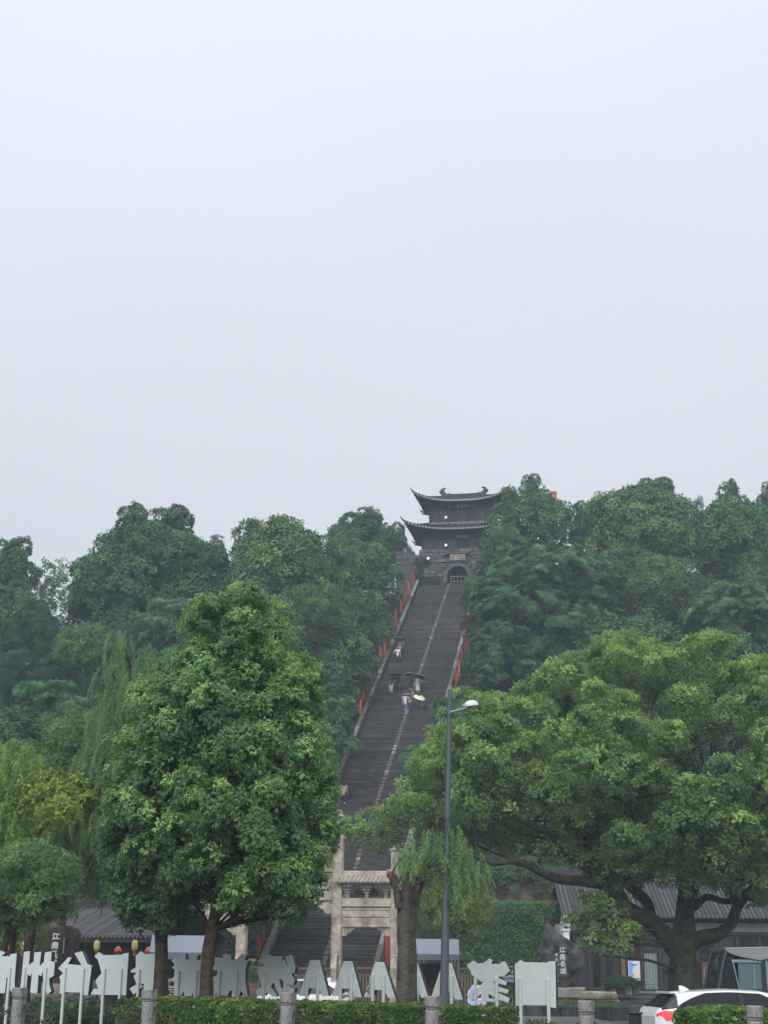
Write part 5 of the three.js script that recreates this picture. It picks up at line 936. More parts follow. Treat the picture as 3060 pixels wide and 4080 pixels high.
/* an open umbrella: eight gores sagging between ribs, shaft, hook handle; origin at the hand */
function umbrella(label, hand, tilt, o) {
  const t = thing('umbrella', label, 'umbrella', hand, o.turn ?? 0), R = o.r ?? 0.52, S = o.shaft ?? 0.5, rise = R * 0.36;
  t.rotation.order = 'YXZ'; t.rotation.x = tilt[0]; t.rotation.z = tilt[1];
  const P = [], I = [], n = 8, seg = 3, rings = 6, m = n * seg;
  for (let k = 0; k <= rings; k++) for (let j = 0; j <= m; j++) { const u = k / rings, a = j / m * Math.PI * 2, sag = Math.cos(((j % seg) / seg - 0.5) * Math.PI), inn = 1 - 0.09 * sag * u * u; P.push(Math.cos(a) * R * u * inn, S + rise * (1 - u * u) + 0.01 - 0.02 * sag * u * (1 - u), Math.sin(a) * R * u * inn); }
  for (let k = 0; k < rings; k++) for (let j = 0; j < m; j++) { const a = k * (m + 1) + j, b = a + m + 1; I.push(a, a + 1, b, a + 1, b + 1, b); }
  const g = new THREE.BufferGeometry(); g.setAttribute('position', new THREE.Float32BufferAttribute(P, 3)); g.setIndex(I); g.computeVertexNormals();
  const can = mesh('canopy', g, o.mat, t);
  if (o.rim) { const rim = []; for (let j = 0; j < n; j++) { const a = j / n * Math.PI * 2, b = (j + 1) / n * Math.PI * 2; const mid = (a + b) / 2; rim.push(limb([V(Math.cos(a) * R, S + 0.012, Math.sin(a) * R), V(Math.cos(mid) * R * 0.9, S + 0.05, Math.sin(mid) * R * 0.9), V(Math.cos(b) * R, S + 0.012, Math.sin(b) * R)], [0.014, 0.014], 4)); } mesh('rim', rim, o.rim, can); }
  const ribs = []; for (let j = 0; j < n; j++) { const a = j / n * Math.PI * 2; ribs.push(limb([0, 0.5, 1].map((u) => V(Math.cos(a) * R * u, S + rise * (1 - u * u) - 0.004, Math.sin(a) * R * u)), [0.005, 0.004], 4)); }
  mesh('ribs', ribs, M.steel, t); mesh('shaft', rod(V(0, -0.06, 0), V(0, S + rise + 0.07, 0), 0.008, 0.007, 6), M.steel, t);
  mesh('handle', limb([V(0, 0.06, 0), V(0, -0.06, 0), V(0, -0.12, 0.01), V(0, -0.13, 0.05), V(0, -0.1, 0.07)], [0.014, 0.014], 6), M.rubber, t);
  return t;
}
{
  seed(1201);
  const cloth = (r, g, b) => plain(r, g, b, 0.85);
  const C = { white: cloth(0.62, 0.6, 0.62), black: cloth(0.022, 0.022, 0.026), navy: cloth(0.025, 0.035, 0.07), grey: cloth(0.22, 0.23, 0.25), charcoal: cloth(0.045, 0.045, 0.05), jeans: cloth(0.10, 0.19, 0.38), cream: cloth(0.5, 0.45, 0.37), pink: cloth(0.5, 0.33, 0.36), beige: cloth(0.42, 0.28, 0.2), lime: cloth(0.72, 0.72, 0.48), silver: cloth(0.5, 0.52, 0.56), mauve: cloth(0.12, 0.11, 0.14), blue: cloth(0.06, 0.2, 0.55), green: cloth(0.03, 0.045, 0.045) };
  // place a person whose feet show at a pixel, on the step below
  const stand = (px, py) => { let bs = 0, bd = 1e9, side = 0; for (let it = 0; it < 30; it++) { const s = stairAtPy(py, side), p = onStairs(s, side); const q = toPixel(p); side += (px - q[0]) / 42; bs = s; } const k = Math.round(bs * NSTEP) / NSTEP, step = onStairs(k, side); step.addScaledVector(sDir, 0.14); return step; };
  const down = sYaw, up = sYaw + Math.PI;
  const holdR = (H) => V(0.13, H * 0.66, 0.24), holdL = (H) => V(-0.13, H * 0.66, 0.24);
  const umb = (per, which, label, tilt, o) => { const a = per.arms[which], d = a.wr.clone().sub(a.el).normalize(), h = a.wr.clone().addScaledVector(d, 0.07); per.t.updateMatrixWorld(true); return umbrella(label, h.applyMatrix4(per.t.matrixWorld), tilt, o); };
  let p = makePerson('person in a white top and dark trousers walking down close to the left wall', stand(1583, 2648), down, { h: 1.62, top: C.white, pants: C.black, shoes: M.white, stride: 0.06, handL: V(-0.34, 0.92, 0.12), longHair: true, sleeve: 0.7, slim: true });
  p = makePerson('person in a beige top behind the one in white, sharing the dark blue umbrella', stand(1594, 2618), down, { h: 1.68, top: C.cream, pants: C.navy, handR: holdR(1.68), stride: 0.08 });
  umb(p, 1, 'dark blue umbrella held over the topmost pair by the left wall', [0.1, 0.05], { mat: C.navy, r: 0.5, rim: cloth(0.12, 0.25, 0.5) });
  p = makePerson('white-haired person in dark top and light grey trousers under the wide black umbrella', stand(1556, 2767), down, { h: 1.62, top: C.charcoal, pants: C.silver, hair: cloth(0.5, 0.5, 0.5), handL: V(0.12, 0.95, 0.2), sleeve: 0.5, shoes: C.grey });
  p = makePerson('person in dark grey clothes sharing the wide black umbrella with the white-haired one', stand(1580, 2764), down, { h: 1.66, top: C.charcoal, pants: C.black, handL: holdL(1.66), shoes: C.black, sleeve: 1.6 });
  umb(p, 0, 'wide black umbrella held over a pair at the left of the middle group', [0, 0], { mat: C.black, r: 0.62, shaft: 0.42 });
  p = makePerson('person in a long black shirt and shorts under the silver-topped umbrella', stand(1636, 2766), down, { h: 1.64, top: C.black, pants: C.black, pantLen: 0.42, handL: holdL(1.64), sleeve: 1.2, shoes: C.beige });
  umb(p, 0, 'black umbrella with a silver top in the middle of the group', [-0.12, 0.05], { mat: C.black, r: 0.44, shaft: 0.46, rim: C.silver });
  p = makePerson('woman in a long cream dress walking beside the divider stones', stand(1664, 2770), down, { h: 1.64, dress: C.cream, longHair: true, handR: holdR(1.64), slim: true, stride: 0.1, shoes: C.cream });
  umb(p, 1, 'black and white umbrella held by the woman in the cream dress', [-0.15, -0.25], { mat: C.black, r: 0.5, shaft: 0.42, rim: C.white });
  p = makePerson('person in a white shirt and blue jeans climbing ahead of the divider stones', stand(1614, 2838), up, { h: 1.6, top: C.white, pants: C.jeans, handL: holdL(1.6), stride: 0.14, lift: 0.1, shoes: M.white });
  umb(p, 0, 'grey-mauve umbrella of the person in blue jeans', [0.12, 0.1], { mat: C.mauve, r: 0.48, shaft: 0.4 });
  p = makePerson('person in dark clothes climbing with the pale yellow umbrella', stand(1668, 2845), up, { h: 1.66, top: C.green, pants: C.green, handR: holdR(1.66), stride: 0.12, lift: 0.1, shoes: C.black });
  umb(p, 1, 'pale yellow umbrella tilted on the shoulder of a climber', [0.55, -0.25], { mat: C.lime, r: 0.5, shaft: 0.3 });
  p = makePerson('person in a pink top and black trousers low on the stairs by the left wall', stand(1370, 3203), up, { h: 1.6, top: C.pink, pants: C.black, handR: holdR(1.6), stride: 0.12, lift: 0.08, longHair: true, shoes: M.white, slim: true });
  umb(p, 1, 'black umbrella of the person in the pink top', [0.08, -0.15], { mat: C.black, r: 0.52, shaft: 0.42, rim: C.navy });
  p = makePerson('person in white hat and dark clothes at the right stair edge beside the camphor tips', stand(1708, 2996), down, { h: 1.62, top: C.black, pants: C.beige, pantLen: 0.4, hair: C.white, stride: 0.08 });
  p = makePerson('person half hidden by the camphor tips under the bright blue umbrella', stand(1502, 3354), up, { h: 1.62, top: C.charcoal, pants: C.black, handL: holdL(1.62), stride: 0.1, lift: 0.06 });
  umb(p, 0, 'bright blue umbrella just above the camphor tips', [0, 0], { mat: C.blue, r: 0.5, shaft: 0.45 });
  // people beyond the letters at left, in front of the long tiled building
  const lo = (px, d) => { const q = at(px, 3900, d); q.y = ROAD; return q; };
  makePerson('person in pale blue shirt seen between the box-like letter and the solid square one', lo(368, 46), 0.6, { h: 1.64, top: cloth(0.25, 0.32, 0.62), pants: C.charcoal, handR: V(0.3, 0.85, 0.25) });
  p = makePerson('person holding the grey umbrella between the lettered stele and the letters', lo(318, 42), 2.4, { h: 1.6, top: C.grey, pants: C.black, handL: holdL(1.6) });
  umb(p, 0, 'dark grey umbrella beside the white characters of the left stele', [0.1, 0], { mat: cloth(0.085, 0.10, 0.115), r: 0.55, shaft: 0.42 });
  makePerson('person in a black and white striped shirt beside the dark camphor trunk', lo(672, 50), 0.2, { h: 1.7, top: (() => { const t = texture(64, (x, y) => (y % 16 < 8 ? [0.08, 0.08, 0.09] : [0.75, 0.73, 0.7])); t.repeat.set(1, 3.2); return new THREE.MeshStandardMaterial({ map: t, roughness: 0.85 }); })(), pants: C.black });
  makePerson('person in a white shirt seen left of the hollow letter beside the reddish trunk', lo(846, 52), -0.4, { h: 1.66, top: C.white, pants: C.charcoal });
  const st = lo(690, 47), seat = thing('market_table', 'low table under a violet cloth beside the dark camphor trunk', 'table', st, 0.1);
  mesh('table_top', bbox(0.95, 0.05, 0.6, 0.01, 0, 0.74, 0), M.brownWood, seat); mesh('cloth', [bbox(1.0, 0.02, 0.64, 0.005, 0, 0.78, 0), bbox(1.0, 0.42, 0.02, 0.005, 0, 0.57, 0.32), bbox(0.02, 0.42, 0.6, 0.005, 0.49, 0.57, 0)], cloth(0.13, 0.15, 0.42), seat);
  for (const [x, z] of [[-.42, -.25], [.42, -.25], [-.42, .25], [.42, .25]]) mesh('leg', box(0.05, 0.72, 0.05, x, 0.36, z), M.brownWood, seat);
  const bd = thing('cloth_bundle', 'orange-red cloth bundle lying on the violet table cloth', 'bundle', st.clone().add(V(0, 0.79, 0.05)), 0); mesh('bundle', netMesh(boneField([[V(-0.12, 0.08, 0), V(0.12, 0.09, 0), 0.12, 0.1], [V(0, 0.15, 0), V(0.02, 0.22, 0), 0.06, 0.03]], 0.05), V(-0.35, -0.08, -0.25), V(0.35, 0.35, 0.25), 0.025), M.redOrange, bd);
}

// ---------------------------------------------------------------- brush characters as strokes on a unit square
const GLYPH = {
  jiang: [[.12, .88, .24, .76], [.04, .62, .17, .53], [.06, .1, .25, .38], [.38, .8, .9, .8], [.63, .8, .62, .2], [.3, .18, .97, .2]],
  nan: [[.2, .84, .82, .86], [.5, 1, .49, .68], [.14, .68, .12, .04], [.14, .68, .86, .68], [.86, .68, .85, .06], [.85, .06, .74, .12], [.36, .6, .43, .5], [.64, .6, .57, .5], [.32, .43, .7, .43], [.28, .27, .72, .27], [.5, .43, .5, .04]],
  chang: [[.3, .96, .3, .46], [.3, .96, .82, .96], [.3, .8, .74, .8], [.3, .64, .74, .64], [.06, .46, .95, .46], [.3, .46, .3, .08], [.3, .08, .47, .18], [.42, .42, .62, .2], [.62, .2, .97, .04], [.76, .38, .58, .24]],
  cheng: [[.04, .66, .36, .66], [.2, .9, .2, .2], [.02, .14, .38, .27], [.4, .73, .97, .73], [.46, .73, .43, .32], [.43, .32, .34, .04], [.46, .5, .62, .5], [.62, .5, .59, .2], [.59, .2, .53, .25], [.68, .97, .75, .4], [.75, .4, .97, .05], [.97, .05, .98, .2], [.92, .55, .72, .2], [.72, .2, .58, .05], [.82, .96, .9, .86]],
};
function glyph(name, size, x, y, z, wt = 0.11, thick = 0.012) {  // raised strokes on a plane facing +z, the lower left corner at x, y
  return GLYPH[name].map(([x0, y0, x1, y1], i) => { const L = Math.hypot(x1 - x0, y1 - y0), g = new THREE.BoxGeometry((L + wt * 0.6) * size, wt * size * (i % 3 === 1 ? 0.85 : 1.1), thick); g.rotateZ(Math.atan2(y1 - y0, x1 - x0)); return move(g, x + (x0 + x1) / 2 * size, y + (y0 + y1) / 2 * size, z + i * 0.0004); });
}
// a boulder from an outline: polygon prism with a rough swollen skin
function rock(poly, thick, cell, amp, sd) {
  const d2 = (x, y) => (inPoly(x, y, poly) ? -1 : 1) * edgeDist(x, y, poly), xs = poly.map((p) => p[0]), ys = poly.map((p) => p[1]);
  const f = (x, y, z) => { const e = d2(x, y) + 0.08, w = Math.abs(z) - thick * (0.72 + 0.28 * clamp(-e * 2.5, 0, 1)), o = Math.min(Math.max(e, w), 0) + Math.hypot(Math.max(e, 0), Math.max(w, 0)) - 0.08; return o + (fbm(x * 2.2 + sd, y * 2.2, z * 2.2, 4) - 0.5) * amp; };
  return netMesh(f, V(Math.min(...xs) - 0.25, Math.min(...ys) - 0.25, -thick - 0.25), V(Math.max(...xs) + 0.25, Math.max(...ys) + 0.25, thick + 0.25), cell);
}
// ---------------------------------------------------------------- tiled roofs
function tiledRoof(parent, x0, x1, yE, zE, yR, zR, gap, o = {}) {
  const ro = mesh('roof', uvBox(bar(V((x0 + x1) / 2, yE, zE), V((x0 + x1) / 2, yR, zR), x1 - x0, 0.09)), M.tile[0], parent);
  const dir = V(0, yR - yE, zR - zE), L = dir.length(), ndir = V(0, -dir.z, dir.y).normalize().multiplyScalar(-1); if (ndir.y < 0) ndir.negate();
  const seg = Math.max(8, Math.round(L / 0.22)), shapes = [];
  for (let v = 0; v < 3; v++) {                            // one row of overlapping cover tiles, each butted a little over the next
    const parts = []; for (let k = 0; k < seg; k++) { const a = V(0, yE, zE).addScaledVector(dir, k / seg), b = V(0, yE, zE).addScaledVector(dir, (k + 1.08) / seg); parts.push(uvBox(rod(a.addScaledVector(ndir, 0.060 + 0.004 * Math.sin(k * 7 + v)), b.addScaledVector(ndir, 0.050), 0.068, 0.062, 7))); } shapes.push(mergeGeometries(parts));
  }
  const n = Math.round((x1 - x0) / gap), disc = uvBox(rod(V(0, yE + 0.03, zE - Math.sign(zR - zE) * 0.07), V(0, yE + 0.04, zE + Math.sign(zR - zE) * 0.03), 0.085, 0.085, 10));
  for (let k = 0; k <= n; k++) { const r = mesh('tile_row', shapes[k % 3], M.tileRow[(rnd() * 3) | 0], ro); r.position.x = lerp(x0 + 0.06, x1 - 0.06, k / n); const d = mesh('eaves_tile', disc, M.tileRow[1], ro); d.position.x = r.position.x; }
  if (o.ridge !== false) mesh('ridge', [uvBox(bbox(x1 - x0 + 0.1, 0.34, 0.22, 0.03, (x0 + x1) / 2, yR + 0.13, zR)), uvBox(rod(V(x0 - 0.08, yR + 0.33, zR), V(x1 + 0.08, yR + 0.33, zR), 0.09, 0.09, 10))], M.tile[1], ro);
  return ro;
}
// the tiled house on the right
{
  seed(1401);
  const D = 82, k = FPX / D, o = at(2250, 3900, D), house = thing('tiled_house', 'low house with a dark tiled roof and glazed timber front behind the large camphor', 'house', [o.x, ROAD, -D], -0.02);
  const X = (px) => (px - 2250) / k, fl = 0.9, Y = (py) => (3854 - py) / k + EYE - ROAD;
  tiledRoof(house, X(2236), X(2590), Y(3667), 1.2, Y(3533) + 0.35, -3.6, 0.235); tiledRoof(house, X(2590) + 0.02, X(3160), Y(3676), 1.35, Y(3530) + 0.45, -3.7, 0.235);
  mesh('rear_roof', uvBox(bar(V(X(2700), Y(3533) + 0.3, -3.7), V(X(2700), Y(3640), -8.2), 13, 0.1)), M.tile[0], house);
  mesh('base', uvBox(bbox(14, fl, 9, 0.03, 6.7, fl / 2, -4.2)), M.stone, house);
  mesh('rear_wall', uvBox(box(13.2, 4, 0.2, 6.5, fl + 2, -3.4)), M.darkWood, house); mesh('side_wall', uvBox(box(0.25, Y(3700) - fl, 7, X(2246), (fl + Y(3700)) / 2, -3.6)), M.plaster, house);
  mesh('wall_band', uvBox(bbox(X(3160) - X(2262), Y(3692) - Y(3725), 0.14, 0.01, (X(3160) + X(2262)) / 2, (Y(3692) + Y(3725)) / 2, 0.06)), M.plaster, house);
  mesh('lintel', uvBox(bbox(X(3160) - X(2262), 0.2, 0.2, 0.02, (X(3160) + X(2262)) / 2, Y(3731), 0.08)), M.darkWood, house);
  mesh('eaves_board', uvBox(bbox(X(3160) - X(2240), 0.16, 0.1, 0.01, (X(3160) + X(2240)) / 2, Y(3681), 1.0)), M.darkWood, house);
  const raft = uvBox(bar(V(0, Y(3676), 1.05), V(0, Y(3676) + 0.55, -0.3), 0.09, 0.11)); for (let q = 0; q < 44; q++) { const r = mesh('rafter', raft, M.darkWood, house); r.position.x = X(2250) + q * 0.295; r.position.y = -0.08; }
  // white end pier with its stepped corbel
  const pier = mesh('end_pier', uvBox(bbox(0.34, Y(3712) - fl, 1.3, 0.03, X(2254), (fl + Y(3712)) / 2, 0.35)), M.white, house);
  mesh('corbel', [uvBox(bbox(0.42, 0.16, 1.4, 0.03, X(2254), Y(3725), 0.38)), uvBox(bbox(0.38, 0.3, 1.5, 0.05, X(2254), Y(3704), 0.5)), uvBox(bbox(0.34, 0.36, 1.65, 0.05, X(2254), Y(3686), 0.62))], M.white, pier);
  // posts and glazed leaves
  const top = Y(3738), posts = [2288, 2346, 2398, 2440, 2508, 2542, 2612, 2668, 2750, 2822, 2905, 2990, 3075];
  for (const px of posts) mesh('post', uvBox(bbox(px === 2346 || px === 2398 ? 0.2 : 0.16, top - fl, 0.2, 0.02, X(px), (top + fl) / 2, 0.08)), M.darkWood, house);
  mesh('column', uvBox(new THREE.CylinderGeometry(0.14, 0.15, top - fl, 12).translate(X(2471), (top + fl) / 2, 0.2)), M.brownWood, house);
  for (let q = 0; q < posts.length - 1; q++) {
    const a = X(posts[q]) + 0.1, b = X(posts[q + 1]) - 0.1, w = b - a, c = (a + b) / 2; if (posts[q] === 2542) continue;
    const leaf = mesh('door_leaf', [uvBox(box(w, 0.16, 0.07, c, fl + 0.12, 0)), uvBox(box(w, 0.1, 0.07, c, top - 0.05, 0)), uvBox(box(w, 0.08, 0.07, c, fl + (top - fl) * (q > 7 ? 0.62 : 0.72), 0)), uvBox(box(0.08, top - fl, 0.07, a + 0.04, (fl + top) / 2, 0)), uvBox(box(0.08, top - fl, 0.07, b - 0.04, (fl + top) / 2, 0))].map((g, i) => (g.translate(0, 0, i * 0.0015), g)), M.darkWood, house);
    mesh('pane', box(w - 0.1, top - fl - 0.2, 0.02, c, (fl + top) / 2, -0.035), q % 3 === 0 ? plainGlass(0.045, 0.055, 0.06) : M.glassDark, leaf);
  }
  // the pale lattice leaf
  const la = X(2553), lb = X(2600), ly0 = Y(3936), ly1 = Y(3803), lw = lb - la, lf = mesh('lattice_leaf', [uvBox(box(0.12, top - fl, 0.1, la - 0.06, (fl + top) / 2, 0.02)), uvBox(box(0.12, top - fl, 0.1, lb + 0.06, (fl + top) / 2, 0.02)), uvBox(box(lw, 0.14, 0.1, (la + lb) / 2, fl + 0.07, 0.02)), uvBox(box(lw, 0.1, 0.1, (la + lb) / 2, ly1 + 0.05, 0.02))], M.darkWood, house);
  mesh('pane', box(lw, ly1 - ly0, 0.03, (la + lb) / 2, (ly0 + ly1) / 2, 0.0), plain(0.24, 0.31, 0.31, 0.35), lf); mesh('pane', box(lw, top - ly1 - 0.15, 0.03, (la + lb) / 2, (top + ly1) / 2 + 0.05, 0.0), plainGlass(0.05, 0.06, 0.065), lf);
  const bars = [], hh = ly1 - ly0; for (const u of [0.16, 0.36, 0.64, 0.84]) bars.push(box(0.022, hh * 0.72, 0.02, la + lw * u, ly1 - hh * 0.36, 0.03)); for (const [u0, u1, v] of [[0.36, 0.64, 0.26], [0, 0.36, 0.2], [0.64, 1, 0.2], [0, 1, 0.13], [0.3, 0.7, 0.06]]) bars.push(box(lw * (u1 - u0), 0.022, 0.021, la + lw * (u0 + u1) / 2, ly0 + hh * v, 0.03)); for (const u of [0.3, 0.7]) bars.push(box(0.022, hh * 0.13, 0.022, la + lw * u, ly0 + hh * 0.065, 0.03));
  mesh('lattice', bars, plain(0.05, 0.07, 0.07, 0.6), lf);
  mesh('counter', uvBox(bbox(X(2664) - X(2616), 0.1, 0.5, 0.02, X(2640), Y(3860), 0.2)), M.darkWood, house); mesh('transom_window', [box(0.9, 0.5, 0.04, X(2960), Y(3765), 0.12)], M.glassDark, house);
  // things fixed or leaning on the front
  const po = thing('poster_board', 'white poster board with blue and cream print on the timber house front', 'poster', [o.x + X(2511), ROAD + Y(3904), -D + 0.3], -0.02), pw = 45 / k, ph = 70 / k;
  mesh('board', bbox(pw, ph, 0.04, 0.01, 0, ph / 2, 0), M.white, po);
  const pr = texture(64, (x, y) => { const u = x / 64, v = y / 64, n = nA[((y * 4) & 255) * 256 + ((x * 4) & 255)]; if (v > 0.78 && v < 0.86 && u > 0.25 && u < 0.75) return [0.3, 0.5, 0.85]; if (v < 0.1 && u > 0.6) return [0.5, 0.5, 0.55]; return u < 0.25 + n * 0.3 ? [0.5, 0.68, 0.92] : v < 0.5 ? [0.93, 0.86, 0.74] : [0.85, 0.88, 0.92]; });
  mesh('print', new THREE.PlaneGeometry(pw * 0.9, ph * 0.92).translate(0, ph / 2, 0.024), new THREE.MeshStandardMaterial({ map: pr, roughness: 0.5 }), po);
  const ex = thing('red_sign_box', 'small red box with a white top hanging under the eaves behind the camphor fork', 'sign', [o.x + X(2690), ROAD + Y(3742), -D + 0.55], 0); mesh('housing', bbox(0.27, 0.14, 0.12, 0.01, 0, 0.06, 0), plain(0.6, 0.06, 0.03, 0.5), ex); mesh('cap', bbox(0.36, 0.07, 0.16, 0.01, 0, 0.17, 0), M.white, ex);
  const pq = thing('notice_board', 'brown wooden notice board with white writing right of the camphor trunk', 'notice board', [o.x + X(2786), ROAD + Y(3914), -D + 0.5], 0), qw = 50 / k, qh = 78 / k; mesh('board', bbox(qw, qh, 0.06, 0.01, 0, qh / 2, 0), surf([0.09, 0.04, 0.03], [0.15, 0.07, 0.05], { rep: 2 }), pq);
  const wr = []; for (let r = 0; r < 7; r++) for (let c = 0; c < 5; c++) { if (r < 2 && (c === 0 || c === 4)) continue; if (r === 0 && c !== 2) continue; wr.push(box(0.045, 0.05, 0.01, -0.2 + c * 0.1, qh - 0.14 - r * 0.125, 0.034), box(0.055, 0.012, 0.01, -0.2 + c * 0.1, qh - 0.10 - r * 0.125, 0.0345)); } mesh('writing', wr, plain(0.5, 0.48, 0.45, 0.7), pq); for (const s of [-1, 1]) mesh('leg', box(0.05, 0.9, 0.05, s * qw * 0.4, -0.4, 0), M.darkWood, pq);
}

// lawn, stele, bench stone, planter in front of the house
{
  seed(1451);
  const a = at(1960, 3990, 64.5), b = at(2500, 3990, 64.5), top = 0.06 - ROAD;
  const lawn = thing('raised_lawn', 'strip of raised green lawn edged with stone in front of the tiled house', 'lawn', [a.x, ROAD, -64.5]); lawn.userData.kind = 'structure';
  const w = b.x - a.x; mesh('turf', uvBox(bbox(w, top, 8, 0.08, w / 2, top / 2, -4.1)), M.lawn, lawn);
  for (let q = 0; q < 8; q++) mesh('edging_stone', uvBox(bbox(w / 8 - 0.02, top - 0.1, 0.22, 0.03, w * (q + 0.5) / 8, (top - 0.1) / 2, 0.0)), M.wallStone[q % 3], lawn);
  const gr = []; for (let i = 0; i < 1500; i++) gr.push([V(rr(0.1, w - 0.1), top - 0.02, rr(-8, -0.15)), V(gauss() * 0.2, 1, gauss() * 0.2).normalize(), rr(0.10, 0.2), tint([0.07, 0.115, 0.03], rr(0.7, 1.3))]); leaves('grass', G.bamboo, gr, leafMat(), lawn);
  // right stele
  const D = 69.5, k = FPX / D, o = at(2245, 3931, D), cv = ([x, y]) => [(2100 + x * 0.3617 - 2245) / k, (3931 - (3450 + y * 0.3617)) / k];
  const st = thing('boulder_stele', 'pointed dark boulder stele with white brush characters on a stone block by the ivy', 'stele', [o.x, o.y, o.z], 0.03);
  mesh('boulder', rock([[225, 705], [290, 735], [380, 820], [460, 870], [600, 930], [592, 960], [625, 1000], [615, 1090], [560, 1200], [500, 1290], [440, 1335], [330, 1335], [250, 1310], [175, 1110], [165, 1010], [190, 900], [208, 790]].map(cv), 0.42, 0.05, 0.26, 3), surf([0.03, 0.027, 0.028], [0.115, 0.112, 0.104], { rep: 0.8, bump: 0.03, contrast: 2.4 }), st);
  const wp = plain(0.62, 0.62, 0.6, 0.8), wq = plain(0.5, 0.5, 0.48, 0.8); ['jiang', 'nan', 'chang', 'cheng'].forEach((g, i) => { const [x, y] = cv([352, 995 + i * 70]); mesh('character', glyph(g, 0.275, x, y, 0.46, 0.15, 0.16), wp, st); });
  for (let i = 0; i < 6; i++) { const [x, y] = cv([304, 1030 + i * 50]); mesh('character', glyph(['nan', 'chang', 'cheng', 'jiang', 'chang', 'nan'][i], 0.15, x, y, 0.44, 0.16, 0.1), wq, st); }
  mesh('base_block', uvBox(bbox(1.7, 0.5, 0.9, 0.06, 0.1, -0.27, 0)), M.stone, st);
  const be = at(2386, 3983, 66), bl = thing('stone_bench', 'long tan stone slab lying on the lawn right of the pointed boulder stele', 'bench', be); mesh('slab', rock([[-0.78, 0], [0.78, 0], [0.8, 0.2], [0.72, 0.34], [-0.76, 0.33]], 0.28, 0.045, 0.07, 9), M.paleStone, bl);
  const pp = at(2472, 3962, 76.5), pl = thing('stone_planter', 'low stone planter with a clipped dark shrub under the poster board', 'planter', pp); for (let q = 0; q < 5; q++) mesh('block', uvBox(bbox(0.36, rr(0.3, 0.42), 0.4, 0.05, -0.8 + q * 0.4, 0.17, 0)), q % 2 ? M.stone : M.wallStone[1], pl);
  const sh = []; for (let i = 0; i < 240; i++) { const u = rnd() * 6.28, v = Math.acos(rr(-0.2, 1)); sh.push([V(Math.sin(v) * Math.cos(u) * 0.85, 0.45 + Math.cos(v) * 0.32, Math.sin(v) * Math.sin(u) * 0.4), V(Math.sin(v) * Math.cos(u), Math.cos(v), Math.sin(v) * Math.sin(u)).normalize(), rr(0.12, 0.2), tint([0.03, 0.07, 0.026], rr(0.7, 1.3))]); } leaves('shrub', G.hedge, sh, leafMat(), pl);
  // steps up to the house terrace
  const s0 = at(2610, 3990, 74), stp = thing('terrace_steps', 'broad grey stone steps leading up to the tiled house beside the white car roof', 'steps', [s0.x, ROAD, -74.5]); stp.userData.kind = 'structure'; for (let q = 0; q < 5; q++) mesh('step', uvBox(bbox(7.2, 0.18, 1.2, 0.02, 2.4, 0.09 + q * 0.18, -q * 1.15)), M.wallStone[q % 2], stp);
  // brown notice board with a blue picture, and a patterned standee behind the letters
  const nb = at(2026, 3920, 58), n = thing('notice_board', 'brown notice board with a blue picture between the two rightmost letters', 'notice board', [nb.x, ROAD, nb.z]), h1 = nb.y - ROAD; mesh('board', bbox(0.5, 0.78, 0.06, 0.01, 0, h1 + 0.36, 0), surf([0.1, 0.05, 0.04], [0.16, 0.08, 0.06], { rep: 2 }), n);
  mesh('picture', new THREE.PlaneGeometry(0.4, 0.26).translate(0, h1 + 0.2, 0.034), new THREE.MeshStandardMaterial({ map: texture(32, (x, y) => (y > 20 ? [0.75, 0.85, 0.9] : y > 11 ? [0.25, 0.6, 0.75] : [0.7, 0.72, 0.74])), roughness: 0.4 }), n); mesh('heading', [box(0.26, 0.05, 0.01, 0.05, h1 + 0.64, 0.034), box(0.12, 0.14, 0.01, 0.13, h1 + 0.46, 0.034)], plain(0.6, 0.6, 0.6, 0.6), n); for (const s of [-1, 1]) mesh('leg', box(0.05, h1 + 0.1, 0.05, s * 0.2, h1 / 2, 0), M.darkWood, n);
  const sd = at(1900, 3930, 47), s = thing('patterned_standee', 'pink, violet and pale blue patterned cut-out panel behind the second letter from the right', 'standee', [sd.x, ROAD, sd.z]); const sdt = texture(128, (x, y, i) => { const q = nA[((y * 2) & 255) * 256 + ((x * 2) & 255)], r = nC[((y * 2) & 255) * 256 + ((x * 2) & 255)]; return q > 0.56 ? [0.62, 0.78, 0.95] : r > 0.54 ? [0.80, 0.62, 0.85] : r < 0.42 ? [0.42, 0.36, 0.5] : [0.88, 0.84, 0.9]; });
  const sg = extrude([[-0.25, 0], [0.25, 0], [0.28, 0.6], [0.22, 0.9], [0.3, 1.1], [0.26, 1.45], [0.1, 1.58], [-0.12, 1.6], [-0.28, 1.4], [-0.3, 1.1], [-0.2, 0.9], [-0.29, 0.5]], 0.03, 0.005); mesh('panel', sg, new THREE.MeshStandardMaterial({ map: sdt, roughness: 0.5 }), s); mesh('stay', bar(V(0, 0.9, -0.02), V(0, 0.02, -0.5), 0.04), M.darkWood, s);
}
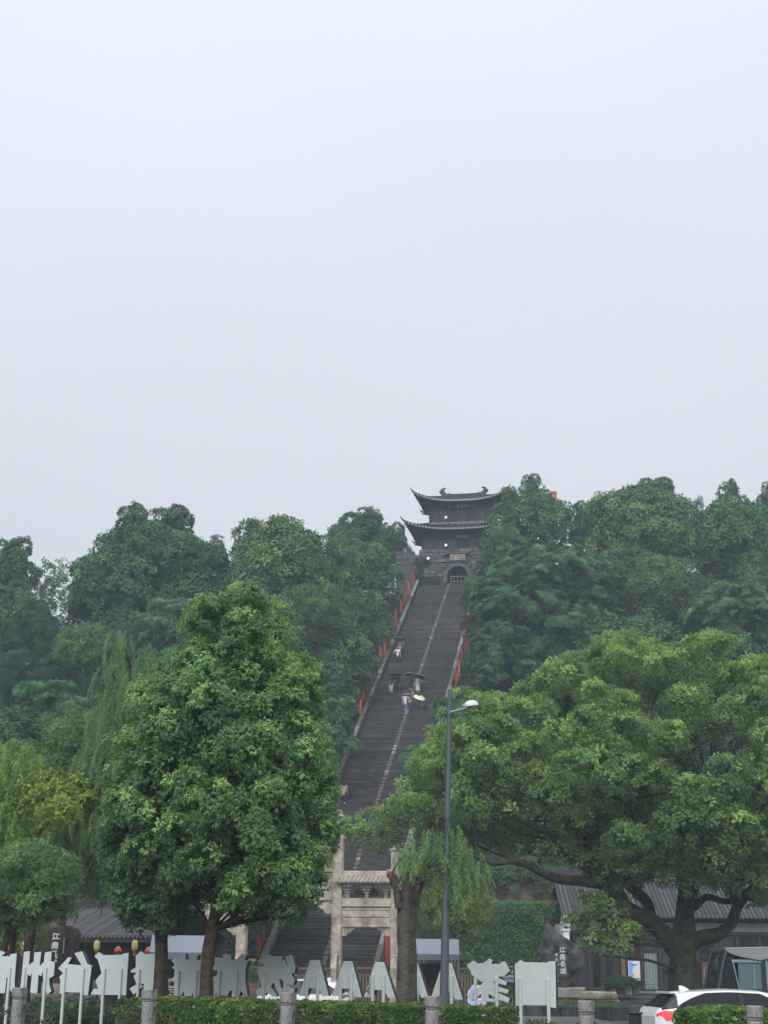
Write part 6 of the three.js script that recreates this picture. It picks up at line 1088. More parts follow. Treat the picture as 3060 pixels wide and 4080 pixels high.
// the long open-fronted building on the left with lanterns
{
  seed(1501);
  const D = 58, o = at(285, 3733, D), yaw = -0.42, hall = thing('tiled_hall', 'long open-fronted hall with a dark tiled roof behind the letters at left', 'hall', [o.x, ROAD, o.z], yaw), e = o.y - ROAD;
  tiledRoof(hall, -5.6, 3.9, e, 0, e + 1.12, -2.9, 0.2); mesh('rear_roof', uvBox(bar(V(-0.85, e + 1.0, -2.95), V(-0.85, e - 0.1, -5.8), 9.5, 0.1)), M.tile[0], hall);
  mesh('eaves_board', uvBox(box(9.5, 0.14, 0.08, -0.85, e - 0.12, -0.06)), M.darkWood, hall); mesh('beam', uvBox(box(9.4, 0.24, 0.16, -0.85, e - 0.22, -1.0)), M.darkWood, hall); mesh('rear_wall', uvBox(box(9.4, e, 0.2, -0.85, e / 2, -5.4)), M.darkWood, hall); mesh('floor', uvBox(box(9.6, 0.2, 5, -0.85, 0.1, -3.2)), M.stone, hall);
  for (let q = 0; q < 6; q++) mesh('column', uvBox(new THREE.CylinderGeometry(0.12, 0.13, e - 0.3, 10).translate(-5.3 + q * 1.8, (e - 0.3) / 2, -1.0)), M.darkWood, hall);
  const pn = uvBox(box(1.6, e * 0.4, 0.06, 0, e * 0.2, 0)); for (let q = 0; q < 5; q++) { const p = mesh('dado_panel', pn, M.darkWood, hall); p.position.set(-4.4 + q * 1.8, 0.1, -4.2); }
  const redL = plain(0.48, 0.055, 0.035, 0.6), yelL = plain(0.46, 0.40, 0.14, 0.65), gold = plain(0.5, 0.35, 0.1, 0.5);
  function lantern(px, py, d, kind, label) {
    const t = thing('lantern', label, 'lantern', at(px, py, d), 0); const m = kind === 'red' ? redL : yelL, r = 0.15, pts = [];
    if (kind === 'red') for (let q = 0; q <= 12; q++) { const a = q / 12 * Math.PI; pts.push(new THREE.Vector2(Math.max(0.05, Math.sin(a) * r), -Math.cos(a) * r * 0.78)); } else for (const [x, y] of [[0.05, -0.17], [0.10, -0.16], [0.115, -0.08], [0.12, 0.05], [0.11, 0.14], [0.05, 0.17]]) pts.push(new THREE.Vector2(x, y));
    mesh('shade', new THREE.LatheGeometry(pts, 16), m, t); mesh('cap', [uvBox(new THREE.CylinderGeometry(0.06, 0.07, 0.04, 12).translate(0, kind === 'red' ? 0.13 : 0.18, 0)), uvBox(new THREE.CylinderGeometry(0.07, 0.06, 0.04, 12).translate(0, kind === 'red' ? -0.13 : -0.18, 0))], gold, t);
    const tas = []; for (let q = 0; q < 7; q++) { const a = q / 7 * 6.28; tas.push(rod(V(Math.cos(a) * 0.015, -0.14, Math.sin(a) * 0.015), V(Math.cos(a) * 0.045, -0.36, Math.sin(a) * 0.045), 0.008, 0.008, 5)); } mesh('tassel', tas, kind === 'red' ? redL : plain(0.55, 0.12, 0.05, 0.6), t); mesh('cord', rod(V(0, 0.14, 0), V(0, 0.42, 0), 0.006, 0.006, 5), M.rubber, t);
  }
  lantern(28, 3780, 56.5, 'red', 'round red lantern at the far left under the eaves of the hall');
  lantern(90, 3770, 56.4, 'yellow', 'yellow lantern with a red tassel right of the far-left red one');
  lantern(386, 3768, 55.2, 'yellow', 'yellow lantern right of the lettered stele'); lantern(470, 3788, 54.6, 'red', 'round red lantern above the fourth letter from the left'); lantern(537, 3767, 54.2, 'yellow', 'yellow lantern just left of the dark camphor trunk'); lantern(592, 3790, 54, 'red', 'round red lantern half hidden by the edge of the white canopy');
  // lettered stele on the left
  const E = 45, k = FPX / E, so = at(235, 3900, E), cv = ([x, y]) => [(x * 0.3014 - 235) / k, (3900 - (3700 + y * 0.3014)) / k];
  const st = thing('boulder_stele', 'tall dark brown stele with four white characters behind the letters at left', 'stele', [so.x, so.y, so.z], -0.05);
  mesh('boulder', rock([[500, 170], [560, 80], [700, 35], [860, 22], [960, 60], [1003, 115], [995, 250], [975, 400], [950, 600], [930, 800], [900, 1010], [620, 1010], [600, 700], [560, 500], [510, 265]].map(cv), 0.26, 0.04, 0.08, 14), surf([0.03, 0.022, 0.02], [0.085, 0.065, 0.06], { rep: 1.0, bump: 0.02, contrast: 2 }), st);
  const wc = plain(0.78, 0.78, 0.77, 0.7); ['jiang', 'nan', 'chang', 'cheng'].forEach((g, i) => { const [x, y] = cv([698 - i * 3, 200 + i * 108]); mesh('character', glyph(g, 0.21, x, y, 0.30, 0.17, 0.16), wc, st); });
  const sm = []; for (let i = 0; i < 8; i++) { const [x, y] = cv([838, 200 + i * 23]); sm.push(...glyph(['cheng', 'jiang', 'nan', 'chang'][i % 4], 0.043, x, y, 0.30, 0.2, 0.14)); } mesh('small_characters', sm, plain(0.4, 0.39, 0.38, 0.8), st);
  mesh('base_block', rock([[-0.9, -0.7], [0.9, -0.7], [0.8, -0.15], [-0.75, -0.1]], 0.5, 0.07, 0.14, 22), M.stone, st);
}
// low tiled lodge behind the left of the arch
{
  seed(1551);
  const D = 84, o = at(935, 3772, D), t = thing('tiled_lodge', 'small lodge with white walls and dark tiled roof left of the stairs foot', 'lodge', [o.x, ROAD, o.z], -0.05), e = o.y - ROAD;
  tiledRoof(t, -1.9, 1.5, e, 0.5, e + 0.75, -1.4, 0.2); mesh('wall', uvBox(box(3.0, e, 1.6, -0.2, e / 2, -0.9)), M.plaster, t); mesh('beam', uvBox(box(3.1, 0.26, 0.14, -0.2, e - 0.16, 0.05)), M.brownWood, t); mesh('door', uvBox(box(0.9, 1.9, 0.08, -0.9, 1.1, -0.08)), M.darkWood, t); mesh('window', box(0.8, 0.9, 0.06, 0.5, 1.6, -0.09), M.glassDark, t);
}
// canopies
{
  seed(1571);
  function canopy(px0, px1, yTop, yEave, d, label, mat, skew) {
    const a = at(px0, 3900, d), b = at(px1, 3900, d), w = b.x - a.x, c = (a.x + b.x) / 2, e = at((px0 + px1) / 2, yEave, d - 1.3).y - ROAD, r = at((px0 + px1) / 2, yTop, d).y - ROAD, t = thing('canopy', label, 'canopy', [c, ROAD, -d], skew ?? 0), hw = w / 2, hd = 1.3;
    const ro = mesh('roof', [bar(V(0, e, hd), V(0, r, 0.0), w, 0.025), bar(V(0, e, -hd), V(0, r, 0.0), w, 0.025)], mat, t);
    mesh('valance', [box(w, 0.2, 0.02, 0, e - 0.11, hd), box(w, 0.2, 0.02, 0, e - 0.11, -hd), box(0.02, 0.2, hd * 2, hw, e - 0.11, 0), box(0.02, 0.2, hd * 2, -hw, e - 0.11, 0)], plain(0.17, 0.185, 0.23, 0.8), ro);
    for (const sx of [-1, 1]) for (const sz of [-1, 1]) { mesh('leg', box(0.05, e, 0.05, sx * (hw - 0.04), e / 2, sz * (hd - 0.04)), M.steel, t); mesh('brace', bar(V(sx * (hw - 0.04), e - 0.5, sz * (hd - 0.04)), V(sx * (hw - 0.5), e - 0.08, sz * (hd - 0.04)), 0.03), M.steel, t); }
    for (const sx of [-1, 1]) mesh('gable_frame', [bar(V(sx * (hw - 0.02), e, hd), V(sx * (hw - 0.02), r - 0.03, 0), 0.04), bar(V(sx * (hw - 0.02), e, -hd), V(sx * (hw - 0.02), r - 0.03, 0), 0.04)], M.steel, t);
    return { t, e, w };
  }
  const { e, w } = canopy(1590, 1828, 3742, 3803, 62, 'grey-white gabled canopy beside the lamp post with a dark booth under it', M.tent, -0.03);
  const bp = at(1700, 3900, 62.3), bo = thing('ticket_booth', 'dark booth with red lettering under the grey-white gabled canopy', 'booth', [bp.x, ROAD, bp.z]); mesh('back_panel', uvBox(box(1.9, e - 0.35, 0.08, 0, (e - 0.35) / 2, -0.9)), M.darkWood, bo); mesh('side_panel', uvBox(box(0.06, e - 0.35, 1.4, -0.95, (e - 0.35) / 2, -0.2)), M.darkWood, bo); mesh('counter', uvBox(bbox(1.7, 1.05, 0.5, 0.03, 0, 0.53, 0.1)), M.darkWood, bo);
  const rl = []; for (let q = 0; q < 6; q++) rl.push(...glyph(['nan', 'cheng', 'jiang', 'chang'][q % 4], 0.085, -0.35 + q * 0.115, 1.16, 0.2, 0.12)); mesh('sign', bbox(0.8, 0.2, 0.05, 0.01, 0, 1.2, 0.17), M.rubber, bo); mesh('lettering', rl, plain(0.55, 0.07, 0.04, 0.5), bo.children[bo.children.length - 1]);
  canopy(598, 812, 3728, 3796, 52, 'pale canopy between the two camphor trunks at left', M.tent, 0.1);
  // a dark urn on a plinth and a planted box by the foot of the stairs
  const u0 = at(1000, 3866, 66), ur = thing('stone_urn', 'dark round urn with pale straw on a pedestal left of the stairs foot', 'urn', [u0.x, ROAD, u0.z]), uh = u0.y - ROAD; mesh('bowl', new THREE.LatheGeometry([[0.02, 0], [0.10, 0.01], [0.2, 0.1], [0.23, 0.22], [0.2, 0.32], [0.22, 0.36], [0.19, 0.37], [0.16, 0.3]].map((p) => new THREE.Vector2(...p)), 20).translate(0, uh, 0), plain(0.03, 0.032, 0.038, 0.45), ur); mesh('pedestal', uvBox(bbox(0.3, uh, 0.3, 0.03, 0, uh / 2, 0)), M.brownWood, ur);
  const sw = []; for (let q = 0; q < 24; q++) { const a = q * 2.4, r = 0.14 * Math.sqrt(q / 24); sw.push(rod(V(Math.cos(a) * r, uh + 0.3, Math.sin(a) * r), V(Math.cos(a) * r * 1.6, uh + 0.48, Math.sin(a) * r * 1.6), 0.012, 0.008, 5)); } mesh('straw', sw, plain(0.34, 0.27, 0.18, 0.9), ur);
  const b0 = at(1000, 3960, 58), pb = thing('planter_box', 'brown planter box with a green bush between the seventh and eighth letters from the left', 'planter', [b0.x, ROAD, b0.z]), bh = at(1000, 3898, 58).y - ROAD; for (let q = 0; q < 5; q++) mesh('board', uvBox(bbox(0.5, bh / 5 - 0.015, 0.5, 0.01, 0, bh / 5 * (q + 0.5), 0)), M.brownWood, pb);
  const sh = []; for (let i = 0; i < 120; i++) { const d = V(gauss(), Math.abs(gauss()), gauss()).normalize(); sh.push([V(d.x * 0.32, bh + d.y * 0.34, d.z * 0.3), d, rr(0.09, 0.15), tint([0.05, 0.10, 0.035], rr(0.7, 1.3))]); } leaves('bush', G.hedge, sh, leafMat(), pb);
}

// ---------------------------------------------------------------- letters on posts, seen from behind
{
  seed(1601);
  const K = [[0, 3700, 0.3014], [400, 3700, 0.3014], [800, 3700, 0.3014], [1250, 3700, 0.3617], [1750, 3700, 0.3617]];
  const BACK = 4.6;
  const SIGNS = [
    [0, [[-120, 372], [-100, 312], [20, 296], [65, 325], [15, 365], [135, 366], [138, 340], [218, 328], [188, 700], [190, 800], [176, 852], [140, 820], [130, 770], [106, 652], [85, 642], [62, 852], [-120, 850]], [[150, 510], [-60, 510]], 'pale letter panel cut by the left edge of the photograph, seen from behind'],
    [0, [[318, 310], [392, 300], [378, 490], [435, 442], [446, 442], [455, 318], [542, 308], [520, 500], [570, 450], [579, 450], [595, 318], [680, 303], [668, 435], [720, 440], [708, 625], [645, 660], [650, 760], [672, 830], [632, 865], [600, 800], [575, 690], [565, 560], [545, 628], [508, 605], [488, 853], [400, 845], [425, 572], [400, 628], [362, 602], [345, 780], [272, 778]], [[345, 512], [625, 512]], 'pale letter of three upright bars joined by slanting dots, seen from behind'],
    [0, [[770, 525], [905, 380], [945, 385], [895, 470], [1080, 486], [985, 325], [1080, 302], [1150, 470], [1210, 495], [1160, 880], [1095, 875], [1080, 845], [860, 838], [850, 862], [788, 855], [800, 690], [785, 640], [835, 586]], [[880, 515], [1120, 525]], 'pale letter like a box under an open roof, in front of the left stele'],
    [0, [[1250, 370], [1305, 315], [1355, 352], [1605, 350], [1615, 338], [1697, 320], [1662, 880], [1205, 870], [1205, 850], [1250, 795], [1300, 800], [1265, 690], [1290, 650], [1345, 590], [1295, 410]], [[1400, 530], [1620, 530]], 'pale solid square letter with a notched left side, left of the camphor trunks'],
    [1, [[468, 360], [530, 302], [580, 340], [790, 338], [780, 520], [830, 560], [790, 640], [770, 720], [875, 835], [850, 865], [760, 790], [720, 880], [570, 850], [575, 726], [525, 728], [560, 765], [440, 870], [385, 795], [480, 735], [438, 630], [480, 585], [405, 575], [400, 560], [470, 510]], [[530, 540], [745, 540]], 'pale letter half hidden by the dark left camphor trunk, seen from behind'],
    [1, [[940, 425], [990, 385], [1038, 410], [1045, 340], [1115, 330], [1128, 412], [1205, 410], [1240, 330], [1290, 352], [1262, 412], [1340, 420], [1330, 560], [1310, 700], [1312, 890], [1242, 890], [1232, 830], [1200, 890], [1110, 890], [1098, 820], [1065, 890], [970, 885], [975, 700], [920, 682], [975, 632], [985, 540], [950, 520], [985, 470]], [[1050, 560], [1280, 560]], 'pale letter between the dark and the reddish camphor trunks, seen from behind'],
    [2, [[185, 380], [286, 398], [290, 345], [380, 340], [405, 435], [450, 400], [482, 408], [545, 330], [595, 355], [572, 418], [640, 425], [600, 470], [585, 560], [580, 700], [612, 885], [590, 885], [530, 820], [500, 890], [440, 880], [415, 820], [385, 815], [345, 890], [240, 875], [235, 810], [180, 890], [120, 820], [190, 700], [130, 652], [210, 620], [240, 560], [150, 540], [190, 450]], [[260, 560], [485, 550]], 'pale letter with three feet just right of the reddish camphor trunk'],
    [2, [[805, 390], [870, 345], [910, 365], [1088, 370], [1042, 462], [1095, 400], [1160, 505], [1112, 375], [1195, 350], [1245, 520], [1230, 590], [1188, 592], [1240, 690], [1215, 745], [1140, 725], [1035, 655], [1050, 730], [1060, 790], [1145, 760], [1240, 792], [1225, 842], [1130, 850], [1085, 890], [1040, 890], [1000, 800], [965, 705], [922, 775], [1012, 885], [985, 900], [870, 845], [830, 880], [750, 890], [725, 825], [805, 770], [760, 600], [735, 560], [830, 512], [838, 480]], [[855, 560], [1135, 575]], 'ragged many-armed pale letter left of the first letter A, seen from behind'],
    [3, [[-40, 348], [58, 348], [160, 740], [92, 745], [62, 655], [-52, 655], [-88, 745], [-165, 738]], [[-58, 490], [62, 490]], 'pale letter A in front of the parked white car, leftmost of the five'],
    [3, [[330, 362], [418, 362], [525, 755], [450, 755], [425, 662], [310, 660], [275, 745], [203, 738]], [[312, 495], [428, 500]], 'pale letter A right beside the front of the parked white car, second from left'],
    [3, [[680, 368], [770, 370], [893, 760], [820, 760], [780, 675], [670, 675], [635, 757], [555, 752]], [[665, 505], [785, 505]], 'pale letter A with a green sprig on it, just left of the pollarded willow trunk'],
    [3, [[1045, 370], [1137, 370], [1255, 755], [1188, 763], [1150, 682], [1030, 680], [1000, 760], [915, 758]], [[1035, 510], [1155, 510]], 'pale letter A half hidden by the pollarded willow trunk'],
    [3, [[1420, 380], [1515, 380], [1638, 780], [1560, 780], [1520, 695], [1405, 692], [1375, 750], [1300, 742]], [[1412, 520], [1530, 520]], 'pale letter A behind the lamp post, rightmost of the five'],
    [4, [[305, 405], [375, 355], [410, 385], [485, 385], [550, 333], [585, 355], [568, 390], [675, 392], [678, 375], [720, 362], [775, 465], [715, 525], [650, 525], [660, 550], [745, 590], [735, 622], [640, 600], [575, 570], [650, 640], [765, 680], [752, 715], [640, 690], [550, 640], [660, 715], [775, 770], [762, 815], [650, 780], [540, 715], [545, 770], [618, 775], [618, 805], [480, 800], [462, 770], [460, 715], [430, 750], [345, 795], [300, 725], [430, 660], [485, 590], [520, 540], [475, 590], [410, 548], [350, 500], [350, 470]], [[410, 540], [645, 540]], 'white letter with slanting strokes like ribs, second from the right'],
    [4, [[833, 400], [893, 348], [930, 372], [1195, 378], [1200, 365], [1277, 362], [1285, 875], [1225, 865], [1225, 845], [930, 840], [925, 850], [845, 850]], [[905, 540], [1210, 555]], 'white solid square letter on two posts, rightmost of the row, seen from behind'],
  ];
  for (const [kr, poly, posts, label] of SIGNS) {
    const [ox, oy, sc] = K[kr], cx = poly.reduce((a, p) => a + p[0], 0) / poly.length, pix = ([x, y]) => [ox + x * sc, oy + y * sc];
    const g0 = rowAt(...pix([cx, 860]), BACK), foot = V(g0.x, 0, g0.z);
    const toLocal = (p) => { const w = rowAt(...pix(p), BACK).sub(foot); return [w.dot(rowDir), w.y]; };
    const t = thing('letter_sign', label, 'letter sign', foot, rowYaw);
    let pts = poly.map(toLocal); if (THREE.ShapeUtils.area(pts.map((p) => new THREE.Vector2(...p))) < 0) pts = pts.reverse();
    mesh('back_plate', uvBox(extrude(pts, 0.012, 0.003)), M.signPaint, t).position.z = -0.012;
    mesh('letter_box', extrude(pts.map(([x, y]) => [x, y]), 0.11, 0), M.signDark, t).position.z = -0.127;
    for (const q of posts) { const [x, y] = toLocal(q), p = mesh('post', uvBox(bbox(0.052, y, 0.05, 0.008, 0, 0, 0)), M.signPaint, t); p.position.set(x - 0.011 * y * 0.6, y / 2, 0.030); }
    const sp = [], ys = pts.map((p) => p[1]), y0 = Math.min(...ys), y1 = Math.max(...ys); for (let q = 0; q < 9; q++) { for (let tr = 0; tr < 20; tr++) { const xx = rr(Math.min(...pts.map((p) => p[0])), Math.max(...pts.map((p) => p[0]))), yy = rr(y0, y1); if (inPoly(xx, yy, pts) && edgeDist(xx, yy, pts) > 0.02) { sp.push(new THREE.CylinderGeometry(0.007, 0.007, 0.006, 6).rotateX(Math.PI / 2).translate(xx, yy, 0.005)); break; } } } if (sp.length) mesh('screws', sp, M.steel, t);
  }
  // a creeper sprig on the third A
  const v0 = rowAt(1250 + 600 * 0.3617, 3700 + 740 * 0.3617, BACK - 0.06), vine = thing('creeper_sprig', 'small green creeper climbing the left leg of the third letter A', 'plant', v0, rowYaw), vp = [[0, 0], [0.02, 0.07], [-0.01, 0.13], [0.03, 0.2], [-0.02, 0.26]]; mesh('stem', limb(vp.map(([x, y]) => V(x, y, 0)), [0.005, 0.003], 5), M.bark, vine);
  const vl = []; for (let q = 0; q < 9; q++) { const [x, y] = vp[1 + (q % 4)]; const d = V(q % 2 ? 1 : -1, rr(0.1, 0.6), rr(0, 0.4)).normalize(); vl.push([V(x, y + rr(-0.02, 0.03), 0.01), d, V(0, 0, 1).cross(d).normalize(), rr(0.05, 0.08), 0.035, 0.2]); } mesh('leaf', leafGeo(vl), new THREE.MeshStandardMaterial({ color: new THREE.Color().setRGB(0.09, 0.17, 0.08), roughness: 0.8, side: THREE.DoubleSide }), vine);
}
// ---------------------------------------------------------------- clipped hedges along the verge
function hedge(name, label, s0, s1, b0, b1, h, o) {
  seed(o.seed);
  const c = onRow((s0 + s1) / 2, (b0 + b1) / 2), t = thing(name, label, 'hedge', c, rowYaw), w = s1 - s0, d = b1 - b0;
  mesh('twigs', uvBox(bbox(w - 0.16, h - 0.1, d - 0.16, 0.05, 0, (h - 0.1) / 2, 0)), M.hillSoil, t);
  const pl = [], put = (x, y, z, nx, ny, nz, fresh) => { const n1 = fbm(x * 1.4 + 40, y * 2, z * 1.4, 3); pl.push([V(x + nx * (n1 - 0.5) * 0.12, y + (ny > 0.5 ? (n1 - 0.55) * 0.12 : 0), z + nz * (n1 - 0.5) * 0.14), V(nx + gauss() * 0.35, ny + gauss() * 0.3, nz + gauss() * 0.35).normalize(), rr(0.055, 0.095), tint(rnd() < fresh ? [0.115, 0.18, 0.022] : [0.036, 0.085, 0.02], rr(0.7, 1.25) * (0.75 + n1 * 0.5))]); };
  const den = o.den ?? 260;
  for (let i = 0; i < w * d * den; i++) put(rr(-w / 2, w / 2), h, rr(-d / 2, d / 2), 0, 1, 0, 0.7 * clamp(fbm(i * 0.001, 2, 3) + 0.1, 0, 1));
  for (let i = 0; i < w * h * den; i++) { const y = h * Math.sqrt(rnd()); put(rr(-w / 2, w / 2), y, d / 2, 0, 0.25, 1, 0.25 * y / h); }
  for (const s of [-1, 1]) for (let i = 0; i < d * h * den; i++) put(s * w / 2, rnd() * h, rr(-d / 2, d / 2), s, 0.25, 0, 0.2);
  leaves('foliage', G.hedge, pl, leafMat(), t); return t;
}
const rowS = (px, py, back) => rowAt(px, py, back).sub(rowA).dot(rowDir);
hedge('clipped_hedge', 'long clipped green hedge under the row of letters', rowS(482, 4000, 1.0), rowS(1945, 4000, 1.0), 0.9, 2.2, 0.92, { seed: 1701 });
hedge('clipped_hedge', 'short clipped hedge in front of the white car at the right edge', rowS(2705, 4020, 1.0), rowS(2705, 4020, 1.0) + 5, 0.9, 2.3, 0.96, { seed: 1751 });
{ // low shrubs at left under the letters and a flower bed between the hedges
  seed(1781);
  function bed(name, label, px0, px1, b0, b1, h0, h1, cols, n, flower) {
    const s0 = rowS(px0, 4010, b0), s1 = rowS(px1, 4010, b0), c = onRow((s0 + s1) / 2, (b0 + b1) / 2), w = s1 - s0, d = b1 - b0, t = thing(name, label, 'shrubs', c, rowYaw); t.userData.kind = 'stuff';
    const pl = [], fl = []; for (let i = 0; i < n; i++) { const x = rr(-w / 2, w / 2), z = rr(-d / 2, d / 2), hh = lerp(h0, h1, fbm(x * 1.6 + 9, 1, z * 1.6, 3) * 1.5 - 0.25), y = hh * Math.sqrt(rnd()); pl.push([V(x, y, z), V(gauss() * 0.6, 0.9, gauss() * 0.6 + 0.3).normalize(), rr(0.07, 0.14), tint(cols[(rnd() * cols.length) | 0], rr(0.7, 1.3))]); if (flower && rnd() < 0.03) fl.push(new THREE.IcosahedronGeometry(rr(0.02, 0.035), 0).translate(x, hh + 0.04, z)); }
    leaves('foliage', [...G.hedge, ...G.broad], pl, leafMat(), t); if (fl.length) mesh('blossoms', fl, flower, t);
  }
  bed('low_shrubs', 'loose low shrubs with whitish leaves behind the posts at lower left', -60, 520, 5.2, 7.4, 0.35, 0.8, [[0.04, 0.085, 0.03], [0.05, 0.105, 0.035], [0.14, 0.17, 0.13]], 1500, null);
  bed('flower_bed', 'loose flower bed with orange blossoms between the right letter and the short hedge', 2005, 2700, 0.9, 2.2, 0.3, 0.78, [[0.05, 0.10, 0.03], [0.09, 0.13, 0.035], [0.035, 0.075, 0.026]], 900, plain(0.6, 0.2, 0.06, 0.7));
  const bx = rowAt(2530, 4046, 3.4), ub = thing('utility_box', 'black street box left of the rear of the white car', 'box', V(bx.x, 0, bx.z), rowYaw); mesh('cabinet', bbox(0.17, bx.y + 0.02, 0.2, 0.02, 0, (bx.y + 0.02) / 2, 0), M.rubber, ub); mesh('lid', bbox(0.2, 0.03, 0.23, 0.01, 0, bx.y + 0.035, 0), M.rubber, ub);
}
// ---------------------------------------------------------------- granite bollards and chains
{
  seed(1801);
  const list = [[81, 3935], [600, 3942], [1147, 3955], [1724, 3969], [2338, 3987], [3002, 4007]], tops = [];
  const names = ['granite bollard with a square cap at the far left in front of the three-barred letter', 'granite bollard at the left end of the long hedge', 'granite bollard in front of the hedge below the ragged letter', 'granite bollard in front of the hedge by the lamp post', 'granite bollard beside the flower bed between the hedges', 'granite bollard in front of the short hedge at the far right'];
  list.forEach(([px, py], i) => {
    const p = rowAt(px, py, 0), h = p.y, t = thing('bollard', names[i], 'bollard', V(p.x, 0, p.z), rowYaw + 0.12, undefined);
    const w = 0.2, lean = rr(-0.012, 0.012); t.rotation.z = lean; t.userData.group = 'granite bollards along the verge';
    mesh('shaft', uvBox(bbox(w, h - 0.185, w, 0.035, 0, (h - 0.185) / 2, 0)), M.granite, t); mesh('neck', uvBox(bbox(w - 0.03, 0.03, w - 0.03, 0.006, 0, h - 0.17, 0)), M.granite, t); mesh('cap', uvBox(bbox(w + 0.008, 0.155, w + 0.008, 0.016, 0, h - 0.078, 0)), M.granite, t);
    for (const s of [-1, 1]) mesh('ring', new THREE.TorusGeometry(0.03, 0.008, 6, 12).rotateY(Math.PI / 2).translate(s * (w / 2 + 0.01), h - 0.30, 0), M.rust, t);
    tops.push(V(p.x, h - 0.31, p.z));
  });
  const link = new THREE.TorusGeometry(0.032, 0.0095, 5, 10).scale(1.45, 1, 1), a0 = tops[0].clone().addScaledVector(rowDir, -2.6), a1 = tops[5].clone().addScaledVector(rowDir, 2.6), pts = [a0, ...tops, a1];
  const cn = ['rusty chain cut by the left edge of the photograph', 'rusty chain between the two leftmost bollards', 'rusty chain across the left half of the hedge', 'rusty chain across the middle of the hedge', 'rusty chain past the right end of the long hedge', 'rusty chain in front of the flower bed', 'rusty chain cut by the right edge of the photograph'];
  for (let i = 0; i < pts.length - 1; i++) {
    const a = pts[i].clone().addScaledVector(rowDir, 0.12), b = pts[i + 1].clone().addScaledVector(rowDir, -0.12), L = a.distanceTo(b), sag = 0.42, f = (u) => lerpV(a, b, u).add(V(0, -sag * 4 * u * (1 - u), 0)), t = thing('chain', cn[i], 'chain', f(0.5)), n = Math.round(L * 1.1 / 0.075);
    for (let q = 0; q < n; q++) { const p = f((q + 0.5) / n), d = f((q + 1) / n).sub(f(q / n)).normalize(), m = mesh('link', link, M.rust, t); m.position.copy(p).sub(t.position); m.quaternion.setFromUnitVectors(V(1, 0, 0), d).multiply(new THREE.Quaternion().setFromAxisAngle(V(1, 0, 0), q % 2 ? 0.75 : -0.75)); }
  }
}
// ---------------------------------------------------------------- lamp post with a dead twig tangle
{
  seed(1851);
  const D = 24.7, base = at(1765, 4010, D), top = at(1792, 2748, D), foot = at(1764, 4140, D); foot.y = -0.02;
  const lp = thing('lamp_post', 'tall slate-grey street lamp post with a small white lamp on a short arm', 'street lamp', foot), L = (p) => p.clone().sub(foot);
  const on = (py) => lerpV(base, top, (4010 - py) / (4010 - 2748));
  mesh('pole', uvBox(rod(V(0, 0, 0), L(top), 0.082, 0.036, 20)), M.lampPost, lp); mesh('base_plate', uvBox(bbox(0.34, 0.04, 0.34, 0.01, 0, 0.02, 0)), M.lampPost, lp);
  for (const py of [2858, 2962]) mesh('band', uvBox(rod(L(on(py + 5)), L(on(py - 5)), 0.047, 0.047, 16)), M.lampPost, lp);
  const a = L(on(2845)), tip = L(at(1868, 2820, D - 0.35)); mesh('arm', uvBox(rod(a, tip, 0.026, 0.02, 12)), plain(0.35, 0.38, 0.42, 0.5, 0.3), lp); mesh('brace', limb([L(on(2880)), L(on(2862)).add(V(0.06, 0, 0)), a.clone().lerp(tip, 0.2)], [0.01, 0.01], 6), M.steel, lp);
  const head = new THREE.Group(); head.name = 'lamp_head'; head.position.copy(L(at(1878, 2812, D - 0.4))); head.rotation.set(0.12, 0.2, 0.13); lp.add(head);
  mesh('housing', new THREE.SphereGeometry(0.125, 24, 12, 0, Math.PI * 2, 0, Math.PI / 2).scale(1.05, 0.78, 0.75), plain(0.62, 0.64, 0.66, 0.4), head); mesh('lens', new THREE.SphereGeometry(0.105, 20, 8, 0, Math.PI * 2, Math.PI / 2, Math.PI / 2).scale(1.05, 0.2, 0.75), plain(0.30, 0.31, 0.33, 0.2), head); mesh('collar', bbox(0.09, 0.05, 0.09, 0.01, -0.12, 0.015, 0), plain(0.35, 0.38, 0.42, 0.5, 0.3), head);
  // dead twigs caught on the post
  const c0 = at(1745, 3275, D - 0.08), tg = thing('dead_twigs', 'tangle of dead brown twigs caught on the lamp post above the willow', 'twigs', c0), tw = [], dl = [];
  for (let q = 0; q < 130; q++) { const p = V(gauss() * 0.13 - 0.04, gauss() * 0.085 - 0.35 * 0.1, gauss() * 0.09), d = V(gauss(), gauss() * 0.6, gauss()).normalize().multiplyScalar(rr(0.08, 0.25)); p.y += p.x * 0.5; tw.push(limb([p, p.clone().addScaledVector(d, 0.5).add(V(0, gauss() * 0.02, 0)), p.clone().add(d)], [0.005, 0.003, 0.0015], 4)); if (q % 2) { const dd = V(gauss(), -0.6, gauss()).normalize(); dl.push([p.clone(), dd, anySide(dd), rr(0.05, 0.1), 0.03, 0.3]); } }
  mesh('twigs', tw, M.bark, tg); mesh('dead_leaves', leafGeo(dl), new THREE.MeshStandardMaterial({ color: new THREE.Color().setRGB(0.13, 0.065, 0.04), roughness: 0.9, side: THREE.DoubleSide }), tg);
}
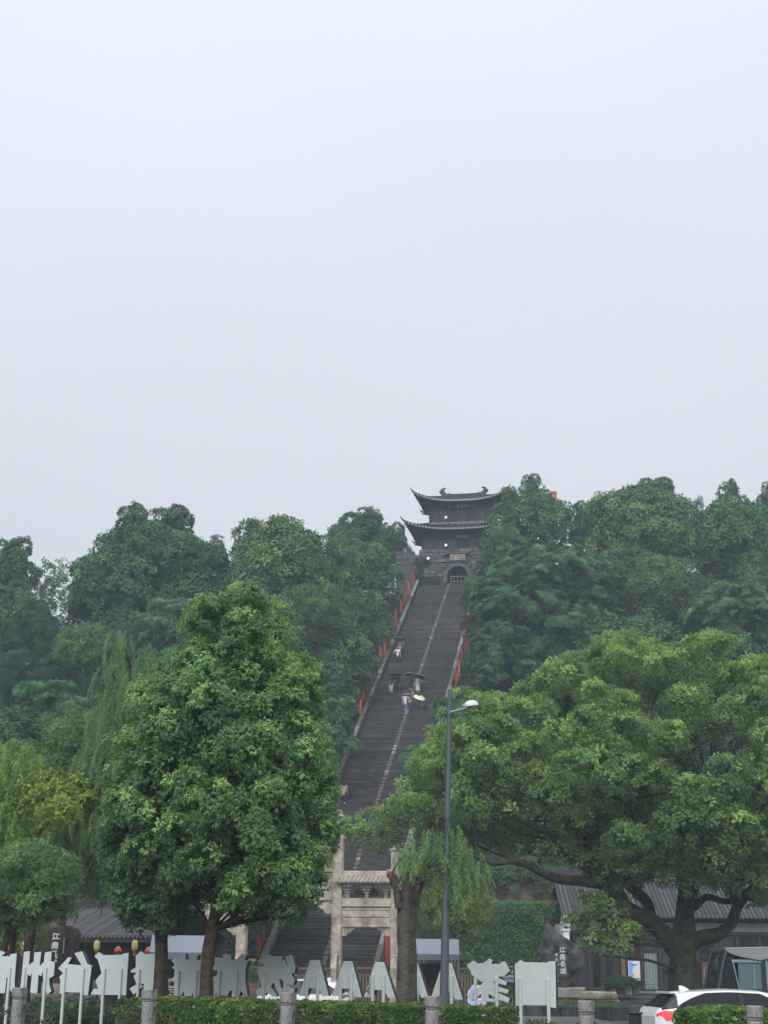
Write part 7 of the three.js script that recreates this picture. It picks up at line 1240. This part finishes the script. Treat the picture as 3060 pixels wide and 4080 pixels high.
// ---------------------------------------------------------------- vehicles
/* A car skin lofted from stations along its length; nose towards +x. Each half section runs sill, flank, belt, roof edge, roof middle. */
function makeCar(name, label, pos, turn, o) {
  const t = thing(name, label, 'car', pos, turn), H = o.h, L = o.l, hw = 0.92;
  const lineAt = (tab, x) => { const u = x / L; for (let i = 0; i < tab.length - 1; i++) if (u <= tab[i + 1][0]) { const k = clamp((u - tab[i][0]) / (tab[i + 1][0] - tab[i][0]), 0, 1); return lerp(tab[i][1], tab[i + 1][1], k * k * (3 - 2 * k) * 0.5 + k * 0.5); } return tab[tab.length - 1][1]; };
  const topT = o.top, beltT = o.belt ?? [[-0.5, 0.60], [-0.46, 0.635], [0, 0.615], [0.2, 0.6], [0.3, 0.595], [0.45, 0.52], [0.5, 0.4]], planT = [[-0.5, 0.80], [-0.47, 0.92], [-0.38, 0.985], [0, 1], [0.36, 0.98], [0.46, 0.88], [0.5, 0.66]];
  const sec = (x, v) => {                                  // v 0..1 from sill to roof middle
    const top = lineAt(topT, x) * H, belt = Math.min(lineAt(beltT, x) * H, top - 0.002), w = lineAt(planT, x) * hw, sill = 0.24 + (Math.abs(x) / L > 0.42 ? 0.06 : 0), cabin = clamp((top - belt) / (0.35 * H), 0, 1), re = w * lerp(0.9, 0.70, cabin);
    if (v < 0.5) { const k = v / 0.5, y = lerp(sill, belt, k), b = Math.sin(k * Math.PI * 0.92) * 0.05; return V(x, y, w * 0.95 + b - 0.012 * k); }
    if (v < 0.8) { const k = (v - 0.5) / 0.3; return V(x, lerp(belt, top - 0.05 * cabin, k), lerp(w * 0.955, re, k * (0.85 + 0.15 * k))); }
    const k = (v - 0.8) / 0.2; return V(x, top - 0.05 * cabin * Math.pow(1 - k, 2), re * (1 - k) * (1 - 0.0 * k));
  };
  const skin = (x0, x1, nx, v0, v1, nv, off, sides = [1, -1]) => { const P = [], I = [], U = []; for (const s of sides) { const b = P.length / 3; for (let i = 0; i <= nx; i++) for (let j = 0; j <= nv; j++) { const x = lerp(x0, x1, i / nx), a = typeof v0 === 'function' ? v0(i / nx) : v0, c = typeof v1 === 'function' ? v1(i / nx) : v1, p = sec(x, lerp(a, c, j / nv)); P.push(p.x, p.y + off * 0.4, (p.z + off) * s); U.push(p.x, p.y); } for (let i = 0; i < nx; i++) for (let j = 0; j < nv; j++) { const q = b + i * (nv + 1) + j, r = q + nv + 1; s > 0 ? I.push(q, r, q + 1, q + 1, r, r + 1) : I.push(q, q + 1, r, q + 1, r + 1, r); } } const g = new THREE.BufferGeometry(); g.setAttribute('position', new THREE.Float32BufferAttribute(P, 3)); g.setAttribute('uv', new THREE.Float32BufferAttribute(U, 2)); g.setIndex(I); g.computeVertexNormals(); return g; };
  const body = mesh('body', skin(-L / 2, L / 2, 72, 0, 1, 26, 0), M.carWhite, t);
  const cap = (x) => { const s = new THREE.Shape(), pts = []; for (let j = 0; j <= 20; j++) { const p = sec(x, j / 20); pts.push([p.z, p.y]); } pts.forEach(([z, y], i) => (i ? s.lineTo(z, y) : s.moveTo(z, y))); for (let i = pts.length - 1; i >= 0; i--) s.lineTo(-pts[i][0], pts[i][1]); const g = new THREE.ShapeGeometry(s); g.rotateY(x < 0 ? -Math.PI / 2 : Math.PI / 2); g.translate(x, 0, 0); return uvBox(g); };
  mesh('bumper', cap(-L / 2), M.carWhite, body); mesh('nose', cap(L / 2), M.carWhite, body);
  mesh('underbody', box(L * 0.94, 0.2, 1.6, 0, 0.24, 0), M.rubber, t);
  const bell = (p) => (u) => 1 - Math.pow(Math.abs(u * 2 - 1), p);
  // glass follows the skin a few millimetres proud
  const [w0, w1] = o.side, front = [o.side[1] + 0.015, o.wind];
  for (const sd of [1, -1]) mesh('side_window', skin(w0 * L, w1 * L, 30, 0.515, (u) => 0.515 + 0.27 * Math.pow(clamp(Math.min(u / 0.26, (1 - u) / 0.30), 0, 1), 0.5), 8, 0.008, [sd]), M.glassDark, body);
  for (const sd of [1, -1]) mesh('window_pillar', skin(w0 * L + (w1 - w0) * L * 0.53, w0 * L + (w1 - w0) * L * 0.565, 2, 0.51, 0.785, 8, 0.012, [sd]), M.rubber, body);
  mesh('rear_window', skin(o.rear[0] * L, o.rear[1] * L, 10, 0.56, 1, 16, 0.006), M.glassDark, body);
  mesh('windscreen', skin(o.wind[0] * L, o.wind[1] * L, 10, 0.62, 1, 14, 0.006), M.glassDark, body);
  mesh('roof_spoiler', [bbox(0.2, 0.05, 1.15, 0.02, o.rear[1] * L - 0.0, lineAt(topT, o.rear[1] * L + 0.1) * H - 0.015, 0)], M.carWhite, body);
  mesh('antenna_fin', extrude([[-0.12, 0], [0.12, 0], [0.0, 0.06], [-0.08, 0.09], [-0.13, 0.085]], 0.05, 0.01).translate(o.rear[1] * L + 0.42, lineAt(topT, o.rear[1] * L + 0.42) * H - 0.005, -0.025), M.carWhite, body);
  // tail lamps that wrap round the corner, with a triangular foot
  const tail = o.lit ? plain(0.6, 0.02, 0.025, 0.25) : plain(0.10, 0.03, 0.03, 0.3); if (o.lit) { tail.emissive = new THREE.Color().setRGB(1, 0.05, 0.06); tail.emissiveIntensity = 0.55; }
  for (const s of [1, -1]) { mesh('tail_lamp', skin(-L / 2 + 0.012, -L / 2 + 0.50, 24, (u) => (u < 0.2 ? 0.462 - 0.05 * u : u < 0.42 ? lerp(0.452, 0.37, (u - 0.2) / 0.22) : u < 0.6 ? 0.37 : lerp(0.37, 0.494, (u - 0.6) / 0.4)), 0.496, 6, 0.007, [s]), tail, t); mesh('headlamp', skin(L / 2 - 0.5, L / 2 - 0.1, 6, 0.36, 0.46, 3, 0.006, [s]), plain(0.5, 0.53, 0.56, 0.1), t); }
  for (const sd of [1, -1]) mesh('waist_trim', skin(w0 * L, w1 * L, 20, 0.495, 0.512, 2, 0.010, [sd]), M.steel, body);
  for (const x of [-0.29 * L, 0.30 * L]) for (const s of [-1, 1]) { const wheel = mesh('wheel', new THREE.TorusGeometry(0.27, 0.085, 12, 28).translate(x, 0.345, s * 0.84), M.rubber, t); const sp = [new THREE.CylinderGeometry(0.06, 0.06, 0.1, 12).rotateX(Math.PI / 2).translate(x, 0.345, s * 0.86)]; for (let q = 0; q < 5; q++) { const a = q / 5 * 6.283; sp.push(bar(V(x, 0.345, s * 0.87), V(x + Math.cos(a) * 0.23, 0.345 + Math.sin(a) * 0.23, s * 0.87), 0.05, 0.03)); } mesh('rim', sp.map(uvBox), plain(0.4, 0.4, 0.42, 0.3, 0.7), wheel); mesh('arch_trim', new THREE.TorusGeometry(0.385, 0.035, 8, 24, Math.PI).translate(x, 0.33, s * 0.935), M.rubber, t); }
  for (const s of [-1, 1]) { const mg = new THREE.SphereGeometry(0.11, 14, 10).scale(0.7, 0.62, 1).translate(o.side[1] * L - 0.16, lineAt(beltT, 0) * H + 0.07, s * 1.02); mesh('mirror', mg, M.carWhite, t); mesh('door_handle', [bbox(0.2, 0.03, 0.03, 0.008, -0.12 * L, 0.53 * H, s * 0.935), bbox(0.2, 0.03, 0.03, 0.008, 0.09 * L, 0.53 * H, s * 0.94)], M.carWhite, t); }
  return t;
}
{
  seed(1901);
  const suv = { l: 4.6, h: 1.66, lit: true, belt: [[-0.5, 0.66], [-0.46, 0.71], [-0.2, 0.665], [0, 0.635], [0.2, 0.615], [0.3, 0.6], [0.45, 0.52], [0.5, 0.4]], top: [[-0.5, 0.63], [-0.488, 0.71], [-0.472, 0.74], [-0.375, 0.945], [-0.3, 0.975], [-0.1, 1.0], [0.06, 0.985], [0.14, 0.945], [0.30, 0.655], [0.42, 0.6], [0.48, 0.52], [0.5, 0.42]], side: [-0.40, 0.235], rear: [-0.468, -0.385], wind: [0.15, 0.29] };
  const turn = 0.1, rearPt = at(2592, 4010, 34.6), c = V(rearPt.x, ROAD, rearPt.z).add(V(Math.cos(turn) * 2.3 , 0, -Math.sin(turn) * 2.3)).add(V(0, 0.07, -0.6));
  makeCar('white_suv', 'white sport utility car with its red tail lamp lit behind the short hedge at right', c, turn, suv);
  const sed = { l: 4.45, h: 1.5, top: [[-0.5, 0.5], [-0.48, 0.62], [-0.46, 0.68], [-0.36, 0.93], [-0.25, 0.98], [-0.05, 1.0], [0.08, 0.96], [0.25, 0.66], [0.4, 0.6], [0.48, 0.5], [0.5, 0.42]], side: [-0.40, 0.2], rear: [-0.455, -0.37], wind: [0.09, 0.24] };
  const c2 = at(1182, 3930, 58.5); c2.y = ROAD + 0.12; makeCar('white_hatchback', 'white parked hatchback seen between the letters in front of the memorial arch', c2, Math.PI - 0.12, sed);
  struct('parking_pavement', uvBox(bbox(30, 0.13, 9, 0.03, -6, ROAD + 0.06, -60)), M.pave);
}
{ // dark shuttle bus with a pale roof at the right edge, nose to the left
  seed(1951);
  const D = 43, k = FPX / D, o = at(2856, 3900, D), t = thing('shuttle_bus', 'dark shuttle bus with a pale grey roof at the right edge behind the white car', 'bus', [o.x, ROAD, -D], 0.02), X = (px) => (px - 2835) / k, Y = (py) => (3854 - py) / k + EYE - ROAD;
  const dark = plain(0.018, 0.024, 0.026, 0.35), slate = plain(0.05, 0.065, 0.075, 0.4, 0.2), navy = new THREE.MeshPhysicalMaterial({ color: new THREE.Color().setRGB(0.02, 0.03, 0.034), roughness: 0.3, clearcoat: 1 });
  const Lb = 4.4, ht = Y(3783), wl = Y(3935), hwid = 0.85;
  // lower body: nose profile extruded across the width, roof slab with a drooping front visor, pillars, glass
  const body = mesh('body', uvBox(extrude([[-0.25, 0.3], [Lb, 0.3], [Lb, wl], [-0.12, wl], [-0.34, wl - 0.25], [-0.36, 0.55]], hwid * 2, 0.05).translate(0, 0, -hwid)), navy, t);
  const rs = []; for (let q = 0; q <= 14; q++) { const u = q / 14; rs.push([lerp(0.06, Lb, u), ht - 0.02 + 0.045 * Math.sin(u * Math.PI)]); } const roofP = [...rs, [Lb, ht - 0.18], [2.2, ht - 0.16], [1.6, ht - 0.2], [1.05, ht - 0.33], [0.5, ht - 0.24], [0.2, ht - 0.15], [0.1, ht - 0.08]]; mesh('roof', uvBox(extrude(roofP.reverse(), hwid * 2 + 0.12, 0.02).translate(0, 0, -hwid - 0.06)), plain(0.22, 0.225, 0.23, 0.55), t);
  for (const s of [-1, 1]) { mesh('front_pillar', limb([V(-0.2, wl - 0.06, s * hwid), V(-0.06, wl + 0.5, s * hwid), V(0.06, ht - 0.22, s * hwid), V(0.16, ht - 0.05, s * hwid)], [0.045, 0.04, 0.04, 0.05], 10), slate, t); for (const x of [1.15, 2.3, 3.4, Lb - 0.06]) mesh('pillar', uvBox(box(0.1, ht - wl - 0.1, 0.06, x, (ht + wl) / 2 - 0.05, s * hwid)), dark, t); }
  mesh('windscreen', uvBox(bar(V(-0.17, wl, 0), V(0.1, ht - 0.16, 0), hwid * 2 - 0.06, 0.015)), M.glassDark, t);
  mesh('quarter_window', extrude([[-0.1, wl + 0.02], [0.32, wl + 0.02], [0.32, ht - 0.22], [0.1, ht - 0.2]], 0.01).translate(0, 0, hwid - 0.01), M.glassDark, t); mesh('far_windows', box(Lb - 0.4, ht - wl - 0.2, 0.02, Lb / 2 + 0.2, (ht + wl) / 2 - 0.05, -hwid), M.rubber, t);
  // near side sliding window with a pale frame, far side behind it
  const fz = hwid + 0.012, wx0 = X(2866) , wx1 = X(2996), wy0 = wl + 0.04, wy1 = Y(3830);
  const sw = mesh('sliding_window', [box(wx1 - wx0, 0.08, 0.03, (wx0 + wx1) / 2, wy1, fz), box(0.07, wy1 - wy0, 0.031, wx1, (wy0 + wy1) / 2, fz), bar(V(wx0 + 0.02, wy1, fz), V(wx0 + 0.16, wy0, fz), 0.12, 0.03), box(0.03, wy1 - wy0 - 0.1, 0.028, wx0 + 0.62, (wy0 + wy1) / 2 - 0.05, fz)], plain(0.20, 0.26, 0.31, 0.35), t);
  mesh('pane', box(wx1 - wx0 - 0.2, wy1 - wy0 - 0.06, 0.01, (wx0 + wx1) / 2 + 0.08, (wy0 + wy1) / 2 - 0.03, fz - 0.02), plainGlass(0.10, 0.14, 0.16), sw);
  mesh('side_panel', [uvBox(box(1.15, ht - wl - 0.2, 0.03, X(3050), (ht + wl) / 2 - 0.1, hwid - 0.01))], plain(0.035, 0.032, 0.036, 0.5), t); mesh('side_panel_window', box(0.5, 0.9, 0.02, X(3060), wl + 0.45, hwid + 0.015), plainGlass(0.09, 0.12, 0.13), t);
  mesh('notice', box(0.18, 0.08, 0.01, X(2962), Y(3868), hwid - 0.03), plain(0.05, 0.35, 0.18, 0.5), t); mesh('notice', box(0.16, 0.22, 0.01, X(2965), Y(3888), hwid - 0.03), plain(0.55, 0.62, 0.66, 0.5), t);
  mesh('far_side_wall', uvBox(box(Lb, wl - 0.2, 0.05, Lb / 2, wl / 2 + 0.2, -hwid + 0.02)), dark, t);
  for (let q = 0; q < 3; q++) { const st = mesh('seat', [uvBox(bbox(0.45, 0.14, 1.2, 0.05, 0.9 + q * 1.1, wl - 0.25, 0)), uvBox(bbox(0.14, 0.75, 1.2, 0.05, 1.15 + q * 1.1, wl + 0.12, 0))], dark, t); }
  mesh('steering_wheel', new THREE.TorusGeometry(0.17, 0.015, 8, 20).rotateY(1.2).translate(0.35, wl + 0.08, 0.4), dark, t); mesh('wiper', bar(V(-0.06, wl + 0.1, 0.5), V(0.02, wl + 0.62, 0.3), 0.015), dark, t);
  for (const s of [-1, 1]) mesh('mirror', [bbox(0.14, 0.34, 0.1, 0.04, X(2803), Y(3848), s * (hwid + 0.15)), limb([V(0.0, ht - 0.25, s * hwid), V(-0.15, ht - 0.22, s * (hwid + 0.1)), V(X(2803), Y(3830), s * (hwid + 0.15))], [0.018, 0.018], 6)].map((g) => uvBox(g.index ? g.toNonIndexed() : g)), dark, t);
  for (const x of [0.55, 3.5]) for (const s of [-1, 1]) { const w = mesh('wheel', new THREE.TorusGeometry(0.2, 0.08, 10, 24).translate(x, 0.28, s * (hwid - 0.06)), M.rubber, t); mesh('rim', new THREE.CylinderGeometry(0.14, 0.14, 0.06, 16).rotateX(Math.PI / 2).translate(x, 0.28, s * (hwid - 0.04)), M.steel, w); }
  mesh('headlamp', [new THREE.SphereGeometry(0.1, 12, 8).scale(0.4, 1, 1).translate(-0.37, 0.85, 0.55), new THREE.SphereGeometry(0.1, 12, 8).scale(0.4, 1, 1).translate(-0.37, 0.85, -0.55)], plain(0.6, 0.62, 0.64, 0.15), t);
}

renderer.render(scene, camera);
